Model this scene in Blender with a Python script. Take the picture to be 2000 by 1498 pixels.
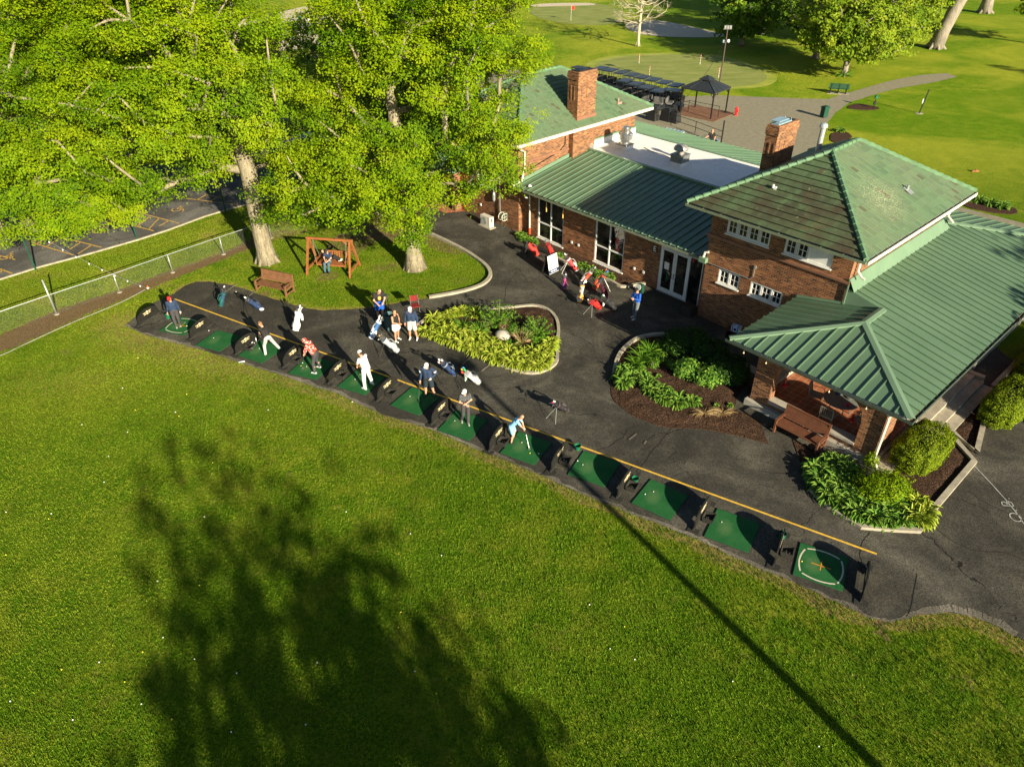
import bpy, bmesh, math, random
import numpy as np
from mathutils import Vector, Matrix, noise as mnoise
from mathutils.geometry import tessellate_polygon

for o in list(bpy.data.objects):
    bpy.data.objects.remove(o, do_unlink=True)
random.seed(7)
RNG = np.random.default_rng(11)
scene = bpy.context.scene
COL = scene.collection
R = math.radians

# ------------------------------------------------------------------ camera
FPX = 1400.0            # focal length in pixels of a 2000 px wide picture
PITCH, ROLL, CAMH = R(35.15), R(-0.74), 18.2
_f = Vector((0, math.cos(PITCH), -math.sin(PITCH)))
_r = Vector((1, 0, 0))
_u = _r.cross(_f)
CR = _r * math.cos(ROLL) + _u * math.sin(ROLL)
CU = -_r * math.sin(ROLL) + _u * math.cos(ROLL)
cam_d = bpy.data.cameras.new("camera")
cam = bpy.data.objects.new("camera", cam_d)
COL.objects.link(cam)
cam.matrix_world = Matrix(((CR.x, CU.x, -_f.x, 0), (CR.y, CU.y, -_f.y, 0), (CR.z, CU.z, -_f.z, CAMH), (0, 0, 0, 1)))
cam_d.sensor_width = 36.0
cam_d.sensor_fit = 'HORIZONTAL'
cam_d.lens = FPX / 2000 * 36.0
cam_d.clip_end = 3000
scene.camera = cam

# ------------------------------------------------------------------ world + sun
SUN_EL = R(19.6)
SUN_H = (0.524, -0.852)                   # horizontal direction towards the sun
world = bpy.data.worlds.new("World")
scene.world = world
world.use_nodes = True
wn = world.node_tree
bg = wn.nodes['Background']
sky = wn.nodes.new('ShaderNodeTexSky')
sky.sky_type = 'NISHITA'
sky.sun_disc = False
sky.sun_elevation = SUN_EL
sky.sun_rotation = math.atan2(SUN_H[0], SUN_H[1])
sky.air_density = 0.75
sky.dust_density = 0.5
wn.links.new(sky.outputs[0], bg.inputs[0])
bg.inputs[1].default_value = 0.05
sd = bpy.data.lights.new("sun", 'SUN')
sd.energy = 5.0
sd.angle = R(0.53)
sd.color = (1.0, 0.88, 0.67)
sun = bpy.data.objects.new("sun", sd)
COL.objects.link(sun)
_sd = Vector((-SUN_H[0] * math.cos(SUN_EL), -SUN_H[1] * math.cos(SUN_EL), -math.sin(SUN_EL)))
sun.rotation_euler = _sd.to_track_quat('-Z', 'Y').to_euler()
sun.location = (20, -30, 40)
scene.view_settings.view_transform = 'Standard'
scene.view_settings.look = 'None'
scene.view_settings.exposure = 1.35
scene.view_settings.gamma = 1.0
scene.render.engine = 'CYCLES'
try:
    scene.cycles.max_bounces = 6
    scene.cycles.transparent_max_bounces = 8
    scene.cycles.diffuse_bounces = 3
    scene.cycles.glossy_bounces = 3
    scene.cycles.transmission_bounces = 4
except Exception:
    pass


def G(px, py, z=0.0):
    """ground point (at height z) that stands at photo position px,py"""
    v = _f + CR * ((px - 1000) / FPX) - CU * ((py - 749) / FPX)
    t = (z - CAMH) / v.z
    return Vector((v.x * t, v.y * t, z))


# building frame: a along the long front, b towards the back
BO = Vector((9.42, 31.58, 0))
BTH = R(-48.3)
BU = Vector((math.cos(BTH), math.sin(BTH), 0))
BV = Vector((-math.sin(BTH), math.cos(BTH), 0))


def W(a, b, z=0.0):
    return BO + BU * a + BV * b + Vector((0, 0, z))


# ------------------------------------------------------------------ mesh builder
class MB:
    def __init__(self):
        self.v = []; self.f = []; self.m = []; self.uv = []; self.M = None

    def P(self, p):
        p = Vector(p)
        if self.M is not None: p = self.M @ p
        self.v.append((p.x, p.y, p.z))
        return len(self.v) - 1

    def face(self, pts, m=0, uv=None):
        ids = [self.P(p) for p in pts]
        if uv is None:
            a, b, c = Vector(pts[0]), Vector(pts[1]), Vector(pts[2])
            n = (b - a).cross(c - a)
            ax, ay, az = abs(n.x), abs(n.y), abs(n.z)
            if az >= ax and az >= ay: uv = [(p[0], p[1]) for p in pts]
            elif ax >= ay: uv = [(p[1], p[2]) for p in pts]
            else: uv = [(p[0], p[2]) for p in pts]
        self.f.append(ids); self.m.append(m); self.uv.append(uv)

    def box(self, x0, x1, y0, y1, z0, z1, m=0, skip=''):
        if x1 < x0: x0, x1 = x1, x0
        if y1 < y0: y0, y1 = y1, y0
        if z1 < z0: z0, z1 = z1, z0
        F = {'b': [(x0, y0, z0), (x0, y1, z0), (x1, y1, z0), (x1, y0, z0)],
             't': [(x0, y0, z1), (x1, y0, z1), (x1, y1, z1), (x0, y1, z1)],
             'f': [(x0, y0, z0), (x1, y0, z0), (x1, y0, z1), (x0, y0, z1)],
             'k': [(x1, y1, z0), (x0, y1, z0), (x0, y1, z1), (x1, y1, z1)],
             'l': [(x0, y1, z0), (x0, y0, z0), (x0, y0, z1), (x0, y1, z1)],
             'r': [(x1, y0, z0), (x1, y1, z0), (x1, y1, z1), (x1, y0, z1)]}
        for k, q in F.items():
            if k not in skip: self.face(q, m)

    def beam(self, p, q, w, h=None, m=0, up=(0, 0, 1)):
        """square bar from p to q"""
        p, q = Vector(p), Vector(q); h = h or w
        d = (q - p).normalized(); up = Vector(up)
        if abs(d.dot(up)) > 0.98: up = Vector((1, 0, 0))
        s = d.cross(up).normalized() * (w / 2); t = s.cross(d).normalized() * (h / 2)
        A = [p - s - t, p + s - t, p + s + t, p - s + t]; L = (q - p).length
        B = [x + (q - p) for x in A]
        self.face([A[3], A[2], A[1], A[0]], m); self.face(B, m)
        for i in range(4):
            j = (i + 1) % 4
            self.face([A[i], A[j], B[j], B[i]], m, [(0, 0), (w, 0), (w, L), (0, L)])

    def tube(self, pts, rad, n=8, m=0, caps=True):
        pts = [Vector(p) for p in pts]
        if not hasattr(rad, '__len__'): rad = [rad] * len(pts)
        rings = []; s0 = None; L = 0; Ls = []
        for i, p in enumerate(pts):
            d = (pts[min(i + 1, len(pts) - 1)] - pts[max(i - 1, 0)])
            if d.length < 1e-9: d = Vector((0, 0, 1))
            d.normalize()
            if s0 is None:
                up = Vector((0, 0, 1)) if abs(d.z) < 0.95 else Vector((1, 0, 0))
                s = d.cross(up).normalized()
            else:
                s = (s0 - d * s0.dot(d))
                s = s.normalized() if s.length > 1e-6 else d.cross(Vector((1, 0, 0))).normalized()
            s0 = s; t = s.cross(d)
            rings.append([p + (s * math.cos(2 * math.pi * k / n) + t * math.sin(2 * math.pi * k / n)) * rad[i] for k in range(n)])
            if i: L += (p - pts[i - 1]).length
            Ls.append(L)
        ids = [[self.P(p) for p in r] for r in rings]
        for i in range(len(rings) - 1):
            c = 2 * math.pi * max(rad[i], 0.01)
            for k in range(n):
                k2 = (k + 1) % n
                self.f.append([ids[i][k], ids[i + 1][k], ids[i + 1][k2], ids[i][k2]]); self.m.append(m)
                self.uv.append([(c * k / n, Ls[i]), (c * k / n, Ls[i + 1]), (c * (k + 1) / n, Ls[i + 1]), (c * (k + 1) / n, Ls[i])])
        if caps:
            self.f.append(ids[0][:]); self.m.append(m); self.uv.append([(0, 0)] * n)
            self.f.append(ids[-1][::-1]); self.m.append(m); self.uv.append([(0, 0)] * n)

    def lathe(self, prof, c=(0, 0, 0), n=16, m=0):
        c = Vector(c)
        ids = [[self.P(c + Vector((r * math.cos(2 * math.pi * k / n), r * math.sin(2 * math.pi * k / n), z))) for k in range(n)] for r, z in prof]
        for i in range(len(prof) - 1):
            for k in range(n):
                k2 = (k + 1) % n
                self.f.append([ids[i][k], ids[i][k2], ids[i + 1][k2], ids[i + 1][k]]); self.m.append(m)
                self.uv.append([(k / n, prof[i][1]), ((k + 1) / n, prof[i][1]), ((k + 1) / n, prof[i + 1][1]), (k / n, prof[i + 1][1])])
        if prof[0][0] > 1e-4: self.f.append(ids[0][::-1]); self.m.append(m); self.uv.append([(0, 0)] * n)
        if prof[-1][0] > 1e-4: self.f.append(ids[-1][:]); self.m.append(m); self.uv.append([(0, 0)] * n)

    def blob(self, c, r, m=0, n=10, k=6, rot=None):
        """ellipsoid"""
        c = Vector(c); rx, ry, rz = r if hasattr(r, '__len__') else (r, r, r)
        ids = []
        for i in range(k + 1):
            th = math.pi * i / k; row = []
            for j in range(n):
                ph = 2 * math.pi * j / n
                v = Vector((rx * math.sin(th) * math.cos(ph), ry * math.sin(th) * math.sin(ph), -rz * math.cos(th)))
                if rot is not None: v = rot @ v
                row.append(self.P(c + v))
            ids.append(row)
        for i in range(k):
            for j in range(n):
                j2 = (j + 1) % n
                self.f.append([ids[i][j], ids[i][j2], ids[i + 1][j2], ids[i + 1][j]]); self.m.append(m); self.uv.append([(0, 0)] * 4)

    def prism(self, poly, z0, z1, m=0, mt=None, bottom=False):
        """vertical prism over a possibly concave polygon (ccw or cw)"""
        mt = m if mt is None else mt
        poly = [Vector((p[0], p[1], 0)) for p in poly]
        area = sum(poly[i].x * poly[(i + 1) % len(poly)].y - poly[(i + 1) % len(poly)].x * poly[i].y for i in range(len(poly)))
        if area < 0: poly = poly[::-1]
        for tri in tessellate_polygon([poly]):
            q = [poly[i] for i in tri]
            if (q[1] - q[0]).cross(q[2] - q[0]).z < 0: q = q[::-1]
            self.face([(p.x, p.y, z1) for p in q], mt)
            if bottom: self.face([(p.x, p.y, z0) for p in q[::-1]], m)
        if z1 - z0 > 1e-6:
            L = 0
            for i in range(len(poly)):
                a, b = poly[i], poly[(i + 1) % len(poly)]; d = (b - a).length
                self.face([(a.x, a.y, z0), (b.x, b.y, z0), (b.x, b.y, z1), (a.x, a.y, z1)], m, [(L, z0), (L + d, z0), (L + d, z1), (L, z1)])
                L += d

    def strip(self, line, w, z0, z1, m=0, closed=False):
        """kerb / painted line: swept rectangle of width w along a ground polyline"""
        pts = [Vector((p[0], p[1], 0)) for p in line]; n = len(pts); A = []; B = []; Ls = [0]
        for i in range(n):
            if closed: d = pts[(i + 1) % n] - pts[i - 1]
            else: d = pts[min(i + 1, n - 1)] - pts[max(i - 1, 0)]
            d.normalize(); s = Vector((-d.y, d.x, 0)) * (w / 2)
            A.append(pts[i] + s); B.append(pts[i] - s)
            if i: Ls.append(Ls[-1] + (pts[i] - pts[i - 1]).length)
        rng = range(n if closed else n - 1)
        for i in rng:
            j = (i + 1) % n; l0 = Ls[i]; l1 = l0 + (pts[j] - pts[i]).length
            a0, a1, b0, b1 = A[i], A[j], B[i], B[j]
            self.face([(b0.x, b0.y, z1), (b1.x, b1.y, z1), (a1.x, a1.y, z1), (a0.x, a0.y, z1)], m, [(l0, 0), (l1, 0), (l1, w), (l0, w)])
            if z1 - z0 > 0.006:
                self.face([(b0.x, b0.y, z0), (b1.x, b1.y, z0), (b1.x, b1.y, z1), (b0.x, b0.y, z1)], m, [(l0, 0), (l1, 0), (l1, .1), (l0, .1)])
                self.face([(a1.x, a1.y, z0), (a0.x, a0.y, z0), (a0.x, a0.y, z1), (a1.x, a1.y, z1)], m, [(l0, 0), (l1, 0), (l1, .1), (l0, .1)])
        if not closed and z1 - z0 > 0.006:
            for a, b in ((A[0], B[0]), (B[-1], A[-1])):
                self.face([(a.x, a.y, z0), (b.x, b.y, z0), (b.x, b.y, z1), (a.x, a.y, z1)], m)

    def raw(self, V, F, m=0):
        base = len(self.v)
        for p in V: self.P(p)
        for q in F:
            self.f.append([base + int(i) for i in q]); self.m.append(m); self.uv.append([(0, 0)] * len(q))

    def build(self, name, mats, parent=None, smooth=False, weld=False):
        me = bpy.data.meshes.new(name)
        me.from_pydata(self.v, [], self.f)
        if not isinstance(mats, (list, tuple)): mats = [mats]
        for x in mats: me.materials.append(x)
        me.polygons.foreach_set('material_index', [min(i, len(mats) - 1) for i in self.m])
        uvl = me.uv_layers.new(name='UVMap')
        flat = []
        for u in self.uv:
            for a in u: flat += [a[0], a[1]]
        uvl.data.foreach_set('uv', flat)
        me.polygons.foreach_set('use_smooth', [bool(smooth)] * len(self.f))
        me.update()
        if weld:
            bm = bmesh.new(); bm.from_mesh(me); bmesh.ops.remove_doubles(bm, verts=bm.verts, dist=0.0005)
            bm.to_mesh(me); bm.free()
        o = bpy.data.objects.new(name, me)
        COL.objects.link(o)
        if parent is not None: o.parent = parent
        return o


def tag(o, label=None, cat=None, group=None, kind=None):
    if label: o['label'] = label
    if cat: o['category'] = cat
    if group: o['group'] = group
    if kind: o['kind'] = kind
    return o


def thing(name, label, cat, loc=(0, 0, 0), rz=0.0, group=None):
    o = bpy.data.objects.new(name, None)
    o.empty_display_size = 0.2
    COL.objects.link(o)
    o.location = loc; o.rotation_euler = (0, 0, rz)
    return tag(o, label, cat, group)


_kids = {}


def copy_tree(o, parent=None):
    c = o.copy(); COL.objects.link(c); c.parent = parent
    for ch in [x for x in bpy.data.objects if x.parent == o]:
        copy_tree(ch, c)
    return c


def smoothline(pts, k=4, closed=False):
    """Catmull-Rom through 2-D points"""
    P = [Vector((p[0], p[1])) for p in pts]; n = len(P); out = []
    for i in range(n if closed else n - 1):
        if closed: a, b, c, d = P[(i - 1) % n], P[i], P[(i + 1) % n], P[(i + 2) % n]
        else: a, b, c, d = P[max(i - 1, 0)], P[i], P[i + 1], P[min(i + 2, n - 1)]
        for j in range(k):
            t = j / k
            out.append(0.5 * ((2 * b) + (c - a) * t + (2 * a - 5 * b + 4 * c - d) * t * t + (3 * b - a - 3 * c + d) * t ** 3))
    if not closed: out.append(P[-1])
    return [(p.x, p.y) for p in out]


def gl(pxs, z=0.0):
    return [(G(x, y, z).x, G(x, y, z).y) for x, y in pxs]


def rough_line(pts, amp=0.05, seed=0, step=0.25, closed=True):
    """add small irregularities to a ground outline (kept closed)"""
    out = []
    n = len(pts)
    for i in range(n if closed else n - 1):
        a = Vector(pts[i]); b = Vector(pts[(i + 1) % n]); L = (b - a).length
        k = max(1, int(L / step)) if L < 60 else 1
        for j in range(k):
            p = a.lerp(b, j / k)
            q = Vector((p.x * 1.7, p.y * 1.7, seed))
            out.append((p.x + amp * mnoise.noise(q), p.y + amp * mnoise.noise(q + Vector((31, 7, 3)))))
    return out
# ------------------------------------------------------------------ materials
MAT = {}


class NT:
    def __init__(self, name):
        self.mat = bpy.data.materials.new(name); self.mat.use_nodes = True
        self.t = self.mat.node_tree; self.b = self.t.nodes['Principled BSDF']
        self.tc = self.t.nodes.new('ShaderNodeTexCoord')

    def n(self, typ, **kw):
        x = self.t.nodes.new('ShaderNode' + typ)
        for k, v in kw.items():
            if k in x.inputs.keys() if isinstance(k, str) else False: x.inputs[k].default_value = v
            else: setattr(x, k, v)
        return x

    def l(self, a, b): self.t.links.new(a, b)

    def noise(self, scale, detail=4, rough=0.55, coord='Object', vec=None, dist=0.0):
        x = self.t.nodes.new('ShaderNodeTexNoise')
        x.inputs['Scale'].default_value = scale; x.inputs['Detail'].default_value = detail
        x.inputs['Roughness'].default_value = rough; x.inputs['Distortion'].default_value = dist
        self.l(vec if vec is not None else self.tc.outputs[coord], x.inputs['Vector'])
        return x.outputs['Fac']

    def ramp(self, fac, stops, interp='LINEAR'):
        r = self.t.nodes.new('ShaderNodeValToRGB'); r.color_ramp.interpolation = interp
        e = r.color_ramp.elements
        while len(e) < len(stops): e.new(0.5)
        for i, (p, c) in enumerate(stops):
            e[i].position = p
            e[i].color = (c[0], c[1], c[2], 1) if hasattr(c, '__len__') else (c, c, c, 1)
        self.l(fac, r.inputs['Fac'])
        return r.outputs['Color']

    def mix(self, fac, a, b, mode='MIX'):
        x = self.t.nodes.new('ShaderNodeMix'); x.data_type = 'RGBA'; x.blend_type = mode
        for s, v in ((0, fac), (6, a), (7, b)):
            if isinstance(v, (int, float)): x.inputs[s].default_value = v if s == 0 else (v, v, v, 1)
            elif isinstance(v, (tuple, list)): x.inputs[s].default_value = (v[0], v[1], v[2], 1)
            else: self.l(v, x.inputs[s])
        return x.outputs[2]

    def math(self, op, a, b=0.0, c=None):
        x = self.t.nodes.new('ShaderNodeMath'); x.operation = op
        for i, v in enumerate((a, b, c)):
            if v is None: continue
            if isinstance(v, (int, float)): x.inputs[i].default_value = v
            else: self.l(v, x.inputs[i])
        return x.outputs[0]

    def attr(self, name):
        x = self.t.nodes.new('ShaderNodeAttribute'); x.attribute_name = name
        return x.outputs['Fac']

    def mapping(self, coord='UV', scale=(1, 1, 1), rot=(0, 0, 0), loc=(0, 0, 0)):
        x = self.t.nodes.new('ShaderNodeMapping')
        x.inputs['Scale'].default_value = scale; x.inputs['Rotation'].default_value = rot; x.inputs['Location'].default_value = loc
        self.l(self.tc.outputs[coord], x.inputs['Vector'])
        return x.outputs[0]

    def bump(self, h, strength=0.4, dist=0.02):
        x = self.t.nodes.new('ShaderNodeBump')
        x.inputs['Strength'].default_value = strength; x.inputs['Distance'].default_value = dist
        self.l(h, x.inputs['Height']); self.l(x.outputs[0], self.b.inputs['Normal'])

    def done(self, col=None, rough=0.8, metal=0.0, spec=0.3):
        if col is not None:
            if isinstance(col, (tuple, list)): self.b.inputs['Base Color'].default_value = (col[0], col[1], col[2], 1)
            else: self.l(col, self.b.inputs['Base Color'])
        if isinstance(rough, (int, float)): self.b.inputs['Roughness'].default_value = rough
        else: self.l(rough, self.b.inputs['Roughness'])
        self.b.inputs['Metallic'].default_value = metal
        self.b.inputs['Specular IOR Level'].default_value = spec
        return self.mat


def plain(name, c, rough=0.7, metal=0.0, var=0.18, scale=6.0, bump=0.0, bscale=60.0, spec=0.3):
    """a painted / cloth / metal surface with slight uneven tone"""
    key = name
    if key in MAT: return MAT[key]
    t = NT(name)
    f = t.noise(scale, 5)
    lo = tuple(max(0, x * (1 - var)) for x in c); hi = tuple(min(1, x * (1 + var)) for x in c)
    col = t.ramp(f, [(0.3, lo), (0.7, hi)])
    if bump: t.bump(t.noise(bscale, 3), bump, 0.01)
    MAT[key] = t.done(col, rough, metal, spec)
    return MAT[key]


# --- grass on the one ground sheet: attributes dry / dirt / mow drawn on it
def m_ground():
    t = NT('grass')
    big = t.noise(0.16, 5, 0.6, dist=0.8); mid = t.noise(0.9, 5, 0.65, dist=0.6); fine = t.noise(9.0, 6, 0.75, dist=0.4); tiny = t.noise(38.0, 3, 0.8)
    g = t.ramp(fine, [(0.32, (0.024, 0.072, 0.002)), (0.50, (0.074, 0.160, 0.004)), (0.68, (0.150, 0.255, 0.009))])
    g2 = t.ramp(fine, [(0.32, (0.085, 0.125, 0.006)), (0.52, (0.200, 0.245, 0.014)), (0.70, (0.340, 0.355, 0.045))])
    f = t.ramp(mid, [(0.40, 0.0), (0.58, 1.0)])
    f2 = t.math('MULTIPLY', f, t.ramp(big, [(0.40, 0.10), (0.60, 1.0)]))
    dryf = t.attr('dry')
    f3 = t.math('MAXIMUM', f2, t.ramp(t.math('ADD', t.math('MULTIPLY', dryf, 1.15), t.math('MULTIPLY', mid, 0.55)), [(0.45, 0.0), (0.95, 1.0)]))
    c = t.mix(f3, g, g2)
    # straw coloured thatch where it is driest
    straw = t.ramp(fine, [(0.3, (0.16, 0.12, 0.035)), (0.7, (0.40, 0.30, 0.10))])
    c = t.mix(t.ramp(t.math('ADD', dryf, t.math('MULTIPLY', fine, 0.8)), [(0.95, 0.0), (1.35, 0.85)]), c, straw)
    c = t.mix(t.math('MULTIPLY', t.ramp(t.noise(2.1, 7, 0.75, dist=.5), [(0.56, 0.0), (0.72, 0.75)]), t.ramp(big, [(0.4, 0.35), (0.6, 1.0)])), c, straw)
    dirt = t.ramp(t.noise(14, 6, 0.7), [(0.3, (0.10, 0.062, 0.026)), (0.7, (0.27, 0.19, 0.10))])
    df = t.ramp(t.math('ADD', t.attr('dirt'), t.math('MULTIPLY', t.math('SUBTRACT', t.noise(3.2, 6, 0.7), 0.5), 1.5)), [(0.42, 0.0), (0.62, 1.0)])
    c = t.mix(df, c, dirt)
    # mown bands on the course beyond the building
    c = t.mix(t.attr('far'), c, t.mix(t.ramp(t.noise(0.055, 5, 0.6, dist=1.2), [(0.42, 0.0), (0.58, 1.0)]), t.mix(0.5, c, (0.15, 0.27, 0.006)), t.mix(0.6, c, (0.40, 0.42, 0.035))))
    v = t.ramp(tiny, [(0.3, 0.60), (0.7, 1.35)])
    c = t.mix(1.0, c, v, 'MULTIPLY')
    h = t.math('ADD', t.math('MULTIPLY', tiny, 0.5), t.math('ADD', fine, t.math('MULTIPLY', mid, 1.2)))
    t.bump(h, 0.9, 0.12)
    return t.done(c, 0.95, 0, 0.05)


def m_asphalt(name='asphalt', lo=(0.013, 0.013, 0.011), hi=(0.060, 0.056, 0.044), pale=(0.22, 0.20, 0.15)):
    t = NT(name)
    f = t.noise(22, 6, 0.7); s = t.noise(70, 2, 0.6); b = t.noise(0.45, 6, 0.62, dist=0.5)
    c = t.ramp(f, [(0.34, lo), (0.66, hi)])
    grit = t.ramp(t.math('MULTIPLY', t.ramp(s, [(0.54, 0.0), (0.66, 1.0)]), t.ramp(b, [(0.4, 0.25), (0.62, 1.0)])), [(0, 0), (1, 0.75)])
    c = t.mix(grit, c, pale)
    c = t.mix(t.ramp(t.math('ADD', t.math('MULTIPLY', t.noise(1.3, 6, 0.75), 0.6), t.math('MULTIPLY', t.noise(12, 5, 0.7), 0.4)), [(0.50, 0.0), (0.64, 0.6)]), c, (0.105, 0.096, 0.068))
    c = t.mix(1.0, c, t.ramp(t.noise(0.28, 6, 0.65, dist=1.0), [(0.38, 0.72), (0.50, 1.0), (0.66, 1.75)]), 'MULTIPLY')
    # cracks
    vo = t.t.nodes.new('ShaderNodeTexVoronoi'); vo.feature = 'DISTANCE_TO_EDGE'; vo.inputs['Scale'].default_value = 0.16
    w = t.t.nodes.new('ShaderNodeVectorMath'); w.operation = 'ADD'
    nz = t.t.nodes.new('ShaderNodeTexNoise'); nz.inputs['Scale'].default_value = 1.1; nz.inputs['Detail'].default_value = 6
    t.l(t.tc.outputs['Object'], nz.inputs['Vector'])
    ws = t.t.nodes.new('ShaderNodeVectorMath'); ws.operation = 'SCALE'; ws.inputs['Scale'].default_value = 0.9
    t.l(nz.outputs['Color'], ws.inputs[0]); t.l(t.tc.outputs['Object'], w.inputs[0]); t.l(ws.outputs[0], w.inputs[1]); t.l(w.outputs[0], vo.inputs['Vector'])
    cr = t.ramp(vo.outputs['Distance'], [(0.0, 1.0), (0.0035, 0.0)])
    cr = t.math('MULTIPLY', cr, t.ramp(t.noise(0.35, 3), [(0.42, 0.0), (0.55, 1.0)]))
    c = t.mix(cr, c, (0.006, 0.006, 0.006))
    h = t.math('SUBTRACT', t.math('ADD', f, t.math('MULTIPLY', b, 1.0)), t.math('MULTIPLY', cr, 1.0))
    t.bump(h, 0.55, 0.03)
    return t.done(c, 0.9, 0, 0.2)


def m_brick(name='brick', mortar=(0.27, 0.21, 0.13), tones=((0.040, 0.018, 0.012), (0.120, 0.038, 0.016), (0.205, 0.068, 0.025), (0.30, 0.135, 0.050))):
    t = NT(name)
    br = t.t.nodes.new('ShaderNodeTexBrick')
    br.inputs['Scale'].default_value = 1.0; br.inputs['Brick Width'].default_value = 0.22; br.inputs['Row Height'].default_value = 0.075
    br.inputs['Mortar Size'].default_value = 0.008; br.inputs['Mortar Smooth'].default_value = 0.1; br.offset = 0.5
    br.inputs['Color1'].default_value = (0, 0, 0, 1); br.inputs['Color2'].default_value = (1, 1, 1, 1); br.inputs['Mortar'].default_value = (0.5, 0.5, 0.5, 1)
    t.l(t.tc.outputs['UV'], br.inputs['Vector'])
    c = t.ramp(br.outputs['Color'], [(0.0, tones[0]), (0.14, tones[1]), (0.60, tones[2]), (1.0, tones[3])])
    c = t.mix(1.0, c, t.ramp(t.noise(0.8, 5), [(0.3, 0.75), (0.7, 1.2)]), 'MULTIPLY')
    c = t.mix(t.ramp(t.noise(9, 4), [(0.6, 0.0), (0.8, 0.25)]), c, (0.30, 0.22, 0.14))
    c = t.mix(br.outputs['Fac'], c, mortar)
    t.bump(t.math('SUBTRACT', 1.0, br.outputs['Fac']), 0.5, 0.012)
    return t.done(c, 0.88, 0, 0.2)


def m_tile(name, base, dark, stain, amt=0.5):
    """clay tiles: tone differs tile by tile, stains run across"""
    t = NT(name)
    br = t.t.nodes.new('ShaderNodeTexBrick')
    br.inputs['Scale'].default_value = 1.0; br.inputs['Brick Width'].default_value = 0.22; br.inputs['Row Height'].default_value = 0.34
    br.inputs['Mortar Size'].default_value = 0.006; br.offset = 0.5; br.inputs['Color1'].default_value = (0, 0, 0, 1); br.inputs['Color2'].default_value = (1, 1, 1, 1)
    br.inputs['Mortar'].default_value = (0.5, 0.5, 0.5, 1)
    t.l(t.tc.outputs['UV'], br.inputs['Vector'])
    hi = tuple(min(1, x * 1.45) for x in base)
    c = t.ramp(br.outputs['Color'], [(0.0, tuple((a+b)/2 for a,b in zip(dark,base))), (0.25, base), (0.8, tuple(x*1.18 for x in base)), (1.0, base)])
    st = t.ramp(t.math('ADD', t.noise(0.55, 5, 0.6), t.math('MULTIPLY', t.noise(9, 3), 0.25)), [(0.52, 0.0), (0.78, amt)])
    c = t.mix(st, c, stain)
    # a few odd tiles replaced in brown
    c = t.mix(t.math('MULTIPLY', t.ramp(br.outputs['Color'], [(0.975, 0.0), (0.98, 0.7)]), 1.0), c, (0.085, 0.060, 0.035))
    lich = t.math('MULTIPLY', t.ramp(t.noise(5.5, 3, 0.6), [(0.66, 0.0), (0.70, 1.0)]), t.ramp(t.noise(0.5, 2, vec=t.mapping('Object', loc=(3.1, 1.7, 0))), [(0.56, 0.0), (0.62, 0.7)]))
    for (cx, cy, cz, rr, colr, sc, lo_) in ((5.9, 3.3, 7.0, 1.5, (0.52, 0.50, 0.30), 16, .52), (3.4, .1, 6.7, 1.9, (0.045, 0.034, 0.02), 3, .42), (5.0, -.3, 6.4, 1.2, (0.10, .06, .03), 5, .5)):
        vm = t.t.nodes.new('ShaderNodeVectorMath'); vm.operation = 'DISTANCE'; t.l(t.tc.outputs['Object'], vm.inputs[0]); vm.inputs[1].default_value = (cx, cy, cz)
        near = t.ramp(t.math('DIVIDE', vm.outputs['Value'], rr), [(0.2, 1.0), (1.0, 0.0)])
        c = t.mix(t.math('MULTIPLY', near, t.ramp(t.noise(sc, 4, 0.6), [(lo_, 0.0), (lo_ + .07, 0.6)])), c, colr)
    c = t.mix(lich, c, (0.42, 0.42, 0.22))
    c = t.mix(t.math('MULTIPLY', br.outputs['Fac'], 0.65), c, tuple(x * 0.25 for x in dark))
    t.bump(t.math('ADD', t.math('SUBTRACT', 1.0, br.outputs['Fac']), t.math('MULTIPLY', br.outputs['Color'], 0.6)), 0.5, 0.015)
    return t.done(c, 0.7, 0, 0.3)


def m_wood(name, lo, hi, scale=14):
    t = NT(name)
    x = t.noise(1.0, 6, 0.65, vec=t.mapping('UV', scale=(scale * 4, scale * 0.35, 1)))
    y = t.noise(3, 4)
    c = t.ramp(t.math('ADD', t.math('MULTIPLY', x, 0.7), t.math('MULTIPLY', y, 0.3)), [(0.35, lo), (0.65, hi)])
    t.bump(x, 0.3, 0.005)
    return t.done(c, 0.75, 0, 0.25)


def m_leaf(name, dark, mid, light, trans=0.35, rough=0.55):
    t = NT(name)
    a = t.attr('tint')
    c = t.ramp(a, [(0.0, dark), (0.5, mid), (1.0, light)])
    c = t.mix(1.0, c, t.ramp(t.noise(0.7, 3), [(0.3, 0.78), (0.7, 1.2)]), 'MULTIPLY')
    t.done(c, rough, 0, 0.12)
    tr = t.t.nodes.new('ShaderNodeBsdfTranslucent'); t.l(c, tr.inputs['Color'])
    mx = t.t.nodes.new('ShaderNodeMixShader'); mx.inputs[0].default_value = trans
    t.l(t.b.outputs[0], mx.inputs[1]); t.l(tr.outputs[0], mx.inputs[2])
    t.l(mx.outputs[0], t.t.nodes['Material Output'].inputs['Surface'])
    return t.mat


def m_bark(name='bark', lo=(0.055, 0.044, 0.028), hi=(0.40, 0.35, 0.23)):
    t = NT(name)
    x = t.noise(1.0, 6, 0.7, vec=t.mapping('Object', scale=(7, 7, 1.2)))
    y = t.noise(26, 5, 0.7)
    f = t.math('ADD', t.math('MULTIPLY', x, 0.65), t.math('MULTIPLY', y, 0.35))
    c = t.ramp(f, [(0.34, lo), (0.5, tuple((a + b) / 2 for a, b in zip(lo, hi))), (0.66, hi)])
    t.bump(f, 0.9, 0.08)
    return t.done(c, 0.92, 0, 0.15)


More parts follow.
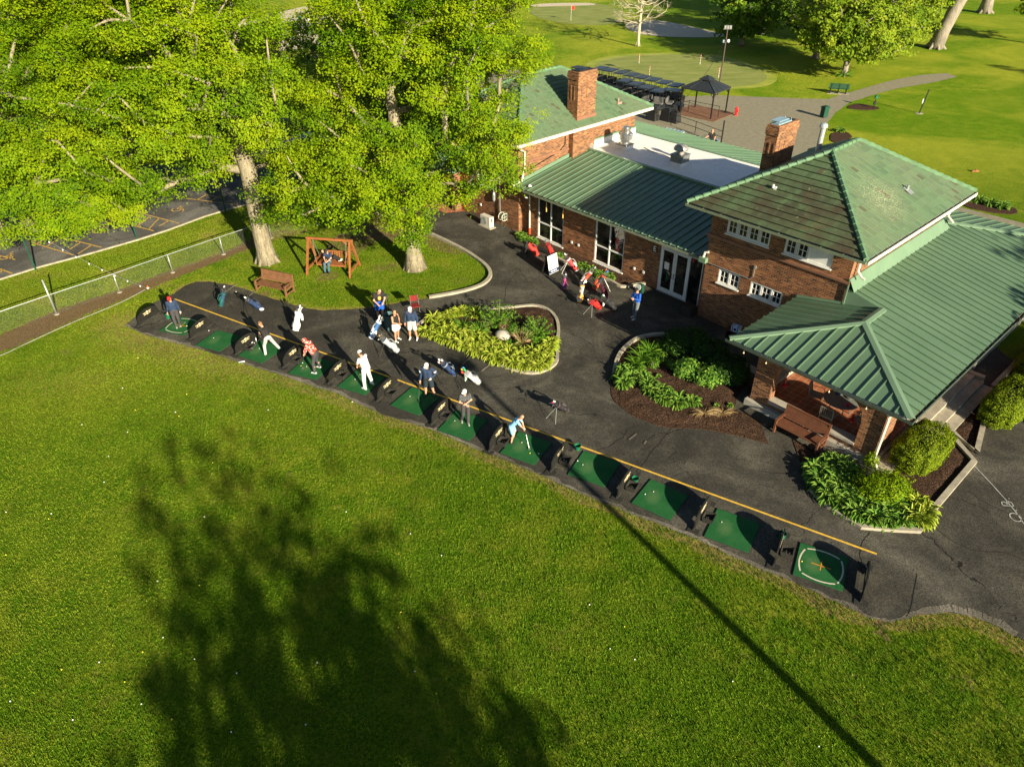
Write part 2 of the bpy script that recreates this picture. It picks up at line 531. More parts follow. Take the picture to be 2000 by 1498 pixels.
def m_mulch():
    t = NT('mulch')
    f = t.noise(20, 6, 0.8); b = t.noise(2.2, 4)
    c = t.ramp(f, [(0.38, (0.006, 0.004, 0.003)), (0.50, (0.045, 0.025, 0.016)), (0.62, (0.19, 0.115, 0.072))])
    c = t.mix(t.ramp(b, [(0.4, 0.0), (0.7, 0.35)]), c, (0.075, 0.040, 0.022))
    t.bump(t.math('ADD', f, t.noise(9, 4)), 1.0, 0.12)
    return t.done(c, 0.95, 0, 0.1)


def m_concrete(name='concrete', lo=(0.22, 0.205, 0.165), hi=(0.43, 0.40, 0.33)):
    t = NT(name)
    f = t.math('ADD', t.math('MULTIPLY', t.noise(2.5, 6, 0.7), 0.6), t.math('MULTIPLY', t.noise(40, 4, 0.7), 0.4))
    c = t.ramp(f, [(0.35, lo), (0.62, hi)])
    t.bump(f, 0.35, 0.015)
    return t.done(c, 0.85, 0, 0.25)


def m_turf(name='mat_turf'):
    t = NT(name)
    f = t.noise(170, 3, 0.7); b = t.noise(1.6, 4)
    c = t.ramp(f, [(0.3, (0.004, 0.050, 0.012)), (0.7, (0.018, 0.125, 0.034))])
    c = t.mix(t.ramp(b, [(0.4, 0.0), (0.7, 0.35)]), c, (0.045, 0.15, 0.05))
    vl = t.t.nodes.new('ShaderNodeVectorMath'); vl.operation = 'LENGTH'; t.l(t.mapping('Object', scale=(2.2, 1.5, 0), loc=(.55, .05, 0)), vl.inputs[0])
    wear = t.ramp(t.math('ADD', vl.outputs['Value'], t.math('MULTIPLY', t.math('SUBTRACT', t.noise(7, 5, 0.7), .5), .9)), [(0.15, 0.7), (0.75, 0.0)])
    c = t.mix(wear, c, (0.075, 0.15, 0.055))
    c = t.mix(t.ramp(t.noise(4, 6, .75), [(0.58, 0.0), (0.75, .45)]), c, (0.004, 0.035, 0.010))
    t.bump(f, 0.5, 0.01)
    return t.done(c, 0.9, 0, 0.15)


def m_metalroof(name, c0, c1):
    t = NT(name)
    f = t.math('ADD', t.math('MULTIPLY', t.noise(0.5, 4), 0.7), t.math('MULTIPLY', t.noise(30, 3), 0.3))
    c = t.ramp(f, [(0.35, c0), (0.65, c1)])
    c = t.mix(t.ramp(t.noise(1.0, 5, 0.6, vec=t.mapping('UV', scale=(5, .35, 1))), [(0.55, 0.0), (0.75, 0.35)]), c, (0.15, 0.19, 0.125))
    c = t.mix(t.ramp(t.noise(2.3, 6, 0.7), [(0.60, 0.0), (0.72, 0.30)]), c, (0.055, 0.085, 0.05))
    r = t.ramp(t.noise(1.5, 4), [(0.3, 0.32), (0.7, 0.48)])
    t.bump(t.noise(1.8, 3), 0.12, 0.03)
    return t.done(c, r, 0.0, 0.5)


def m_paver(name='quarry_tile'):
    t = NT(name)
    br = t.t.nodes.new('ShaderNodeTexBrick')
    br.inputs['Scale'].default_value = 1.0; br.inputs['Brick Width'].default_value = 0.30; br.inputs['Row Height'].default_value = 0.30
    br.inputs['Mortar Size'].default_value = 0.010; br.offset = 0.0
    br.inputs['Color1'].default_value = (0.26, 0.075, 0.030, 1); br.inputs['Color2'].default_value = (0.36, 0.125, 0.05, 1); br.inputs['Mortar'].default_value = (0.42, 0.33, 0.25, 1)
    t.l(t.tc.outputs['UV'], br.inputs['Vector'])
    c = t.mix(1.0, br.outputs['Color'], t.ramp(t.noise(3, 4), [(0.3, 0.8), (0.7, 1.15)]), 'MULTIPLY')
    t.bump(t.math('SUBTRACT', 1.0, br.outputs['Fac']), 0.3, 0.01)
    return t.done(c, 0.6, 0, 0.35)


def m_mesh(name='chain_link'):
    """galvanised wire diamonds, really open between the wires"""
    t = NT(name)
    sx = t.t.nodes.new('ShaderNodeSeparateXYZ'); t.l(t.tc.outputs['UV'], sx.inputs[0])
    outs = []
    for s in (1, -1):
        v = t.math('ADD', sx.outputs[0], t.math('MULTIPLY', sx.outputs[1], float(s)))
        v = t.math('FRACT', t.math('MULTIPLY', v, 1 / 0.085))
        outs.append(t.math('LESS_THAN', v, 0.04))
    a = t.math('MAXIMUM', outs[0], outs[1])
    t.done(t.ramp(t.noise(4, 2), [(0.3, (0.16, 0.17, 0.15)), (0.7, (0.26, 0.27, 0.24))]), 0.5, 0.3)
    t.l(a, t.b.inputs['Alpha'])
    return t.mat


def m_green(name, c0, c1):
    t = NT(name)
    f = t.noise(0.35, 5, 0.6, vec=t.mapping('Object', scale=(1, 2.5, 1)))
    c = t.ramp(f, [(0.35, c0), (0.65, c1)])
    c = t.mix(1.0, c, t.ramp(t.noise(6, 4), [(0.3, 0.88), (0.7, 1.1)]), 'MULTIPLY')
    return t.done(c, 0.9, 0, 0.1)


M_GROUND = m_ground()
M_ASPH = m_asphalt()
M_LOT = m_asphalt('car_park_asphalt', (0.05, 0.05, 0.045), (0.12, 0.115, 0.10), (0.24, 0.22, 0.18))
M_DRIVE = m_concrete('tan_pavement', (0.165, 0.150, 0.095), (0.27, 0.245, 0.165))
M_BRICK = m_brick()
M_TILE_L = m_tile('green_roof_tile', (0.098, 0.160, 0.082), (0.060, 0.105, 0.056), (0.15, 0.17, 0.10), 0.45)
M_TILE_D = m_tile('stained_roof_tile', (0.070, 0.110, 0.050), (0.032, 0.046, 0.025), (0.055, 0.040, 0.024), 0.95)
M_RIDGE = plain('ridge_tile', (0.10, 0.19, 0.10), 0.6, var=0.25, scale=3)
M_METAL = m_metalroof('metal_roof_green', (0.078, 0.140, 0.080), (0.102, 0.172, 0.100))
M_TRIM = plain('green_trim_metal', (0.13, 0.21, 0.13), 0.45, var=0.08, scale=1)
M_GUTTER = plain('gutter_metal', (0.16, 0.19, 0.12), 0.45, var=0.15, scale=2)
M_WHITE = plain('white_paint', (0.66, 0.66, 0.62), 0.55, var=0.10, scale=3)
M_OFFW = plain('cream_paint', (0.58, 0.54, 0.44), 0.6, var=0.10, scale=3)
M_MEMBR = m_concrete('white_roof_membrane', (0.66, 0.64, 0.58), (0.82, 0.80, 0.74))
def m_glass():
    t = NT('dark_glass'); c = t.ramp(t.noise(1.6, 3, coord='Object'), [(0.42, (0.004, 0.005, 0.005)), (0.62, (0.035, 0.032, 0.024))])
    t.bump(t.noise(1.2, 2), 0.06, 0.05); return t.done(c, 0.04, 0, 0.6)


M_GLASS = m_glass()
M_CONC = m_concrete()
M_KERB = m_concrete('kerb_concrete', (0.20, 0.18, 0.135), (0.40, 0.36, 0.27))
M_GRAVEL = m_asphalt('edge_gravel', (0.05, 0.046, 0.036), (0.19, 0.17, 0.13), (0.40, 0.36, 0.28))
M_MULCH = m_mulch()
M_YEL = plain('yellow_line_paint', (0.60, 0.37, 0.045), 0.7, var=0.22, scale=9)
M_LOTYEL = plain('faded_yellow_paint', (0.46, 0.29, 0.06), 0.7, var=0.35, scale=7)
M_CHALK = plain('white_line_paint', (0.34, 0.35, 0.31), 0.8, var=0.4, scale=14)
M_TURF = m_turf()
M_MATW = plain('mat_white_line', (0.50, 0.46, 0.36), 0.8, var=0.2, scale=20)
M_MATO = plain('mat_orange_line', (0.50, 0.20, 0.01), 0.8, var=0.2, scale=20)
M_BLACK = plain('black_plastic', (0.014, 0.014, 0.011), 0.6, var=0.3, scale=8)
M_RUB = plain('black_rubber', (0.024, 0.023, 0.019), 0.8, var=0.3, scale=8)
M_CREAM = plain('cream_emblem', (0.62, 0.52, 0.30), 0.6, var=0.1)
M_CEDAR = m_wood('cedar_stain', (0.16, 0.052, 0.015), (0.33, 0.120, 0.034))
M_OLDW = m_wood('weathered_wood', (0.085, 0.040, 0.018), (0.235, 0.110, 0.048))
M_BARK = m_bark()
M_BARK2 = m_bark('far_bark', (0.13, 0.11, 0.085), (0.36, 0.32, 0.25))
M_LEAF = m_leaf('maple_leaves', (0.052, 0.125, 0.002), (0.162, 0.270, 0.003), (0.290, 0.362, 0.006), 0.42)
M_BLADE = m_leaf('grass_blades', (0.032, 0.095, 0.002), (0.085, 0.180, 0.004), (0.230, 0.290, 0.020), 0.3, 0.7)
M_LEAF_D = m_leaf('far_leaves', (0.030, 0.085, 0.006), (0.100, 0.190, 0.010), (0.210, 0.300, 0.020), 0.3)
M_LEAF_Y = m_leaf('bright_far_leaves', (0.060, 0.130, 0.006), (0.170, 0.260, 0.010), (0.300, 0.360, 0.022), 0.35)
M_HOSTA = m_leaf('hosta_leaves', (0.070, 0.140, 0.008), (0.230, 0.320, 0.016), (0.520, 0.540, 0.090), 0.22, 0.45)
M_HOSTA_D = m_leaf('green_hosta_leaves', (0.035, 0.110, 0.012), (0.095, 0.220, 0.022), (0.250, 0.360, 0.060), 0.22, 0.45)
M_FERN = m_leaf('fern_leaves', (0.040, 0.120, 0.008), (0.100, 0.240, 0.016), (0.200, 0.340, 0.030), 0.3)
M_YEW = m_leaf('clipped_yew_leaves', (0.040, 0.080, 0.003), (0.140, 0.205, 0.006), (0.270, 0.320, 0.012), 0.25)
M_SHADE_SHRUB = m_leaf('shaded_shrub_leaves', (0.008, 0.025, 0.004), (0.025, 0.070, 0.008), (0.060, 0.130, 0.014), 0.2)  # clubhouse shade over these shrubs is put into a darker leaf colour
M_STRAW = m_leaf('straw_grass', (0.25, 0.17, 0.07), (0.42, 0.30, 0.14), (0.60, 0.47, 0.26), 0.3)
M_SAND = m_concrete('bunker_sand', (0.42, 0.36, 0.24), (0.58, 0.50, 0.35))
M_PUTT = m_green('putting_surface', (0.165, 0.205, 0.045), (0.255, 0.275, 0.080))
M_FRINGE = m_green('mown_fringe', (0.20, 0.26, 0.03), (0.33, 0.34, 0.06))
M_GALV = plain('galvanised_steel', (0.33, 0.36, 0.34), 0.42, 0.5, var=0.12, scale=5)
M_STEEL = plain('brushed_steel', (0.50, 0.50, 0.48), 0.28, 0.9, var=0.15, scale=3)
M_GREYM = plain('grey_sheet_metal', (0.20, 0.21, 0.20), 0.45, 0.5, var=0.2, scale=4)
M_CHAIN = m_mesh()
M_PAVER = m_paver()
M_DGREEN = plain('dark_green_paint', (0.012, 0.060, 0.035), 0.45, var=0.2)
M_BLACKM = plain('black_metal', (0.014, 0.015, 0.016), 0.4, var=0.2)
M_BROWNM = plain('brown_metal_belt', (0.22, 0.105, 0.060), 0.6, var=0.15, scale=2)
# ------------------------------------------------------------------ ground
ASPH_LOW = [(245, 636), (282, 653), (330, 667), (385, 681), (437, 697), (482, 713), (550, 733), (612, 755), (660, 769), (700, 789), (750, 811),
            (800, 826), (840, 838), (877, 853), (930, 877), (967, 890), (1009, 907), (1080, 939), (1120, 958), (1165, 975), (1208, 991), (1246, 1007),
            (1310, 1033), (1368, 1055), (1420, 1082), (1484, 1110), (1528, 1127), (1590, 1155), (1640, 1178), (1688, 1201), (1735, 1213), (1780, 1204),
            (1840, 1195), (1900, 1204), (1950, 1224), (2000, 1251), (2120, 1330)]
low = gl(ASPH_LOW)
TOPE = gl([(340, 575), (362, 558), (385, 551), (410, 551), (440, 556), (470, 563), (520, 580), (560, 592), (600, 603), (632, 607), (700, 604), (750, 598), (800, 589), (838, 583)])
KERB_LAWN = [(838, 583), (880, 576), (915, 568), (940, 559), (954, 548), (958, 536), (950, 522), (930, 506), (905, 490), (870, 472), (822, 450)]


def Wp(a, b):
    p = W(a, b); return (p.x, p.y)


right_far = [Wp(22, -24), Wp(30, -10), Wp(30, 6), Wp(13.2, 6.2)]
asph_poly = low + right_far + [Wp(11.0, 8), Wp(-5, 8), Wp(-18, 8), Wp(-21, 4)] + gl([(835, 408), (822, 420), (818, 449)]) + gl(KERB_LAWN)[::-1][1:] + TOPE[::-1][1:] + gl([(300, 592), (262, 622)])


def poly_dist(X, Y, line, closed=False):
    d = np.full(X.shape, 1e9); n = len(line)
    for i in range(n if closed else n - 1):
        ax, ay = line[i]; bx, by = line[(i + 1) % n]
        dx, dy = bx - ax, by - ay; L = dx * dx + dy * dy + 1e-12
        t = np.clip(((X - ax) * dx + (Y - ay) * dy) / L, 0, 1)
        d = np.minimum(d, np.hypot(X - ax - t * dx, Y - ay - t * dy))
    return d


def inside(X, Y, poly):
    c = np.zeros(X.shape, bool); n = len(poly)
    for i in range(n):
        ax, ay = poly[i]; bx, by = poly[(i + 1) % n]
        if ay == by: continue
        m = ((ay > Y) != (by > Y)) & (X < (bx - ax) * (Y - ay) / (by - ay) + ax)
        c ^= m
    return c


def ground_sheet():
    xs = np.concatenate([np.array([-900, -500, -300, -200]), np.arange(-150, -40, 6.0), np.arange(-40, 45, 0.42), np.arange(45, 160, 6.0), np.array([200, 300, 500, 900])])
    ys = np.concatenate([np.array([-300, -150, -60, -30, -10]), np.arange(0, 62, 0.42), np.arange(62, 200, 5.0), np.array([230, 300, 450, 700, 1200])])
    X, Y = np.meshgrid(xs, ys)
    nx, ny = len(xs), len(ys)
    V = np.stack([X.ravel(), Y.ravel(), np.zeros(X.size)], 1)
    i = np.arange(ny - 1)[:, None] * nx + np.arange(nx - 1)[None, :]
    F = np.stack([i, i + 1, i + nx + 1, i + nx], -1).reshape(-1, 4)
    me = bpy.data.meshes.new('ground')
    me.from_pydata(V.tolist(), [], F.tolist())
    x, y = V[:, 0], V[:, 1]
    d = poly_dist(x, y, low)
    wob = np.array([mnoise.noise(Vector((a * 0.6, b * 0.6, 1.0))) for a, b in V[:, :2]])
    dry = np.clip(1.0 - (d - 0.1) / (1.1 + 0.7 * wob), 0, 1) ** 1.3
    dry = np.maximum(dry, 0.68 * np.clip(1 - d / 8.0, 0, 1) * np.clip((10 - x) / 24, 0.10, 1))
    dry = np.maximum(dry, np.clip(1 - poly_dist(x, y, TOPE) / 0.5, 0, 1))
    dry = np.maximum(dry, 0.55 * np.exp(-(((x + 20) / 9) ** 2 + ((y - 26.5) / 5) ** 2)))   # thin grass by the fence corner
    verge = inside(x, y, gl([(-300, 640), (0, 545), (270, 467), (600, 372), (640, 420), (530, 470), (234, 571), (0, 655), (-300, 760)]))
    dry = np.maximum(dry, np.where(verge, .45 + .25 * wob, 0)); tl_ = (x > -16) & (x < 0) & (y > 33) & (y < 46); dry = np.maximum(dry, np.where(tl_, .25 + .3 * wob, 0))
    dirt = np.zeros(x.shape)
    strip = gl([(-60, 712), (0, 690), (90, 650), (190, 605), (285, 568), (330, 548), (440, 505), (530, 470), (600, 455), (600, 448), (520, 452), (440, 492), (337, 527), (234, 566), (111, 606), (0, 655), (-60, 676)])
    inn = inside(x, y, strip); dirt = np.maximum(dirt, np.where(inn, 0.75, np.clip(0.6 - poly_dist(x, y, strip, True) / 0.6, 0, 1)))
    under = gl([(640, 470), (700, 440), (780, 400), (850, 400), (868, 430), (880, 470), (905, 497), (860, 492), (830, 480), (740, 470), (690, 500), (640, 500)])
    inn = inside(x, y, under); dirt = np.maximum(dirt, np.where(inn, 0.70, np.clip(0.5 - poly_dist(x, y, under, True) / 0.8, 0, 1)))
    for px, py, r, s in ((765, 520, 1.1, .62), (735, 525, .8, .6), (900, 548, .9, .5), (870, 520, .9, .45), (640, 540, .9, .75), (520, 572, 1.1, .6), (560, 585, .8, .6), (500, 500, 1.6, .5), (1885, 1330, .5, .6), (1400, 1085, .6, .5), (1720, 1225, .8, .6), (1600, 1175, .8, .5),
                         (130, 690, 1.2, .5), (330, 560, 1.0, .5)):
        g = G(px, py); dirt = np.maximum(dirt, s * np.exp(-(((x - g.x) ** 2 + (y - g.y) ** 2) / (r * r))))
    far = np.clip((y - 44) / 14, 0, 1) * 0.9
    for nme, arr in (('dry', dry), ('dirt', dirt), ('far', far)):
        a = me.attributes.new(nme, 'FLOAT', 'POINT'); a.data.foreach_set('value', arr.astype(np.float32))
    me.materials.append(M_GROUND)
    o = bpy.data.objects.new('lawn', me); COL.objects.link(o)
    tag(o, kind='structure')
    return o


ground_sheet()


def sheet(name, poly, z, mat, kind='structure', z0=None):
    m = MB(); m.prism(poly, z if z0 is None else z0, z, 0)
    o = m.build(name, mat); return tag(o, kind=kind)


sheet('asphalt_yard', rough_line(asph_poly, 0.07, 1), 0.022, M_ASPH, z0=-0.02)
# gravel crumbling along the range edge
m = MB()
gpl = rough_line(smoothline(low[:-1], 3), .07, 4, .10, False)
for i in range(len(gpl) - 1):
    a, b = Vector(gpl[i]), Vector(gpl[i + 1]); d = (b - a).normalized(); nrm = Vector((d.y, -d.x))
    wf = lambda p: max(0.0, 0.13 + 0.22 * mnoise.noise(Vector((p.x * .5, p.y * .5, 5))) + 0.12 * mnoise.noise(Vector((p.x * 3.1, p.y * 3.1, 2)))); w0, w1 = wf(a), wf(b)
    o0 = 0.05 * mnoise.noise(Vector((a.x * 3, a.y * 3, 9))); o1 = 0.05 * mnoise.noise(Vector((b.x * 3, b.y * 3, 9)))
    q = [a - nrm * w0, a + nrm * (0.03 + o0), b + nrm * (0.03 + o1), b - nrm * w1]
    m.face([(p.x, p.y, 0.027) for p in q], 0)
tag(m.build('gravel_edge', M_GRAVEL), kind='structure')

# car park, pavements and paths beyond
lot = gl([(-120, 580), (0, 544), (80, 520), (165, 497), (270, 467), (330, 447), (400, 421), (460, 403), (530, 385), (590, 372), (640, 350), (660, 290), (560, 200), (300, 160), (-100, 160), (-900, 300)])
sheet('car_park', lot, 0.014, M_LOT)
m = MB(); m.strip(gl([(-120, 583), (0, 547), (80, 522), (165, 499.5), (270, 469.5), (330, 450), (400, 424), (460, 406), (530, 388), (590, 375)]), 0.13, 0, 0.08)
tag(m.build('car_park_kerb', M_KERB), kind='structure')


def px_lines(name, segs, w, z, mat, parent=None):
    m = MB()
    for s in segs: m.strip(gl(s), w, z, z)
    return tag(m.build(name, mat, parent), kind='structure')


def chairmark(cx, cy, s):
    c = G(cx, cy); out = []
    ring = [(c.x + s * .32 * math.cos(a / 10 * math.pi * 1.5 + 2.6), c.y + s * .32 * math.sin(a / 10 * math.pi * 1.5 + 2.6)) for a in range(11)]
    return [ring, [(c.x + .05 * s, c.y + .75 * s), (c.x, c.y + .1 * s), (c.x + .42 * s, c.y + .08 * s), (c.x + .55 * s, c.y - .3 * s)], [(c.x - .02 * s, c.y + .4 * s), (c.x + .3 * s, c.y + .38 * s)]]


segs = [[(213, 429), (301, 452)], [(259, 413), (350, 437)], [(213, 429), (236, 414)], [(232, 434), (262, 413)], [(252, 439), (275, 420)], [(268, 443), (292, 424)], [(290, 449), (310, 428)], [(310, 443), (330, 432)],
        [(60, 474), (144, 499)], [(140, 469), (198, 484)], [(72, 477), (95, 462)], [(92, 482), (118, 464)], [(136, 488), (158, 474)], [(152, 497), (178, 480)], [(0, 526), (24, 535)], [(0, 533), (6, 528)],
        [(353, 387), (472, 402)], [(400, 380), (440, 390)], [(385, 391), (405, 380)], [(410, 394), (430, 384)], [(100, 456), (60, 474)], [(30, 508), (0, 500)]]
m = MB()
for s in segs: m.strip(gl(s), 0.10, 0.019, 0.019)
for cx, cy in ((192, 452), (345, 410), (10, 503)):
    for ln in chairmark(cx, cy, 1.0): m.strip(ln, 0.09, 0.019, 0.019)
tag(m.build('car_park_markings', M_LOTYEL), kind='structure')

drive = gl([(1120, 146), (1180, 153), (1250, 168), (1330, 190), (1400, 187), (1480, 190), (1560, 193), (1615, 194), (1660, 181), (1740, 158), (1800, 147), (1850, 144), (1870, 151), (1805, 165), (1755, 173), (1700, 188), (1662, 200), (1632, 220), (1612, 245), (1604, 275), (1606, 310), (1560, 380), (1400, 400), (1100, 300), (1080, 200)])
sheet('rear_pavement', rough_line(drive, .12, 3, 1.5), 0.018, M_DRIVE)
sheet('rear_path', gl([(1760, 380), (1870, 404), (2000, 437), (2200, 495), (2200, 540), (1960, 470), (1760, 430)]), 0.018, M_DRIVE)
sheet('side_path', gl([(920, 150), (955, 130), (985, 128), (1015, 138), (1025, 150), (1000, 162), (930, 165)]), 0.018, M_DRIVE)
sheet('entry_path', [Wp(-24, -1.2), Wp(-19.6, -0.9), Wp(-18.9, 0.4), Wp(-18.9, 4), Wp(-24, 4)], 0.028, M_PAVER)
sheet('tee_path', gl([(545, 25), (600, 12), (660, 20), (665, 88), (600, 95), (545, 100)]), 0.018, M_SAND)
# greens and bunkers
PG = [(1165, 125), (1200, 114), (1250, 109), (1315, 107.5), (1380, 110), (1430, 119), (1480, 136), (1498, 151), (1485, 163), (1450, 169), (1400, 171), (1350, 170), (1300, 165), (1250, 158), (1200, 148), (1165, 138)]
pg = smoothline(gl(PG), 4, True); cg = Vector((sum(p[0] for p in pg) / len(pg), sum(p[1] for p in pg) / len(pg)))
sheet('green_fringe', [(cg.x + (p[0] - cg.x) * 1.11, cg.y + (p[1] - cg.y) * 1.13) for p in pg], 0.012, M_FRINGE)
sheet('putting_green', pg, 0.024, M_PUTT)
fg = smoothline(gl([(1030, 18), (1080, 9), (1160, 7), (1205, 18), (1222, 33), (1195, 48), (1130, 49), (1060, 38)]), 4, True)
sheet('far_green', fg, 0.02, M_PUTT)
bk = smoothline(gl([(1221, 52), (1232, 44), (1265, 41), (1300, 43), (1345, 52), (1395, 63), (1425, 70), (1385, 74), (1310, 73), (1250, 67)]), 4, True)
sheet('sand_bunker', bk, 0.03, M_SAND)
sheet('far_bunker', smoothline(gl([(1040, 10), (1090, 7), (1150, 7), (1160, 11), (1100, 13), (1045, 14)]), 3, True), 0.03, M_SAND)
for i, pts in enumerate(([(1655, 212), (1670, 204), (1700, 207), (1718, 213), (1700, 216), (1675, 215)], [(1622, 275), (1625, 262), (1650, 258), (1663, 268), (1655, 278), (1635, 280)],
                         [(1872, 390), (1895, 388), (1940, 400), (1975, 405), (1987, 416), (1960, 419), (1910, 411), (1880, 402)])):
    sheet('mulch_bed', rough_line(smoothline(gl(pts), 3, True), .08, i, .5), 0.05, M_MULCH, z0=0)

# beds near the building: (outline, kerb part)
ISLAND = [(996, 603), (1040, 599), (1068, 606), (1086, 624), (1091, 648), (1087, 675), (1088, 705), (1072, 722), (1040, 731), (1000, 723), (960, 707), (920, 691), (880, 674), (850, 662), (828, 652), (818, 640), (830, 628), (860, 620), (900, 611), (950, 606)]
BED2 = [(1305, 656), (1270, 658), (1240, 667), (1217, 686), (1205, 706), (1199, 730), (1193, 765), (1202, 787), (1235, 813), (1262, 823), (1300, 836), (1360, 838), (1430, 850), (1500, 868)]
bed2_in = [Wp(6.9, -5.3), Wp(5.7, -5.3), Wp(5.3, -4.4), Wp(5.0, -3.0)] + gl([(1445, 722), (1400, 668), (1350, 655)])
BED3 = [(1864, 862), (1901, 904), (1820, 999), (1793, 1039), (1741, 1036), (1681, 1031), (1648, 1010), (1618, 992), (1585, 960), (1571, 925)]
bed3_in = [Wp(8.4, -5.35), Wp(11.55, -5.3), Wp(12.2, -1.8)]


def bed(name, poly, hgt=0.13, seed=0):
    """mulch mound: outline at kerb height with raised, rough inside"""
    p = rough_line(poly, 0.02, seed, 0.4)
    xs = [a[0] for a in p]; ys = [a[1] for a in p]
    st = 0.22
    X, Y = np.meshgrid(np.arange(min(xs), max(xs) + st, st), np.arange(min(ys), max(ys) + st, st))
    inn = inside(X, Y, p); dd = poly_dist(X, Y, p, True)
    m = MB(); ny, nx = X.shape
    H = np.where(inn, hgt * np.clip(dd / 0.5, 0.35, 1) + 0.0, 0)
    for j in range(ny - 1):
        for i in range(nx - 1):
            if inn[j, i] and inn[j + 1, i] and inn[j, i + 1] and inn[j + 1, i + 1]:
                q = []
                for (jj, ii) in ((j, i), (j, i + 1), (j + 1, i + 1), (j + 1, i)):
                    z = H[jj, ii] + 0.05 * mnoise.noise(Vector((X[jj, ii] * 2.3, Y[jj, ii] * 2.3, seed)))
                    q.append((X[jj, ii], Y[jj, ii], max(z, .03)))
                m.face(q, 0)
    m.prism(p, 0.0, 0.045, 0)
    return tag(m.build(name, M_MULCH, smooth=False, weld=True), kind='structure')


isl = smoothline(gl(ISLAND), 3, True)
bed('island_flower_bed', isl, .12, 1)
m = MB(); m.strip(isl, 0.15, 0.0, 0.13, closed=True)
tag(m.build('kerb', M_KERB), kind='structure')
b2 = smoothline(gl(BED2), 3) + bed2_in
bed('curved_flower_bed', b2, .12, 2)
m = MB(); m.strip(smoothline(gl(BED2[:6]), 4), 0.17, 0.0, 0.17)
tag(m.build('kerb', M_KERB), kind='structure')
b3 = gl(BED3) + bed3_in
bed('corner_flower_bed', b3, .10, 3)
m = MB(); m.strip(gl(BED3[:9]), 0.2, 0.0, 0.14); tag(m.build('kerb', M_KERB), kind='structure')
fb = gl([(1030, 472), (1043, 483), (1067, 494), (1099, 512), (1130, 524), (1160, 537), (1192, 551), (1213, 562), (1234, 560), (1262, 556)])
bed('facade_flower_bed', smoothline(fb, 3) + [Wp(-4.0, .95), Wp(-13.6, .95)], .10, 4)
m = MB(); m.strip(smoothline(fb, 3), 0.16, 0.0, 0.15); tag(m.build('kerb', M_KERB), kind='structure')
rb = [Wp(12.3, -.2), Wp(13.6, -1.0)] + gl([(1935, 765), (2000, 785), (2200, 830)]) + [Wp(24, 6), Wp(24, 14), Wp(12.2, 14)]
bed('side_flower_bed', rb, .10, 5)
m = MB(); m.strip([Wp(12.4, -.35), Wp(13.6, -1.0)] + gl([(1935, 765), (2000, 785), (2200, 830)]), 0.2, 0, .16); m.strip(gl([(1937, 760), (1968, 728), (2020, 672), (2120, 570)]), 0.2, 0, .2)
tag(m.build('kerb', M_KERB), kind='structure')
m = MB(); m.strip(smoothline(gl(KERB_LAWN), 4), 0.20, 0.0, 0.15); tag(m.build('kerb', M_KERB), kind='structure')
# raised edge by the trees (low retaining step)
m = MB(); m.strip(gl([(1450, 712), (1470, 722), (1500, 738)]), 0.5, 0, 0.03); tag(m.build('concrete_strip', M_CONC), kind='structure')

# painted lines on the yard
Y0, Y1 = G(341, 585), G(1712, 1083)
m = MB(); m.strip([(Y0.x, Y0.y), (Y1.x, Y1.y)], 0.085, 0.032, 0.032)
# small chips and dashes
m2 = MB()
tag(m.build('yellow_tee_line', M_YEL), kind='structure')
m = MB(); m.strip(gl([(1902, 910), (1935, 945), (1962, 975), (1985, 1003), (2010, 1040)]), 0.035, 0.032, 0.032)


def stroke_text(m, strokes, origin, ux, uy, w, z):
    for s in strokes:
        m.strip([(origin.x + ux.x * a + uy.x * b, origin.y + ux.y * a + uy.y * b) for a, b in s], w, z, z)


o0 = G(1985, 1020); ux = (G(1968, 976) - G(1990, 1012)); ux.z = 0; ux = ux.normalized(); uy = Vector((-ux.y, ux.x, 0))
Oc = [(0.20 * math.cos(t * math.pi / 8), 0.17 + 0.17 * math.sin(t * math.pi / 8)) for t in range(17)]
Bc = [[(0.55, 0), (0.55, .36)], [(0.55, .36), (0.72, .34), (0.74, .25), (0.70, .19), (0.55, .18)], [(0.55, .18), (0.74, .16), (0.79, .08), (0.72, 0), (0.55, 0)]]
stroke_text(m, [[(x, y) for x, y in Oc]] + Bc + [[(0.33, .0), (0.37, .0)], [(0.92, .0), (0.96, .0)]], G(1993, 1012), ux, uy, 0.04, 0.032)
tag(m.build('white_boundary_marking', M_CHALK), kind='structure')
# worn joints in the asphalt near the lawn and old patch edges
m = MB()
for s in ([(443, 570), (462, 556)], [(484, 582), (497, 570)], [(903, 713), (918, 700)], [(940, 726), (957, 713)], [(1228, 860), (1243, 848)], [(1258, 868), (1262, 862)]):
    m.strip(gl(s), 0.07, 0.03, 0.045)
tag(m.build('joint_strip', M_GRAVEL), kind='structure')

m = MB()
for s in ([(1225, 838), (1219, 852), (1204, 862), (1192, 872), (1165, 880)], [(1258, 905), (1272, 884), (1288, 866), (1310, 838)], [(1258, 905), (1240, 925), (1225, 945)], [(1262, 862), (1278, 850)], [(1690, 1110), (1680, 1090), (1684, 1060), (1700, 1040)], [(1790, 1120), (1780, 1180), (1770, 1205)],
          [(1890, 960), (1930, 985), (2000, 1018)], [(1800, 1005), (1850, 1050), (1900, 1075), (1960, 1080), (2010, 1100)], [(860, 640), (880, 600), (905, 590)], [(720, 705), (742, 722), (760, 740)], [(1130, 690), (1160, 700), (1200, 702)], [(1480, 920), (1530, 925), (1560, 915)], [(1010, 530), (990, 560), (985, 590)]):
    ln = smoothline(gl(s), 5); ln = [(x + .03 * mnoise.noise(Vector((x * 4, y * 4, 1))), y + .03 * mnoise.noise(Vector((x * 4, y * 4, 7)))) for x, y in ln]
    m.strip(ln, 0.022, 0.027, 0.027)
tag(m.build('asphalt_crack', plain('crack_tar', (.008, .008, .008), .9)), kind='structure')  # cracks and tar joints drawn as thin dark strips
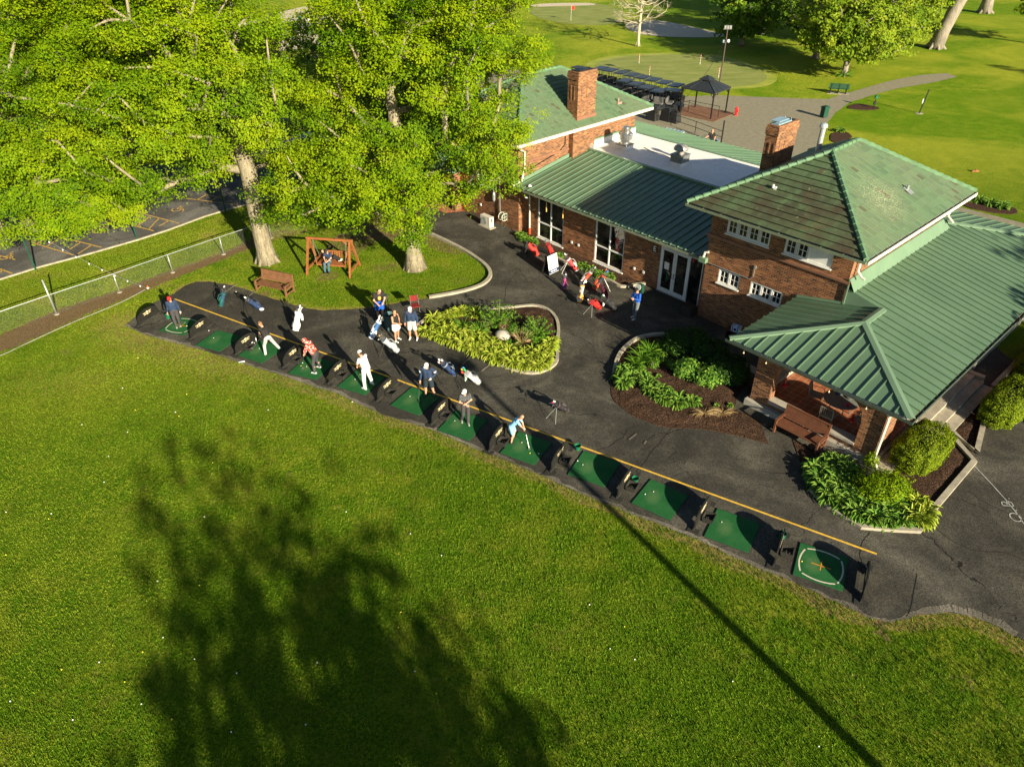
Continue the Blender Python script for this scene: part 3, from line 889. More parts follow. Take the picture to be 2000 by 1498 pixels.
# ------------------------------------------------------------------ the clubhouse (built in a,b,z under one Empty)
club = thing('clubhouse', 'long red brick clubhouse with green tile hip roofs, metal roofs and a corner porch', 'building', BO, BTH)
X_, Y_, Z_ = Vector((1, 0, 0)), Vector((0, 1, 0)), Vector((0, 0, 1))


def wallface(m, O, eu, n, L, H, holes=(), mat=0, depth=0.12, z0=0.0):
    """wall surface of length L along eu from z0 to H, facing n, with recessed openings (x0,x1,z0,z1)"""
    O = Vector(O); eu = Vector(eu); n = Vector(n)
    xs = sorted(set([0, L] + [h[0] for h in holes] + [h[1] for h in holes]))
    zs = sorted(set([z0, H] + [h[2] for h in holes] + [h[3] for h in holes]))
    flip = eu.cross(Z_).dot(n) < 0

    def q(a, b, c, d, uv):
        P = [a, b, c, d]
        if flip: P = P[::-1]; uv = uv[::-1]
        m.face(P, mat, uv)
    for i in range(len(xs) - 1):
        for j in range(len(zs) - 1):
            cx, cz = (xs[i] + xs[i + 1]) / 2, (zs[j] + zs[j + 1]) / 2
            if any(h[0] < cx < h[1] and h[2] < cz < h[3] for h in holes): continue
            a, b, c, d = xs[i], xs[i + 1], zs[j], zs[j + 1]
            q(O + eu * a + Z_ * c, O + eu * b + Z_ * c, O + eu * b + Z_ * d, O + eu * a + Z_ * d, [(a, c), (b, c), (b, d), (a, d)])
    for x0, x1, a0, a1 in holes:
        r = n * -depth
        def rev(p, s, L1):
            m.face([p, s, s + r, p + r], mat, [(0, 0), (L1, 0), (L1, depth), (0, depth)])
        c = [O + eu * x0 + Z_ * a0, O + eu * x1 + Z_ * a0, O + eu * x1 + Z_ * a1, O + eu * x0 + Z_ * a1]
        for i in range(4): rev(c[i], c[(i + 1) % 4], (c[(i + 1) % 4] - c[i]).length)


def frame_window(O, eu, n, w, h, cols, rows=1, parent=None, inset=0.07, fr=0.055, bars=(2, 2), blank=(), frame_mat=None, name='window'):
    """white framed window: frame object, glass pane child; cols = relative widths of the lights"""
    O, eu, n = Vector(O), Vector(eu), Vector(n); fm = frame_mat or M_WHITE
    m = MB(); g = MB()

    def bar(x0, x1, z0, z1, d0, d1, mb=m):
        P = [O + eu * x + Z_ * z - n * inset + n * d for d in (d0, d1) for z in (z0, z1) for x in (x0, x1)]
        f = [(0, 1, 3, 2), (5, 4, 6, 7), (1, 5, 7, 3), (4, 0, 2, 6), (2, 3, 7, 6), (4, 5, 1, 0)]
        for q in f:
            pts = [P[i] for i in q]; L1 = (pts[1] - pts[0]).length; L2 = (pts[2] - pts[1]).length
            mb.face(pts, 0, [(0, 0), (L1, 0), (L1, L2), (0, L2)])
    tot = sum(cols); xs = [0]
    for c in cols: xs.append(xs[-1] + c / tot * w)
    bar(0, w, 0, fr, -.02, .06); bar(0, w, h - fr, h, -.02, .06)
    for i, x in enumerate(xs):
        hw = fr / 2 if 0 < i < len(xs) - 1 else fr
        x0 = 0 if i == 0 else (w - fr if i == len(xs) - 1 else x - hw)
        bar(x0, x0 + (fr if i in (0, len(xs) - 1) else 2 * hw), fr, h - fr, -.02, .055)
    bar(-.05, w + .05, -.05, 0, -.02, .14)           # sill
    for i in range(len(cols)):
        a, b = xs[i] + fr, xs[i + 1] - fr
        if i in blank:
            bar(xs[i] + fr / 2, xs[i + 1] - fr / 2, fr, h - fr, -.01, .03); continue
        if bars:
            sf = 0.035
            for (x0, x1, z0, z1) in ((a, b, fr, fr + sf), (a, b, h - fr - sf, h - fr), (a, a + sf, fr, h - fr), (b - sf, b, fr, h - fr)): bar(x0, x1, z0, z1, -.01, .04)
            for k in range(1, bars[0]):
                x = a + (b - a) * k / bars[0]; bar(x - .012, x + .012, fr, h - fr, 0, .03)
            for k in range(1, bars[1]):
                z = fr + (h - 2 * fr) * k / bars[1]; bar(a, b, z - .012, z + .012, 0, .028)
    o = m.build(name, [fm], parent)
    P = [O + eu * x + Z_ * z - n * (inset + .015) for x, z in ((.01, .01), (w - .01, .01), (w - .01, h - .01), (.01, h - .01))]
    g.face(P, 0); g.build('pane', [M_GLASS], o)
    return o


# window openings of the two-storey right block, front face b=0 (a,z)
WR = [(0.83, 3.02, 4.74, 5.46), (3.75, 5.93, 4.72, 5.46), (0.79, 1.94, 2.20, 2.93), (2.53, 4.15, 2.20, 2.90)]
m = MB()
wallface(m, (0, 0, 0), X_, -Y_, 6.8, 5.86, WR)
wallface(m, (6.8, 0, 0), Y_, X_, 9.0, 5.86)
wallface(m, (0, 9.0, 0), X_, Y_, 6.8, 5.86)
wallface(m, (0, 0, 0), Y_, -X_, 9.0, 5.86)
m.build('wall', [M_BRICK], club)
m = MB()
for (z0, z1, pr) in ((4.30, 4.36, .05), (4.36, 4.47, .085)):
    m.box(-.05 - pr, 6.8 + pr, -pr, -.004, z0, z1)
    m.box(6.804, 6.8 + pr, -.004, .35, z0, z1)
m.build('belt_course', [M_BROWNM], club)
frame_window((WR[0][0], 0, WR[0][2]), X_, -Y_, 2.19, .72, (1, 1, 1, 1), parent=club)
frame_window((WR[1][0], 0, WR[1][2]), X_, -Y_, 2.18, .74, (.55, .55, 1.08), parent=club, blank=(2,))
frame_window((WR[2][0], 0, WR[2][2]), X_, -Y_, 1.15, .73, (1, 1), parent=club)
frame_window((WR[3][0], 0, WR[3][2]), X_, -Y_, 1.62, .70, (1, 1, 1), parent=club)

# left block: two storeys, a -21..-13.9, b .5..11
WL = [(3.2, 4.45, 2.20, 2.92), (3.0, 4.4, 4.55, 5.3), (0.6, 2.0, 4.55, 5.3)]
m = MB()
wallface(m, (-21, .5, 0), X_, -Y_, 7.1, 5.66, WL)
wallface(m, (-13.9, .5, 0), Y_, X_, 10.6, 5.66)
wallface(m, (-21, .5, 0), Y_, -X_, 10.6, 5.66)
wallface(m, (-21, 11.1, 0), X_, Y_, 7.1, 5.66)
m.box(-13.9, -13.52, 4.75, 6.75, 3.3, 5.7, 0)      # chimney breast
m.build('wall', [M_BRICK], club)
for (x0, x1, z0, z1), c in zip(WL, ((1, 1), (1, 1, 1), (1, 1, 1))):
    frame_window((-21 + x0, .5, z0), X_, -Y_, x1 - x0, z1 - z0, c, parent=club)
m = MB(); m.box(-21.06, -13.83, .42, .496, 4.28, 4.42); m.box(-13.896, -13.82, .43, 4.74, 4.282, 4.418)
m.build('belt_course', [M_BROWNM], club)

# long middle range, facade plane b=.75
FA_ = .75
holes = [(-12.45, -10.3, .12, 2.62), (-7.78, -5.65, .12, 2.62), (-3.2, -.55, 0.03, 2.62)]
m = MB()
wallface(m, (-13.9, FA_, 0), X_, -Y_, 13.9, 2.98, [(a + 13.9, b + 13.9, c, d) for a, b, c, d in holes], depth=.14)
wallface(m, (-20, 15.6, 0), X_, Y_, 20, 2.98)
m.build('wall', [M_BRICK], club)


def shop_window(a0, a1, z0, z1, vert, hor):
    m = MB(); f = .07; y0, y1 = FA_ + .03, FA_ + .10
    m.box(a0, a1, y0, y1, z0, z0 + f); m.box(a0, a1, y0, y1, z1 - f, z1)
    m.box(a0, a0 + f, y0, y1, z0 + f, z1 - f); m.box(a1 - f, a1, y0, y1, z0 + f, z1 - f)
    for v in vert: m.box(v - f / 2, v + f / 2, y0 + .004, y1, z0 + f, z1 - f)
    for h in hor: m.box(a0 + f, a1 - f, y0 + .008, y1, h - f / 2, h + f / 2)
    m.box(a0 - .06, a1 + .06, FA_ - .06, FA_ + .02, z0 - .07, z0 - .003)
    o = m.build('window', [M_WHITE], club)
    g = MB(); g.face([(a0, y1 - .01, z0), (a1, y1 - .01, z0), (a1, y1 - .01, z1), (a0, y1 - .01, z1)]); g.build('pane', [M_GLASS], o)
    return o


shop_window(-12.45, -10.3, .12, 2.62, [-11.37], [1.10])
shop_window(-7.78, -5.65, .12, 2.62, [-6.72], [1.12])
# glazed doors with sidelight
m = MB(); y0, y1 = FA_ + .02, FA_ + .10
m.box(-3.2, -.55, y0, y1, 2.52, 2.62); m.box(-3.2, -3.12, y0, y1, .03, 2.52); m.box(-1.42, -1.34, y0, y1, .03, 2.52); m.box(-.62, -.55, y0, y1, .03, 2.52); m.box(-3.2, -.55, y0 - .06, y1, .0, .03)
fo = m.build('door_frame', [M_WHITE], club)
g = MB(); g.face([(-1.34, y1 - .01, .03), (-.62, y1 - .01, .03), (-.62, y1 - .01, 2.52), (-1.34, y1 - .01, 2.52)]); g.build('pane', [M_GLASS], fo)
for k, (a0, a1) in enumerate(((-3.12, -2.28), (-2.26, -1.42))):
    m = MB(); s = .10
    m.box(a0, a1, y0, y1 - .02, .04, .24); m.box(a0, a1, y0, y1 - .02, 2.38, 2.51); m.box(a0, a0 + s, y0, y1 - .02, .24, 2.38); m.box(a1 - s, a1, y0, y1 - .02, .24, 2.38)
    d = m.build('door', [M_WHITE], club)
    g = MB(); g.face([(a0, y1 - .04, .2), (a1, y1 - .04, .2), (a1, y1 - .04, 2.4), (a0, y1 - .04, 2.4)]); g.build('pane', [M_GLASS], d)
    h = MB(); hx = -2.20 if k else -2.34
    h.tube([(hx, y0, .95), (hx, y0 - .06, .98), (hx, y0 - .06, 1.22), (hx, y0, 1.25)], .014, 6); h.build('handle', [M_BLACKM], d)
# sheet of paper behind the glass and round lamp details
m = MB(); m.box(-2.9, -2.6, y0 + .012, y0 + .018, 1.35, 1.75); m.build('notice', [M_WHITE], club)

# wall plates, bells and the E
m = MB(); pz = 2.05
m.box(-3.72, -3.44, FA_ - .02, FA_ - .003, pz, pz + .42)
pl = m.build('letter_plate', [M_BLACK], club)
m = MB(); a = -3.66
for (x0, x1, z0, z1) in ((0, .05, .06, .36), (.05, .17, .06, .11), (.05, .15, .185, .235), (.05, .17, .31, .36)): m.box(a + x0, a + x1, FA_ - .03, FA_ - .022, pz + z0, pz + z1)
m.build('letter', [M_WHITE], pl)
for a in (-9.6, -9.05, -4.85, -4.2):
    m = MB(); m.box(a, a + .11, FA_ - .05, FA_ - .003, .62, .76); m.build('wall_socket', [M_WHITE], club)
m = MB(); m.box(-17.6, -17.48, .45, .497, .75, .9); m.build('wall_socket', [M_WHITE], club)
m = MB(); m.box(2.55, 2.65, -.05, -.003, 3.55, 3.7)
m.tube([(2.6, -.03, 3.6), (2.6, -.03, 3.15), (2.45, -.03, 2.98), (.1, -.03, 3.0)], .014, 6)
m.build('conduit', [M_GALV], club)
for a in (-9.9, -11.25):
    m = MB(); m.lathe([(.035, 0), (.035, .42), (.02, .45)], (a, .28, 2.2), 8); m.tube([(a, .28, 2.62), (a, .28, 2.95)], .006, 4)
    t = m.build('wind_chime', [plain('brass_chime', (.55, .36, .10), .4, var=.1)], club)


# ---------------- roofs
def plane_pt(O, e, s, n, x, y, h=0): return O + e * x + s * y + n * h


def tile_plane(m, eL, eR, tL, tR, course=.34, lift=.058, mat=0, thick=.03):
    eL, eR, tL, tR = [Vector(p) for p in (eL, eR, tL, tR)]
    e = (eR - eL).normalized(); n = e.cross(tL - eL).normalized()
    if n.z < 0: n = -n
    s = n.cross(e).normalized()
    if s.z < 0: s = -s
    H = (tL - eL).dot(s); W_ = (eR - eL).length; xl1 = (tL - eL).dot(e); xr1 = (tR - eL).dot(e)
    k = max(1, round(H / course)); step = H / k
    for i in range(k):
        y0, y1 = i * step, (i + 1) * step
        xl0, xr0 = xl1 * y0 / H, W_ + (xr1 - W_) * y0 / H; xa, xb = xl1 * y1 / H, W_ + (xr1 - W_) * y1 / H
        # small steps in the row so the lower edge is not a ruler line
        nseg = max(1, int((xr0 - xl0) / .9)); hs = [lift + .012 * mnoise.noise(Vector((q * 1.9, i * 2.7, W_))) for q in range(nseg + 1)]
        for q in range(nseg):
            u0, u1 = q / nseg, (q + 1) / nseg
            a0, a1 = xl0 + (xr0 - xl0) * u0, xl0 + (xr0 - xl0) * u1; b0, b1 = xa + (xb - xa) * u0, xa + (xb - xa) * u1
            P = lambda x, y, h: plane_pt(eL, e, s, n, x, y, h)
            m.face([P(a0, y0, hs[q]), P(a1, y0, hs[q + 1]), P(b1, y1, .004), P(b0, y1, .004)], mat, [(a0, i * .34 + .002), (a1, i * .34 + .002), (b1, i * .34 + .338), (b0, i * .34 + .338)])
            m.face([P(a0, y0, -.03), P(a1, y0, -.03), P(a1, y0, hs[q + 1]), P(a0, y0, hs[q])], mat, [(a0, 0), (a1, 0), (a1, .05), (a0, .05)])


def ridge_caps(m, p, q, r=.105, step=.36, mat=0, lift=.05):
    p, q = Vector(p), Vector(q); L = (q - p).length; k = max(1, int(L / step)); d = (q - p) / k; up = Vector((0, 0, lift))
    for i in range(k):
        a = p + d * i + up; b = p + d * (i + 1.06) + up * .6
        m.tube([a, b], [r * 1.08, r * .86], 7, mat)


def gutter(m, p, q, out, mat=0, w=.13, h=.11):
    """open box gutter from p to q; out = outward horizontal direction"""
    p, q, out = Vector(p), Vector(q), Vector(out).normalized(); dz = Z_ * h; L = (q - p).length
    uv = [(0, 0), (L, 0), (L, w), (0, w)]
    i0, i1 = p - dz, q - dz; o0, o1 = p - dz + out * w, q - dz + out * w
    m.face([i0, o0, o1, i1][::1], mat, uv); m.face([o0, o1, o1 + dz, o0 + dz], mat, uv); m.face([o0 + dz - out * .015, o1 + dz - out * .015, o1 - out * .015, o0 - out * .015], mat, uv)
    m.face([o0 + dz - out * .015, o0 + dz, o1 + dz, o1 + dz - out * .015], mat, uv)
    m.face([i0, i0 + dz, o0 + dz, o0], mat, uv); m.face([i1, o1, o1 + dz, i1 + dz], mat, uv)
    k = int(L / .9)
    for i in range(1, k):
        c = p + (q - p) * i / k
        m.beam(c + Z_ * .005, c + out * w + Z_ * .005, .03, .012, mat)


def hip_roof(a0, a1, b0, b1, z, rise, mats, parent):
    w = (a1 - a0) / 2; c = (a0 + a1) / 2; r0, r1 = b0 + w, b1 - w
    R0, R1 = (c, r0, z + rise), (c, r1, z + rise)
    E = [(a0, b0, z), (a1, b0, z), (a1, b1, z), (a0, b1, z)]
    m = MB()
    tile_plane(m, E[0], E[1], R0, R0, mat=1); tile_plane(m, E[1], E[2], R0, R1, mat=0)
    tile_plane(m, E[2], E[3], R1, R1, mat=0); tile_plane(m, E[3], E[0], R1, R0, mat=0)
    ro = m.build('roof', mats, parent)
    m = MB()
    ridge_caps(m, E[0], R0); ridge_caps(m, E[1], R0); ridge_caps(m, E[2], R1); ridge_caps(m, E[3], R1); ridge_caps(m, R0, R1)
    m.build('ridge_cap', [M_RIDGE], ro)
    return ro, R0, R1


# right block roof: eaves at z=6
ea0, ea1, eb0, eb1, ez = -.82, 7.60, -1.02, 9.80, 6.0
roofR, RR0, RR1 = hip_roof(ea0, ea1, eb0, eb1, ez, 2.34, [M_TILE_L, M_TILE_D], club)
m = MB(); m.box(ea0 + .04, ea1 - .04, eb0 + .04, eb1 - .04, ez - .14, ez - .06); m.build('soffit', [M_WHITE], club)
m = MB(); gutter(m, (ea0 - .02, eb0 + .03, ez - .02), (ea1 + .05, eb0 + .03, ez - .02), (0, -1, 0)); gutter(m, (ea1 - .03, eb0 - .02, ez - .02), (ea1 - .03, eb1, ez - .02), (1, 0, 0)); m.build('gutter', [M_GUTTER], club)
m = MB(); m.box(ea1 + .104, ea1 + .125, eb0, eb1, ez - .17, ez - .012); m.box(ea0, ea0 + .03, eb0, eb1, ez - .16, ez - .02); m.build('fascia', [M_OFFW], club)


def brackets(line, out, n, z, parent, l=.55):
    p, q = Vector(line[0]), Vector(line[1]); out = Vector(out)
    for i in range(n):
        c = p + (q - p) * (i + .5) / n
        m = MB(); d = (q - p).normalized() * .05
        a = c - d; b = c + d
        P0 = [a, b, b + out * l, a + out * l]
        m.face([v - Z_ * (.17 if k < 2 else .10) for k, v in enumerate(P0)][::-1]); top = [v for v in P0]
        lo = [P0[0] - Z_ * .17, P0[1] - Z_ * .17, P0[2] - Z_ * .10, P0[3] - Z_ * .10]
        for k in range(4): m.face([lo[k], lo[(k + 1) % 4], top[(k + 1) % 4], top[k]])
        m.build('rafter_tail', [M_WHITE], parent)


brackets([(-.1, 0, ez - .14), (6.9, 0, ez - .14)], (0, -1, 0), 8, 0, club, .85)
brackets([(6.8, -.1, ez - .14), (6.8, 9.1, ez - .14)], (1, 0, 0), 11, 0, club, .65)
m = MB()
for z in (5.86,): m.box(6.81, 6.9, .2, 8.9, 5.52, 5.72)
m.build('frieze_board', [M_WHITE], club)

# left block roof
la0, la1, lb0, lb1, lz = -21.8, -13.05, -.28, 11.8, 5.80
roofL, RL0, RL1 = hip_roof(la0, la1, lb0, lb1, lz, 2.40, [M_TILE_L, M_TILE_L], club)
m = MB(); m.box(la0 + .04, la1 - .04, lb0 + .04, lb1 - .04, lz - .14, lz - .06); m.build('soffit', [M_WHITE], club)
m = MB(); m.box(la1 + .0, la1 + .06, lb0, lb1, lz - .2, lz - .03); m.box(la0, la1, lb0 - .06, lb0 - .002, lz - .18, lz - .03); m.build('fascia', [M_OFFW], club)
brackets([(-13.9, .4, lz - .14), (-13.9, 11.2, lz - .14)], (1, 0, 0), 12, 0, club, .85)
brackets([(-20.9, .5, lz - .14), (-14, .5, lz - .14)], (0, -1, 0), 7, 0, club, .7)


# standing seam planes
def seam_plane(m, pts, e, spacing=.46, mat=0, rib=(.035, .055), x_off=.0, rib_mat=None):
    """convex roof polygon; e = horizontal direction along the eave; ribs run up the slope"""
    rib_mat = mat if rib_mat is None else rib_mat
    P = [Vector(p) for p in pts]; e = Vector(e).normalized()
    n = (P[1] - P[0]).cross(P[2] - P[0]).normalized()
    if n.z < 0: n = -n
    s = n.cross(e).normalized()
    if s.z < 0: s = -s
    Q = [((p - P[0]).dot(e), (p - P[0]).dot(s)) for p in P]
    ar = sum(Q[i][0] * Q[(i + 1) % len(Q)][1] - Q[(i + 1) % len(Q)][0] * Q[i][1] for i in range(len(Q)))
    k = range(len(P)) if ar * (e.cross(s).dot(n)) > 0 else range(len(P) - 1, -1, -1)
    m.face([P[i] for i in k], mat, [Q[i] for i in k])
    x0, x1 = min(q[0] for q in Q), max(q[0] for q in Q)
    x = x0 + spacing * .5 + x_off
    while x < x1 - .05:
        ys = []
        for i in range(len(Q)):
            a, b = Q[i], Q[(i + 1) % len(Q)]
            if (a[0] - x) * (b[0] - x) < 0: ys.append(a[1] + (b[1] - a[1]) * (x - a[0]) / (b[0] - a[0]))
        if len(ys) >= 2 and max(ys) - min(ys) > .12:
            p = P[0] + e * x + s * (min(ys) - .015) + n * rib[1] / 2; q = P[0] + e * x + s * (max(ys) - .02) + n * rib[1] / 2
            m.beam(p, q, rib[0], rib[1], rib_mat, up=n)
        x += spacing


def metal_roof(pts, e, **kw):
    m = MB(); seam_plane(m, pts, e, **kw)
    return m.build('metal_roof', [M_METAL], club)


mz0, mz1 = 3.10, 4.05
fr = metal_roof([(-13.86, .12, mz0), (-.004, .12, mz0), (-.004, 6.2, mz1), (-13.86, 6.2, mz1)], X_, spacing=.455)
metal_roof([(-.004, 16.35, 3.05), (-19.5, 16.35, 3.05), (-19.5, 11.25, mz1), (-.004, 11.25, mz1)], X_, spacing=.40)
m = MB(); m.box(-13.9, 0, 6.12, 6.34, mz1 - .05, mz1 + .09); m.box(-13.9, 0, 11.15, 11.3, mz1 - .06, mz1 + .05)
m.box(-13.896, -13.72, .15, 6.1, 3.15, 3.16)
m.build('roof_flashing', [M_TRIM], fr)
# sloping flashing where the metal roof meets the left block
m = MB(); m.beam((-13.84, .1, mz0 + .12), (-13.84, 6.2, mz1 + .12), .05, .22, 0); m.build('roof_flashing', [M_TRIM], fr)
m = MB(); gutter(m, (-13.9, .13, mz0 - .01), (-.02, .13, mz0 - .01), (0, -1, 0)); m.build('gutter', [M_GUTTER], club)
m = MB(); m.box(-13.88, -.02, .16, .70, mz0 - .12, mz0 - .08); m.build('soffit', [M_WHITE], club)
brackets([(-13.5, .745, mz0 - .12), (-.3, .745, mz0 - .12)], (0, -1, 0), 14, 0, club, .6)
# flat roof
m = MB(); m.box(-13.88, 0, 6.34, 11.15, 3.9, mz1); m.build('flat_roof', [M_MEMBR], club)
m = MB(); m.box(-13.9 + .004, -13.78, 6.36, 11.12, mz1 + .004, mz1 + .36); m.box(-13.78, -13.2, 6.36, 6.42, mz1 + .004, mz1 + .35)
m.build('parapet_flashing', [M_MEMBR], club)
m = MB(); m.box(-13.896, -13.74, 6.36, 11.12, mz1 + .362, mz1 + .46); m.build('roof_flashing', [M_TRIM], club)
# seams and a cable on the membrane
m = MB(); m.tube([(-11.3, 9.0, mz1 + .03), (-10.4, 8.7, mz1 + .03), (-9.6, 8.75, mz1 + .03), (-8.0, 8.2, mz1 + .03)], .018, 5); m.build('cable', [M_BLACK], club)


# porch and side wing roof
pz, hz = 3.0, 3.80
A0, A1, F0, BK = 4.82, 12.05, -5.2, 15.3
c = (A0 + A1) / 2; sl = (hz - pz) / ((A1 - A0) / 2); wt = pz + sl * (A1 - 6.8)
kb = F0 + (A1 - A0) / 2
m = MB()
seam_plane(m, [(A0, F0, pz), (A1, F0, pz), (c, kb, hz)], X_, spacing=.46)
seam_plane(m, [(A0, 0, pz), (A0, F0, pz), (c, kb, hz), (c, 0, hz)], Y_, spacing=.46)
seam_plane(m, [(A1, F0, pz), (A1, 0, pz), (c, 0, hz), (c, kb, hz)], Y_, spacing=.46)
seam_plane(m, [(A1, 0, pz), (A1, 10.05, pz), (6.8, 10.05, wt), (6.8, 0, wt)], Y_, spacing=.46)
seam_plane(m, [(A1, 10.05, pz), (A1, BK, pz), (6.8, 10.05, wt)], Y_, spacing=.46)
seam_plane(m, [(A1, BK, pz), (0, BK, pz), (0, 10.05, wt), (6.8, 10.05, wt)], X_, spacing=.46)
pr = m.build('metal_roof', [M_METAL], club)
m = MB()
m.box(0, 6.8, 9.0, 10.05, wt - .1, wt)
# closing triangle between the small ridge and the block wall
m.face([(c, -.002, hz), (6.8, -.002, wt), (6.8, -.002, pz + sl * (6.8 - A0))], 0)
m.face([(6.8, -.002, wt), (c, -.002, hz), (c, .12, hz - .2), (6.8, .12, wt - .2)], 0)
m.beam((6.86, -.05, pz + sl * (6.8 - A0)), (6.86, -.05, wt + .4), .05, .05)
m.box(6.805, 6.86, -.05, 9.3, wt - .05, wt + .42)        # upstand flashing along the block wall
m.face([(6.86, -.05, wt + .42), (7.16, -.05, wt - .06), (7.16, 9.6, wt - .06), (6.86, 9.3, wt + .42)], 0)
m.beam((4.82, -.03, pz + .04), (6.8, -.03, pz + .04 + sl * 1.98), .06, .10)
for p, q in (((A0, F0, pz), (c, kb, hz)), ((A1, F0, pz), (c, kb, hz)), ((c, kb, hz), (c, -.02, hz)), ((A1, BK, pz), (6.8, 10.05, wt))):
    p, q = Vector(p), Vector(q); d = (q - p).normalized(); s = d.cross(Z_).normalized()
    for sg in (1, -1):
        m.face([p + Z_ * .10, q + Z_ * .10, q + s * sg * .15 + Z_ * .058, p + s * sg * .15 + Z_ * .058][::sg], 0)
        m.face([p + s * sg * .15 + Z_ * .058, q + s * sg * .15 + Z_ * .058, q + s * sg * .15 - Z_ * .01, p + s * sg * .15 - Z_ * .01][::sg], 0)
m.build('roof_flashing', [M_TRIM], pr)
m = MB(); gutter(m, (A0 - .1, F0 + .02, pz - .01), (A1 + .12, F0 + .02, pz - .01), (0, -1, 0)); gutter(m, (A1 - .02, F0 - .1, pz - .01), (A1 - .02, BK, pz - .01), (1, 0, 0)); m.build('gutter', [plain('dark_gutter', (.05, .07, .05), .5)], club)
m = MB(); m.box(A0 + .05, A1 - .05, F0 + .06, -.01, pz - .12, pz - .06); m.box(6.82, A1 - .05, 0.01, BK - .05, pz - .12, pz - .06); m.build('soffit', [M_WHITE], club)
brackets([(5.2, -4.5, pz - .12), (11.9, -4.5, pz - .12)], (0, -1, 0), 7, 0, club, .55)

# chimneys
def chimney(a0, a1, b0, b1, z0, z1, parent, cap):
    m = MB()
    m.box(a0, a1, b0, b1, z0, z1 - .45)
    m.box(a0 - .04, a1 + .04, b0 - .04, b1 + .04, z1 - .45, z1 - .12); m.box(a0 - .01, a1 + .01, b0 - .01, b1 + .01, z1 - .12, z1)
    for (x, y0, y1) in ((b0 + .3, z1 - 1.6, z1 - .8), (b0 + .75, z1 - 1.6, z1 - .8)):   # raised panels
        m.box(a1, a1 + .025, x, x + .10, y0, y1)
    m.box(a0 + .25, a0 + .32, b0 - .025, b0, z1 - 1.6, z1 - .8); m.box(a0 + .52, a0 + .59, b0 - .025, b0, z1 - 1.6, z1 - .8)
    ch = m.build('chimney', [M_BRICK], parent)
    m = MB(); m.box(a0 + .12, a1 - .12, b0 + .12, b1 - .5, z1 + .002, z1 + .05)
    for x in (a0 + .15, a1 - .15):
        for y in (b0 + .15, b1 - .55): m.box(x - .015, x + .015, y - .015, y + .015, z1 + .05, z1 + .17)
    m.box(a0 + .08, a1 - .08, b0 + .08, b1 - .85, z1 + .17, z1 + .20)
    m.build('chimney_cap', [cap], ch)
    m = MB(); m.box(a0 + .1, a1 - .1, b1 - .4, b1 - .1, z1 + .001, z1 + .015); m.build('flue', [M_BLACK], ch)
    return ch


chimney(-14.38, -13.52, 5.02, 6.62, 5.6, 8.80, roofL, M_BLACKM)
m = MB(); m.box(-14.44, -13.46, 4.96, 6.68, 6.0, 6.27); m.build('chimney_flashing', [M_BROWNM], roofL)
chimney(-.66, -.03, 4.6, 6.4, 3.9, 8.45, club, plain('pale_blue_cap', (.22, .34, .40), .4))
# roof vents
m = MB(); m.tube([(.85, 7.25, 6.7), (.85, 7.25, 8.05)], .13, 12); m.lathe([(.13, 0), (.20, .03), (.20, .14), (.15, .22), (.05, .25)], (.85, 7.25, 8.05), 14)
m.build('flue_pipe', [plain('pale_flue_metal', (.42, .46, .46), .4, .4)], roofR)
m = MB(); m.lathe([(.06, 0), (.06, .32), (.045, .32), (.045, .2)], (6.15, 5.3, 6.75), 10); m.face([(6.42, 5.12, 6.73), (6.42, 5.48, 6.73), (6.02, 5.48, 6.95), (6.02, 5.12, 6.95)]); m.build('vent_pipe', [M_GALV], roofR)
m = MB(); m.lathe([(.055, 0), (.055, .3), (.04, .3)], (-13.95, 9.3, 6.3), 8); m.box(-14.15, -13.8, 9.1, 9.5, 6.24, 6.36); m.build('vent_pipe', [plain('copper_vent', (.30, .20, .16), .6)], roofL)
m = MB(); m.box(2.3, 2.42, .75, .82, 6.95, 7.12); m.box(2.25, 2.3, .7, .8, 7.05, 7.2); m.build('roof_hook', [M_WHITE], roofR)
# mushroom fans
def fan(a, b, style):
    m = MB()
    if style == 0:
        m.box(a - .38, a + .38, b - .38, b + .38, mz1, mz1 + .26, 0); m.box(a - .42, a + .42, b - .42, b + .42, mz1 + .26, mz1 + .30, 1)
        m.lathe([(.30, .30), (.28, .42), (.30, .55), (.44, .62), (.46, .95), (.40, 1.02), (.30, 1.04), (.29, 1.28), (.24, 1.36), (.08, 1.40), (0, 1.40)], (a, b, mz1), 18, 2)
        m.blob((a + .42, b - .1, mz1 + .98), (.12, .12, .08), 2)
    else:
        m.box(a - .36, a + .36, b - .36, b + .36, mz1, mz1 + .22, 0); m.box(a - .40, a + .40, b - .40, b + .40, mz1 + .22, mz1 + .62, 1); m.box(a - .43, a + .43, b - .43, b + .43, mz1 + .62, mz1 + .66, 1)
        m.lathe([(.22, .66), (.22, .88), (.42, .90), (.44, .98), (.38, 1.10), (.26, 1.18), (.08, 1.21), (0, 1.21)], (a, b, mz1), 18, 3)
    return m.build('roof_fan', [M_MEMBR, M_GREYM, M_STEEL, plain('dull_vent_metal', (.30, .29, .26), .45, .4)], club, smooth=False)


fan(-12.1, 8.05, 0); fan(-7.75, 7.95, 1)
m = MB(); m.box(-1.3, -1.15, 5.3, 5.45, 3.95, 4.5); m.box(-1.36, -1.1, 5.25, 5.5, 4.5, 4.62); m.build('vent_pipe', [M_BROWNM], club)

# porch: plinth, floor, pillars, arches
m = MB()
m.box(5.78, 11.25, -4.74, -.02, 0, .30); m.box(11.25, 11.3, -4.74, 15, 0, .28)
m.build('porch_plinth', [M_CONC], club)
m = MB(); m.face([(6.0, -4.4, .36), (11.2, -4.4, .36), (11.2, -.02, .36), (6.0, -.02, .36)], 0); m.build('porch_floor', [M_PAVER], club)


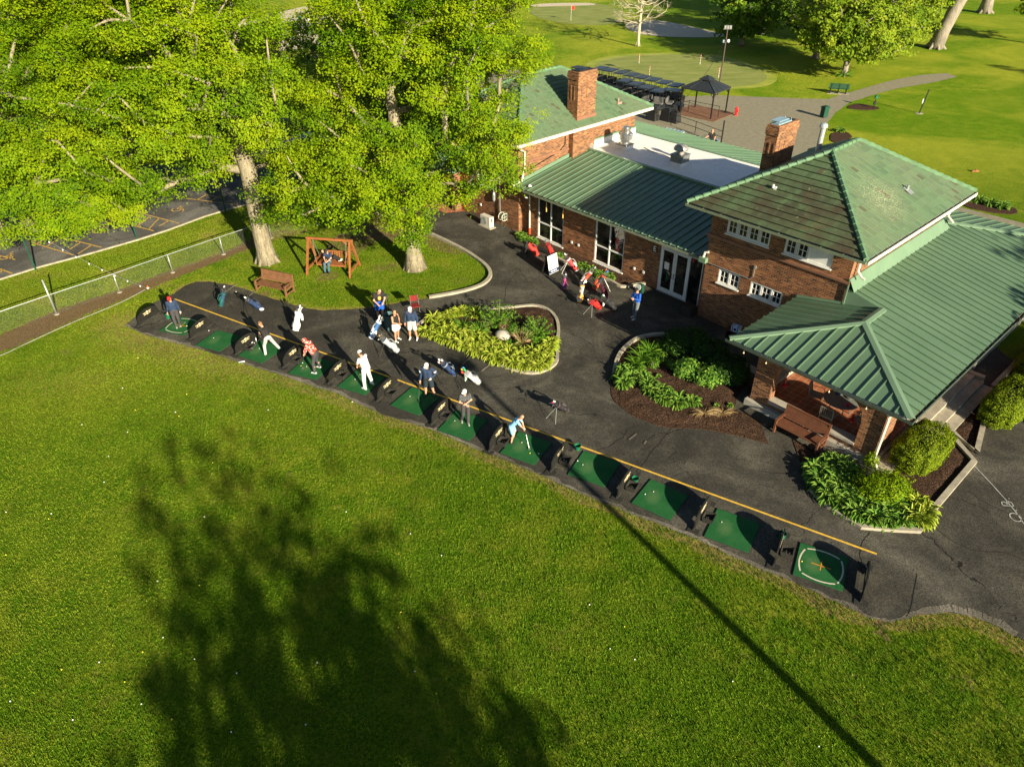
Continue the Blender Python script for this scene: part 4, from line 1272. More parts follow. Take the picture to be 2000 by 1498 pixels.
def arch_wall(m, O, eu, n, a0, a1, b0, b1, spring, top, H, thick=.42, seg=10, z0=.30):
    """brick wall a0..a1 with an arched opening b0..b1; stilted segmental arch"""
    O, eu, n = Vector(O), Vector(eu), Vector(n)
    cx = (b0 + b1) / 2; rx = (b1 - b0) / 2; rz = top - spring
    arc = [(cx - rx * math.cos(math.pi * i / seg), spring + rz * math.sin(math.pi * i / seg) ** .7) for i in range(seg + 1)]
    for d in (0, -thick):
        def P(x, z): return O + eu * x + Z_ * z + n * d
        def q(pts):
            ps = [P(*a) for a in pts]; nn = (ps[1] - ps[0]).cross(ps[2] - ps[0])
            w = n if d == 0 else -n
            if nn.dot(w) < 0: ps = ps[::-1]; pts = pts[::-1]
            m.face(ps, 0, [(a[0], a[1]) for a in pts])
        q([(a0, z0), (b0, z0), (b0, spring), (a0, spring)]); q([(b1, z0), (a1, z0), (a1, spring), (b1, spring)])
        q([(a0, spring), (b0, spring), (b0, H), (a0, H)]); q([(b1, spring), (a1, spring), (a1, H), (b1, H)])
        for i in range(seg): q([arc[i], arc[i + 1], (arc[i + 1][0], H), (arc[i][0], H)])
    ln = [(b0, z0)] + arc + [(b1, z0)]; L = 0
    for i in range(len(ln) - 1):
        a, b = ln[i], ln[i + 1]; d = math.hypot(b[0] - a[0], b[1] - a[1])
        pa, pb = O + eu * a[0] + Z_ * a[1], O + eu * b[0] + Z_ * b[1]
        m.face([pa, pb, pb - n * thick, pa - n * thick], 0, [(L, 0), (L + d, 0), (L + d, thick), (L, thick)]); L += d
    for x in (a0, a1):
        pa, pb = O + eu * x + Z_ * z0, O + eu * x + Z_ * H
        m.face([pa, pb, pb - n * thick, pa - n * thick], 0, [(0, z0), (0, H), (thick, H), (thick, z0)])


m = MB()
arch_wall(m, (0, -4.55, 0), X_, -Y_, 5.92, 11.16, 6.72, 10.38, 1.55, 2.62, 2.88)
m.build('porch_arch', [M_BRICK], club)
m = MB(); arch_wall(m, (11.16, 0, 0), Y_, X_, -4.13, 4.2, -3.3, 3.4, 1.7, 2.65, 2.88); m.build('porch_arch', [M_BRICK], club)
m = MB(); arch_wall(m, (5.92, 0, 0), Y_, -X_, -4.13, 0, -3.4, -.7, 1.6, 2.55, 2.88); m.build('porch_arch', [M_BRICK], club)
m = MB(); wallface(m, (11.16, 4.2, 0), Y_, X_, 10.4, 2.88); wallface(m, (0, 14.6, 0), X_, Y_, 11.16, 2.88); m.build('wall', [M_BRICK], club)
m = MB(); m.box(6.72, 10.38, -4.52, -4.2, .30, .50); m.build('low_wall', [M_BRICK], club)
m = MB(); m.box(6.72, 8.78, -4.60, -4.12, .50, .60); m.box(8.80, 10.38, -4.60, -4.12, .50, .60); m.build('wall_cap', [M_CONC], club)
m = MB(); m.box(5.88, 6.2, -3.4, -.7, .30, .55); m.build('wall_cap', [M_CONC], club)
# side steps
m = MB(); m.box(11.2, 11.66, -.9, 3.9, 0, .38); m.box(11.66, 12.08, -.9, 3.9, 0, .25); m.box(12.08, 12.5, -.9, 3.9, 0, .12); m.box(11.2, 12.0, 3.9, 4.15, 0, .42)
m.build('steps', [M_KERB], club)
m = MB(); m.box(11.3, 11.9, -4.74, -.9, 0, .16); m.build('porch_ledge', [M_KERB], club)

# downspouts
def spout(pts, r=.045, mat=None, parent=club):
    m = MB(); m.tube(pts, r, 8); return m.build('downspout', [mat or M_GUTTER], parent)


spout([(7.35, .25, 5.9), (7.2, .3, 5.7), (6.92, .35, 5.45), (6.92, .35, 4.85), (7.15, .3, 4.66), (7.3, .3, 4.62)], .05, M_OFFW)
spout([(7.45, 9.5, 5.9), (7.1, 9.3, 5.5), (7.0, 9.2, 4.8), (7.3, 9.3, 4.5)], .05, M_OFFW)
spout([(-13.2, .1, 5.65), (-13.5, .35, 5.45), (-13.72, .5, 5.2), (-13.78, .9, 5.0), (-13.78, .9, 4.1), (-13.6, .6, 3.7), (-13.6, .5, 3.35)], .055, M_OFFW)
spout([(-13.55, .3, 3.4), (-13.75, -.05, 3.2), (-13.9, .1, 3.0), (-13.85, .2, 2.9)], .05, M_OFFW)
spout([(-13.1, .25, 2.95), (-13.1, .68, 2.7), (-13.1, .68, .5)], .05, M_OFFW)
m = MB(); m.lathe([(.065, 0), (.065, .42)], (-13.1, .68, .1), 8); m.build('spout_boot', [plain('orange_pipe', (.45, .07, .02), .5)], club)
spout([(-.15, .0, 3.0), (-.1, -.12, 3.25), (-.05, -.1, 3.5), (.12, -.06, 3.55)], .06, M_OFFW)
m = MB(); m.box(-.25, .12, -.25, -.02, 3.0, 3.25); m.build('gutter_head', [M_TRIM], club)
spout([(11.5, -4.9, 2.9), (11.28, -4.62, 2.7), (11.24, -4.60, 2.5), (11.24, -4.60, .35), (11.5, -4.75, .12)], .05, M_OFFW)
m = MB(); m.tube([(0.05, .1, 2.9), (0.05, .1, .05)], .05, 8); m.build('downspout', [M_DGREEN], club)
m = MB(); m.tube([(-13.86, 4.4, 5.6), (-13.86, 4.4, 4.7), (-13.86, 3.9, 4.35), (-13.86, 2.2, 4.0), (-13.86, .9, 3.7), (-13.7, .3, 3.5)], .03, 6); m.build('cable', [M_BLACKM], club)
m = MB(); m.tube([(-15.55, .42, 2.9), (-15.55, .42, .6)], .03, 6); m.tube([(-16.1, .4, 3.3), (-16.1, .4, 1.9)], .035, 6); m.lathe([(.04, 0), (.09, .1), (.10, .45), (.07, .6)], (-16.1, .4, 1.45), 8)
m.build('flue_pipe', [M_GALV], club)
# flood lights
for p in ((-12.9, .5, 3.35), (-12.85, .2, 2.75), (11.3, -4.9, 2.75), (5.15, -4.85, 2.8)):
    m = MB(); m.lathe([(.02, 0), (.05, -.02), (.13, -.10), (.12, -.11)], p, 12); m.build('flood_lamp', [M_WHITE], club)
# little lamps along the porch gutter and on the soffit
for a in (5.6, 6.6, 7.6, 9.2, 10.6, 11.4):
    m = MB(); m.blob((a, -5.28, 2.72), .035); m.tube([(a, -5.28, 2.75), (a, -5.22, 2.9)], .005, 4); b_ = m.build('string_bulb', [plain('warm_bulb', (.8, .6, .35), .3)], club)

# entry at the far left end: brick pier, red side panel and small canopy roof
m = MB(); m.box(-19.72, -19.36, -.22, .42, 0, 2.72); m.box(-21.4, -19.72, -.22, .1, 2.1, 2.72)
m.build('entry_pier', [M_BRICK], club)
m = MB(); m.box(-19.36, -18.7, .30, .36, 0.02, 2.7); m.build('side_panel', [plain('rust_red_paint', (.20, .045, .018), .6, var=.12, scale=2)], club)
m = MB(); seam_plane(m, [(-18.95, -.9, 2.85), (-18.95, .5, 3.3), (-22.5, .5, 3.3), (-22.5, -.9, 2.85)], X_, spacing=.46); m.box(-22.5, -18.95, -.95, -.9, 2.72, 2.86)
m.face([(-18.95, -.9, 2.72), (-18.95, .5, 2.72), (-18.95, .5, 3.3), (-18.95, -.9, 2.85)])
m.build('canopy_roof', [M_METAL], club)
# ------------------------------------------------------------------ plants
def leaf_mesh(name, C, N, size, tint, mat, parent=None, aspect=.62, fold=.25, shape='rhomb'):
    """many small folded leaves: C centres, N normals (n,3), size (n,), tint (n,)"""
    n = len(C)
    N = N / (np.linalg.norm(N, axis=1, keepdims=True) + 1e-9)
    r = RNG.normal(size=(n, 3)); T = np.cross(N, r); T /= (np.linalg.norm(T, axis=1, keepdims=True) + 1e-9); B = np.cross(N, T)
    s = size[:, None]
    p0 = C - T * s * .5; p2 = C + T * s * .5
    p1 = C + B * s * aspect * .5 - N * s * fold * .5 + T * s * .08; p3 = C - B * s * aspect * .5 - N * s * fold * .5 + T * s * .08
    V = np.stack([p0, p1, p2, p3], 1).reshape(-1, 3)
    me = bpy.data.meshes.new(name)
    me.vertices.add(4 * n); me.vertices.foreach_set('co', V.astype(np.float32).ravel())
    me.loops.add(6 * n); b = np.arange(n)[:, None] * 4
    me.loops.foreach_set('vertex_index', (b + np.array([0, 1, 2, 0, 2, 3])[None, :]).ravel().astype(np.int32))
    me.polygons.add(2 * n); me.polygons.foreach_set('loop_start', (np.arange(2 * n) * 3).astype(np.int32))
    me.update(calc_edges=True)
    a = me.attributes.new('tint', 'FLOAT', 'POINT'); a.data.foreach_set('value', np.repeat(tint, 4).astype(np.float32))
    me.materials.append(mat)
    o = bpy.data.objects.new(name, me); COL.objects.link(o)
    if parent is not None: o.parent = parent
    return o


def rand_unit(n):
    v = RNG.normal(size=(n, 3)); return v / np.linalg.norm(v, axis=1, keepdims=True)


def make_tree(name, label, cat, base, trunk, ells, nclump, flat=(.50, .50, .22), sub=11, per=13, leaf=.21, clump_r=1.0, mat=None, bark=None, r0=.5, group=None, droop=.0, bare=False, shell=(.55, 1.0), minz=1.6, root_flare=1.5, sides=6, up_bias=.0):
    """trunk: list of points (local). ells: list of (centre, radii) local. Twig skeleton grown to reach each leaf clump."""
    bx, by = base
    t = thing(name, label, cat, (bx, by, 0), 0, group)
    # clump centres
    vol = np.array([e[1][0] * e[1][1] + e[1][0] * e[1][2] for e in ells]); cl = []
    for e, k in zip(ells, (vol / vol.sum() * nclump).astype(int) + 1):
        u = rand_unit(k); rr = RNG.uniform(shell[0] ** 2, shell[1] ** 2, size=(k, 1)) ** .5
        c = np.array(e[0]) + u * rr * np.array(e[1]); cl.append(c)
    cl = np.concatenate(cl); cl = cl[cl[:, 2] > minz]
    # spread them a little apart
    for _ in range(3):
        d = cl[:, None, :] - cl[None, :, :]; L = np.linalg.norm(d, axis=2) + 1e-6
        f = np.where((L < clump_r * 1.5) & (L > 1e-5), (clump_r * 1.5 - L) / L * .35, 0)
        cl = cl + (d * f[:, :, None]).sum(1)
    cl[:, 2] = np.maximum(cl[:, 2], minz)
    # skeleton
    nodes = [np.array(p, float) for p in trunk]; par = [-1] + list(range(len(trunk) - 1)); trunk_n = len(trunk)
    plen = [0.0]
    for i in range(1, trunk_n): plen.append(plen[-1] + np.linalg.norm(nodes[i] - nodes[i - 1]))
    first = max(1, int(trunk_n * .45)); top = nodes[-1]
    order = np.argsort(np.linalg.norm(cl - top, axis=1))
    for ci in order:
        c = cl[ci]; P = np.array(nodes[first:]); d = np.linalg.norm(P - c, axis=1)
        cost = d + .28 * np.array(plen[first:]) + np.maximum(0, P[:, 2] - c[2]) * .35
        j = int(np.argmin(cost)) + first; a = nodes[j]; L = np.linalg.norm(c - a)
        k = max(1, int(L / .9)); prev = j
        mid = (a + c) / 2 + np.array([0, 0, .12 * L]) + RNG.normal(size=3) * .06 * L
        for s_ in range(1, k + 1):
            u = s_ / k; p = a * (1 - u) ** 2 + mid * 2 * u * (1 - u) + c * u * u
            if s_ < k: p = p + RNG.normal(size=3) * .05
            nodes.append(p); par.append(prev); plen.append(plen[prev] + np.linalg.norm(p - nodes[prev])); prev = len(nodes) - 1
    cnt = np.zeros(len(nodes)); child = {}
    for i, p in enumerate(par):
        if p >= 0: child.setdefault(p, []).append(i)
    for i in range(len(nodes) - 1, -1, -1):
        if i not in child: cnt[i] += 1
        if par[i] >= 0: cnt[par[i]] += cnt[i]
    rad = r0 * (cnt / cnt[0]) ** .40
    rad = np.maximum(rad, .016 if not bare else .012)
    for i in range(trunk_n):
        z = nodes[i][2]
        rad[i] = max(rad[i], r0 * .62) * (1 + (root_flare - 1) * math.exp(-z / .45))
    m = MB()
    # trunk
    tp = [Vector(nodes[i]) for i in range(trunk_n)]
    m.tube(tp, [float(rad[i]) for i in range(trunk_n)], 14, 0)
    for k in range(7):          # root buttresses
        a = k / 7 * 2 * math.pi + RNG.uniform(-.3, .3); q = r0 * 1.7
        m.tube([(math.cos(a) * r0 * .7, math.sin(a) * r0 * .7, .75), (math.cos(a) * r0 * 1.1, math.sin(a) * r0 * 1.1, .28), (math.cos(a) * q, math.sin(a) * q, -.03)], [r0 * .30, r0 * .30, r0 * .16], 7, 0)
    tk = m.build('trunk', [bark or M_BARK], t, smooth=True)
    # limbs as chains
    m = MB(); done = set(range(trunk_n))
    for i in range(trunk_n, len(nodes)):
        if i in done: continue
        chain = [par[i], i]; done.add(i); cur = i
        while cur in child:
            nx = max(child[cur], key=lambda q: cnt[q])
            chain.append(nx); done.add(nx); cur = nx
        rr = [float(rad[q]) for q in chain]; rr[0] = min(rr[0], rr[1] * 1.15)
        rr[-1] *= .5
        m.tube([Vector(nodes[q]) for q in chain], rr, sides if max(rr) > .06 else 4, 0, caps=False)
    if bare:
        tips = [i for i in range(len(nodes)) if i not in child]
        for i in tips:
            p = Vector(nodes[i]); d = (p - Vector(nodes[par[i]])).normalized()
            for _ in range(14):
                e = (d + Vector(RNG.normal(size=3)) * .42 + Vector((0, 0, .3))).normalized() * RNG.uniform(.6, 1.4)
                m.tube([p, p + e * .5 + Vector((0, 0, .03)), p + e], [.012, .009, .004], 3, 0, caps=False)
    m.build('branches', [bark or M_BARK], t, smooth=True)
    if not bare:
        n1 = len(cl); sc = np.repeat(cl, sub, 0) + RNG.normal(size=(n1 * sub, 3)) * np.array(flat) * clump_r
        sc[:, 2] -= droop * np.abs(RNG.normal(size=len(sc)))
        keep = RNG.uniform(size=len(sc)) < .93; sc = sc[keep]
        st = (np.repeat(RNG.uniform(.2, .8, size=n1), sub)[keep] + RNG.uniform(-.25, .25, size=len(sc)))
        C = np.repeat(sc, per, 0) + RNG.normal(size=(len(sc) * per, 3)) * np.array([.19, .19, .12]) * clump_r
        C[:, 2] = np.maximum(C[:, 2], minz * .7)
        cen = np.array(ells[0][0]); out = C - cen; out /= np.linalg.norm(out, axis=1, keepdims=True)
        N = rand_unit(len(C)) * .5 + np.array([.15, -.30, .60]) + out * .40
        tint = np.clip(np.repeat(st, per) + RNG.normal(size=len(C)) * .13, 0, 1)
        leaf_mesh('crown', C, N, RNG.uniform(.65, 1.25, size=len(C)) * leaf, tint, mat or M_LEAF, t)
    return t


def loc(base, X, Y, Z): return (X - base[0], Y - base[1], Z)


b1 = (-14.23, 38.6)
make_tree('maple_tree', 'big maple with a thick pale trunk beside the fence end, leaning over the car park', 'tree', b1,
          [(0, 0, 0), (-.02, 0, .8), (-.05, 0, 1.9), (-.02, 0, 3.6), (.05, .0, 5.4), (-.15, .1, 7.2), (-.3, .3, 9.0)],
          [(loc(b1, -15.2, 39.6, 9.8), (5.6, 5.6, 4.6)), (loc(b1, -19.6, 37.4, 7.4), (4.6, 4.2, 3.2)), (loc(b1, -17.8, 41.5, 12.2), (5.0, 5.0, 4.0)), (loc(b1, -16.5, 40.5, 14.5), (3.8, 4.5, 3.2)), (loc(b1, -22, 42, 10), (4, 4, 4))],
          235, sub=24, per=40, leaf=.130, clump_r=1.20, r0=.45, minz=3.4, flat=(.44, .44, .25))
b2 = (-5.48, 37.5)
make_tree('maple_tree', 'spreading maple in front of the clubhouse, pale trunk standing in the kerbed lawn', 'tree', b2,
          [(0, 0, 0), (0, 0, .8), (0, 0, 1.8), (-.05, 0, 3.2), (-.1, .1, 4.8), (-.3, .2, 6.6), (-.4, .4, 8.6)],
          [(loc(b2, -5.2, 38.3, 9.3), (5.4, 5.2, 5.0)), (loc(b2, -9.6, 36.7, 4.9), (2.9, 2.8, 3.0)), (loc(b2, -6.3, 36.0, 4.8), (2.0, 2.0, 2.2)), (loc(b2, -2.0, 38.2, 10.8), (3.6, 3.8, 4.6)), (loc(b2, -1.3, 37.2, 7.6), (2.0, 2.4, 2.4)), (loc(b2, -6.0, 39.0, 13.2), (3.5, 4.0, 3.2)), (loc(b2, -2.5, 39, 14.2), (3.8, 3.6, 2.6))],
          235, sub=24, per=40, leaf=.128, clump_r=1.10, r0=.41, minz=2.6, root_flare=1.7, flat=(.44, .44, .27))
b3_ = (-30.5, 43.5)
make_tree('maple_tree', 'wide maple at the far left with drooping branches over the car park edge', 'tree', b3_,
          [(0, 0, 0), (.05, 0, 1.0), (.1, 0, 2.2), (.2, 0, 4.0), (.3, -.1, 6.0), (.3, 0, 8.5)],
          [(loc(b3_, -25.5, 39, 8.6), (6.0, 5.2, 4.6)), (loc(b3_, -24.6, 36.6, 5.4), (4.8, 3.6, 2.2)), (loc(b3_, -25, 41.5, 12.4), (6.5, 5.5, 4.0)), (loc(b3_, -30, 38, 7.5), (4, 4, 4.5)), (loc(b3_, -21.0, 41, 12.6), (3.6, 3.6, 3.0))],
          235, sub=24, per=40, leaf=.130, clump_r=1.20, r0=.48, minz=3.2, flat=(.44, .44, .25))
# trees behind the car park and round the course
def simple_tree(label, base, h, r, mat, n=120, group=None, leaf=.42, low=.28, r0=.3, sub=9, per=9, lean=(0, 0), name='broadleaf_tree', bark=None, clump=None):
    z0 = h * low
    return make_tree(name, label, 'tree', base, [(0, 0, 0), (lean[0] * .2, lean[1] * .2, h * .10), (lean[0] * .5, lean[1] * .5, h * .22), (lean[0], lean[1], h * .40), (lean[0] * 1.3, lean[1] * 1.3, h * .62)],
                     [((lean[0], lean[1], (h + z0) / 2), (r, r, (h - z0) / 2)), ((lean[0] + r * .2, lean[1], (h + z0) / 2 - h * .12), (r * .95, r * .9, (h - z0) * .32))],
                     n, sub=sub, per=per, leaf=leaf, clump_r=clump or (.11 * r + .75), mat=mat, bark=bark or M_BARK2, r0=r0, minz=z0 * .9, group=group, root_flare=1.3)


bg_ = 'trees behind the car park'
simple_tree('tall tree behind the car park, glimpsed through the top left leaves', (-30, 66), 17, 7.5, M_LEAF, 130, bg_, r0=.45)
simple_tree('dense tree behind the car park between the two big maples', (-26.5, 60), 15.5, 5.8, M_LEAF_D, 120, bg_, r0=.4)
simple_tree('tree at the far corner of the car park beyond the fenced lawn', (-46, 70), 17, 8, M_LEAF, 120, bg_, r0=.45)
simple_tree('dark tree standing near the left end of the clubhouse', (-9.5, 56), 12.5, 4.6, M_LEAF_D, 90, bg_, r0=.35)
simple_tree('tree beyond the left end of the clubhouse, top cut by the photo edge', (-7.5, 72), 14, 6, M_LEAF_D, 90, bg_, r0=.35)
simple_tree('rounded bright green tree with a short trunk beside the path bench', (37.1, 84.1), 9.2, 4.6, M_LEAF_Y, 200, 'course trees', leaf=.30, low=.32, r0=.30, sub=12, per=13)
simple_tree('dark small-leaved tree right of the sand bunker', (30.5, 101.8), 8.6, 3.5, M_LEAF_D, 120, 'course trees', leaf=.36, low=.2, r0=.22, sub=10, per=10)
simple_tree('thin dark tree behind the light pole, second from the bunker', (35.5, 109), 8.6, 3.6, M_LEAF_D, 90, 'course trees', leaf=.4, r0=.22)
simple_tree('grey-green tree just behind the rounded bright tree', (37.3, 93.5), 8.8, 3.7, M_LEAF_D, 100, 'course trees', leaf=.36, r0=.3)
simple_tree('pale green tree right behind the rounded bright tree', (47.5, 98), 10.5, 4.1, M_LEAF_Y, 150, 'course trees', leaf=.36, low=.18, r0=.3, sub=10, per=10)
simple_tree('large old tree with a bare pale trunk leaning right, by the path end', (54.2, 98.5), 21, 7, M_LEAF_Y, 120, 'course trees', leaf=.45, low=.50, r0=.78, lean=(2.2, 0))
simple_tree('large tree with a thick trunk at the top edge of the course', (75.5, 126), 20, 7.5, M_LEAF_Y, 100, 'course trees', leaf=.5, low=.4, r0=.8)
simple_tree('hanging green tree cut by the top right corner', (68.5, 99.5), 13, 4.6, M_LEAF_Y, 110, 'course trees', leaf=.4, low=.25, r0=.3)
simple_tree('tree in the far row at the top edge, right of centre', (60, 128), 14, 7, M_LEAF_D, 90, 'course trees', leaf=.5, low=.2, r0=.4)
simple_tree('tree in the far row above the dark small-leaved tree', (44, 122), 13, 6.5, M_LEAF_D, 90, 'course trees', leaf=.5, low=.2, r0=.4)
make_tree('bare_tree', 'leafless young tree with fanned pale twigs beside the sand bunker', 'tree', (17.1, 102.4), [(0, 0, 0), (0, 0, 1.2), (0, 0, 2.6), (.05, 0, 4.2), (.05, 0, 6.5)],
          [((0, 0, 6.0), (3.4, 3.2, 3.6)), ((0, 0, 4.2), (3.3, 3.0, 1.6))], 130, bare=True, bark=plain('pale_bark', (.42, .37, .25), .9, var=.2), r0=.19, clump_r=.8, minz=2.6, shell=(.5, 1.0), root_flare=1.1)
# trees outside the frame whose shadows lie on the lawn, the roof and the course
off = 'trees outside the picture'
make_tree('broadleaf_tree', 'tall tree behind the viewer whose shadow lies across the range lawn', 'tree', (10.5, -15.4), [(0, 0, 0), (0, 0, 2), (0, 0, 4), (0, 0, 6.5)],
          [((0, 0, 7.9), (3.3, 3.3, 4.4)), ((0.1, 0.1, 7.0), (5.3, 5.3, 3.4)), ((0, 0, 10.2), (1.8, 1.8, 2.0))], 330, sub=9, per=8, leaf=.32, clump_r=1.0, mat=M_LEAF, r0=.35, minz=3, group=off, flat=(.26, .26, 1.4))
simple_tree('tree right of the clubhouse outside the picture shading its roof end', (40.4, 9.4), 14, 4.4, M_LEAF, 70, off, leaf=.4)
simple_tree('smaller tree right of the clubhouse outside the picture', (32.8, 12.9), 9.8, 2.4, M_LEAF, 40, off, leaf=.35)
simple_tree('tree beyond the right edge shading the course', (71, 33), 15, 4.0, M_LEAF, 50, off, leaf=.5)
simple_tree('second tree beyond the right edge shading the course', (78, 52), 15, 4.0, M_LEAF, 50, off, leaf=.5)
simple_tree('third tree beyond the right edge shading the lower fairway', (60, 30), 8, 2.0, M_LEAF, 40, off, leaf=.5)


simple_tree('low bushy tree added outside the picture to shade the side hedge', (28.0, 17.4), 5.6, 1.7, M_LEAF, 60, off, leaf=.3)  # unseen tree put in only to throw shade on the side hedge
# ---- flower bed plants
def rosette(name, n, L, wd, h, mat, arch=.9, seed=0, narrow=False, up=.35):
    """clump of arching broad leaves, three segments each"""
    rg = np.random.default_rng(seed); m_v = []; tint = []; F = []
    for i in range(n):
        a = rg.uniform(0, 2 * math.pi); el = rg.uniform(up, 1.25) if i > n * .35 else rg.uniform(.05, .6)
        l = L * rg.uniform(.7, 1.2); w = wd * rg.uniform(.8, 1.2)
        r0 = rg.uniform(0, .10); p = np.array([math.cos(a) * r0, math.sin(a) * r0, .02]); d = np.array([math.cos(a) * math.cos(el), math.sin(a) * math.cos(el), math.sin(el)])
        s = np.array([-math.sin(a), math.cos(a), 0]); tn = np.clip(rg.normal(.5, .2), 0, 1); b = len(m_v)
        stem = .35 if not narrow else .1
        pts = [p, p + d * l * stem]; dd = d.copy()
        for k, (f, ww) in enumerate(((.22, .75), (.24, 1.0), (.22, .55), (.16, .0))):
            dd = dd + np.array([0, 0, -arch * .42]); dd /= np.linalg.norm(dd); pts.append(pts[-1] + dd * l * f * 1.15)
        ws = [.12, .28, 1.0, .95, .55, .03] if not narrow else [.5, .8, 1, .8, .5, .05]
        for q, ww in zip(pts, ws):
            m_v.append(q + s * w * ww * .5 + np.array([0, 0, .02 * ww])); m_v.append(q - s * w * ww * .5 + np.array([0, 0, .02 * ww])); m_v.append(q - np.array([0, 0, .012 * ww]))
            tint += [tn + .28, tn + .28, tn - .15]
        for k in range(len(pts) - 1):
            c = b + k * 3
            F.append((c, c + 2, c + 5, c + 3)); F.append((c + 2, c + 1, c + 4, c + 5))
    me = bpy.data.meshes.new(name); me.from_pydata([tuple(v) for v in m_v], [], F); me.materials.append(mat)
    at = me.attributes.new('tint', 'FLOAT', 'POINT'); at.data.foreach_set('value', np.clip(np.array(tint), 0, 1).astype(np.float32)); me.update()
    return me


HO = [rosette('hosta', 84, .33, .075, .3, M_HOSTA, seed=i) for i in range(3)]
HG = [rosette('hosta', 84, .29, .090, .3, M_HOSTA_D, seed=i + 5) for i in range(3)]
GR = [rosette('long_leaf_plant', 70, .62, .035, .3, M_FERN, seed=9 + i, narrow=True, arch=.6) for i in range(2)]


def plant(mesh, name, label, cat, x, y, z, s, group=None):
    o = bpy.data.objects.new(name, mesh); COL.objects.link(o); o.location = (x, y, z); o.scale = (s, s, s * random.uniform(.85, 1.15)); o.rotation_euler = (0, 0, random.uniform(0, 6.28))
    return tag(o, label, cat, group)


def along(px_pts, n, jitter=.08):
    P = [Vector(p) for p in smoothline(gl(px_pts), 6)]; L = [0]
    for i in range(1, len(P)): L.append(L[-1] + (P[i] - P[i - 1]).length)
    out = []
    for k in range(n):
        t = L[-1] * (k + .5) / n; i = max(j for j in range(len(L)) if L[j] <= t); i = min(i, len(P) - 2)
        q = P[i].lerp(P[i + 1], (t - L[i]) / max(1e-6, L[i + 1] - L[i]))
        out.append((q.x + random.uniform(-jitter, jitter), q.y + random.uniform(-jitter, jitter)))
    return out


def row(px_pts, n, meshes, name, label, cat, s, group, z=.10):
    for i, (x, y) in enumerate(along(px_pts, int(n * 1.3))): plant(random.choice(meshes), name, label, cat, x, y, z, s * random.uniform(.85, 1.15), group)


HL1 = 'yellow-green hosta in the packed rows round the island flower bed'
row([(830, 650), (870, 665), (920, 685), (965, 702), (1010, 718), (1050, 721), (1075, 705)], 22, HO, 'hosta', HL1, 'hosta', 1.0, 'hostas of the island bed')
row([(850, 640), (900, 660), (950, 682), (1000, 700), (1040, 706), (1068, 690), (1080, 672)], 20, HO, 'hosta', HL1, 'hosta', 1.0, 'hostas of the island bed')
row([(845, 630), (880, 620), (915, 613), (935, 622)], 9, HO, 'hosta', HL1, 'hosta', .95, 'hostas of the island bed')
row([(865, 642), (895, 645), (950, 668), (985, 685), (1020, 694), (1050, 688)], 10, HO, 'hosta', HL1, 'hosta', .9, 'hostas of the island bed')
HL2 = 'light green hosta in the broken row across the curved flower bed'
row([(1205, 745), (1222, 728), (1235, 742), (1215, 758)], 9, HG, 'hosta', HL2, 'hosta', 1.1, 'hostas of the curved bed')
row([(1245, 735), (1262, 755), (1282, 770), (1305, 782), (1335, 790), (1352, 790)], 14, HG, 'hosta', HL2, 'hosta', 1.05, 'hostas of the curved bed')
row([(1258, 748), (1275, 772), (1300, 788), (1325, 796)], 7, HG, 'hosta', HL2, 'hosta', 1.0, 'hostas of the curved bed')
HL3 = 'mid green hosta along the left and front edge of the corner flower bed'
row([(1585, 915), (1600, 945), (1618, 972), (1650, 998), (1690, 1015), (1735, 1022), (1770, 1018)], 22, HG, 'hosta', HL3, 'hosta', 1.15, 'green hostas of the corner bed')
row([(1605, 915), (1620, 940), (1640, 965), (1668, 985), (1705, 1000), (1750, 1003)], 17, HG, 'hosta', HL3, 'hosta', 1.15, 'green hostas of the corner bed')
row([(1615, 905), (1645, 918), (1660, 940), (1640, 950)], 8, HG, 'hosta', HL3, 'hosta', 1.15, 'green hostas of the corner bed')
row([(1780, 985), (1800, 1000), (1795, 1020), (1775, 1012)], 7, HO, 'hosta', 'pale variegated hosta at the right tip of the corner flower bed', 'hosta', 1.05, 'variegated hostas of the corner bed')
HL4 = 'small hosta in the mulch strip under the shop windows'
row([(1015, 462), (1030, 472), (1045, 478)], 5, HG, 'hosta', HL4, 'hosta', .95, 'hostas under the windows', .08)
row([(1094, 503), (1098, 506)], 1, HG, 'hosta', 'single little hosta on its own behind the red and white bag', 'hosta', .7, None, .08)
row([(1135, 522), (1150, 530), (1165, 538), (1180, 542), (1200, 548)], 9, HG, 'hosta', HL4, 'hosta', .8, 'hostas under the windows', .08)
for (px, py, s, lb) in ((1252, 700, 1.1, 'tall grassy clump at the left kerb of the curved bed'), (1268, 690, 1.2, 'bright daylily clump behind the left kerb of the curved bed'), (1240, 712, .9, 'low grassy clump next to the pale hostas of the curved bed'),
                        (1290, 678, .9, 'daylily clump in the shade at the top of the curved bed'), (905, 640, 1.0, 'grassy clump among the hostas at the left of the island bed'), (935, 648, 1.0, 'grassy clump in the middle of the island bed'), (1000, 672, .8, 'grassy clump below the boulder'), (925, 612, .9, 'grassy clump at the back edge of the island bed')):
    g = G(px, py + 6); plant(random.choice(GR), 'long_leaf_plant', lb, 'plant', g.x, g.y, .12, s)


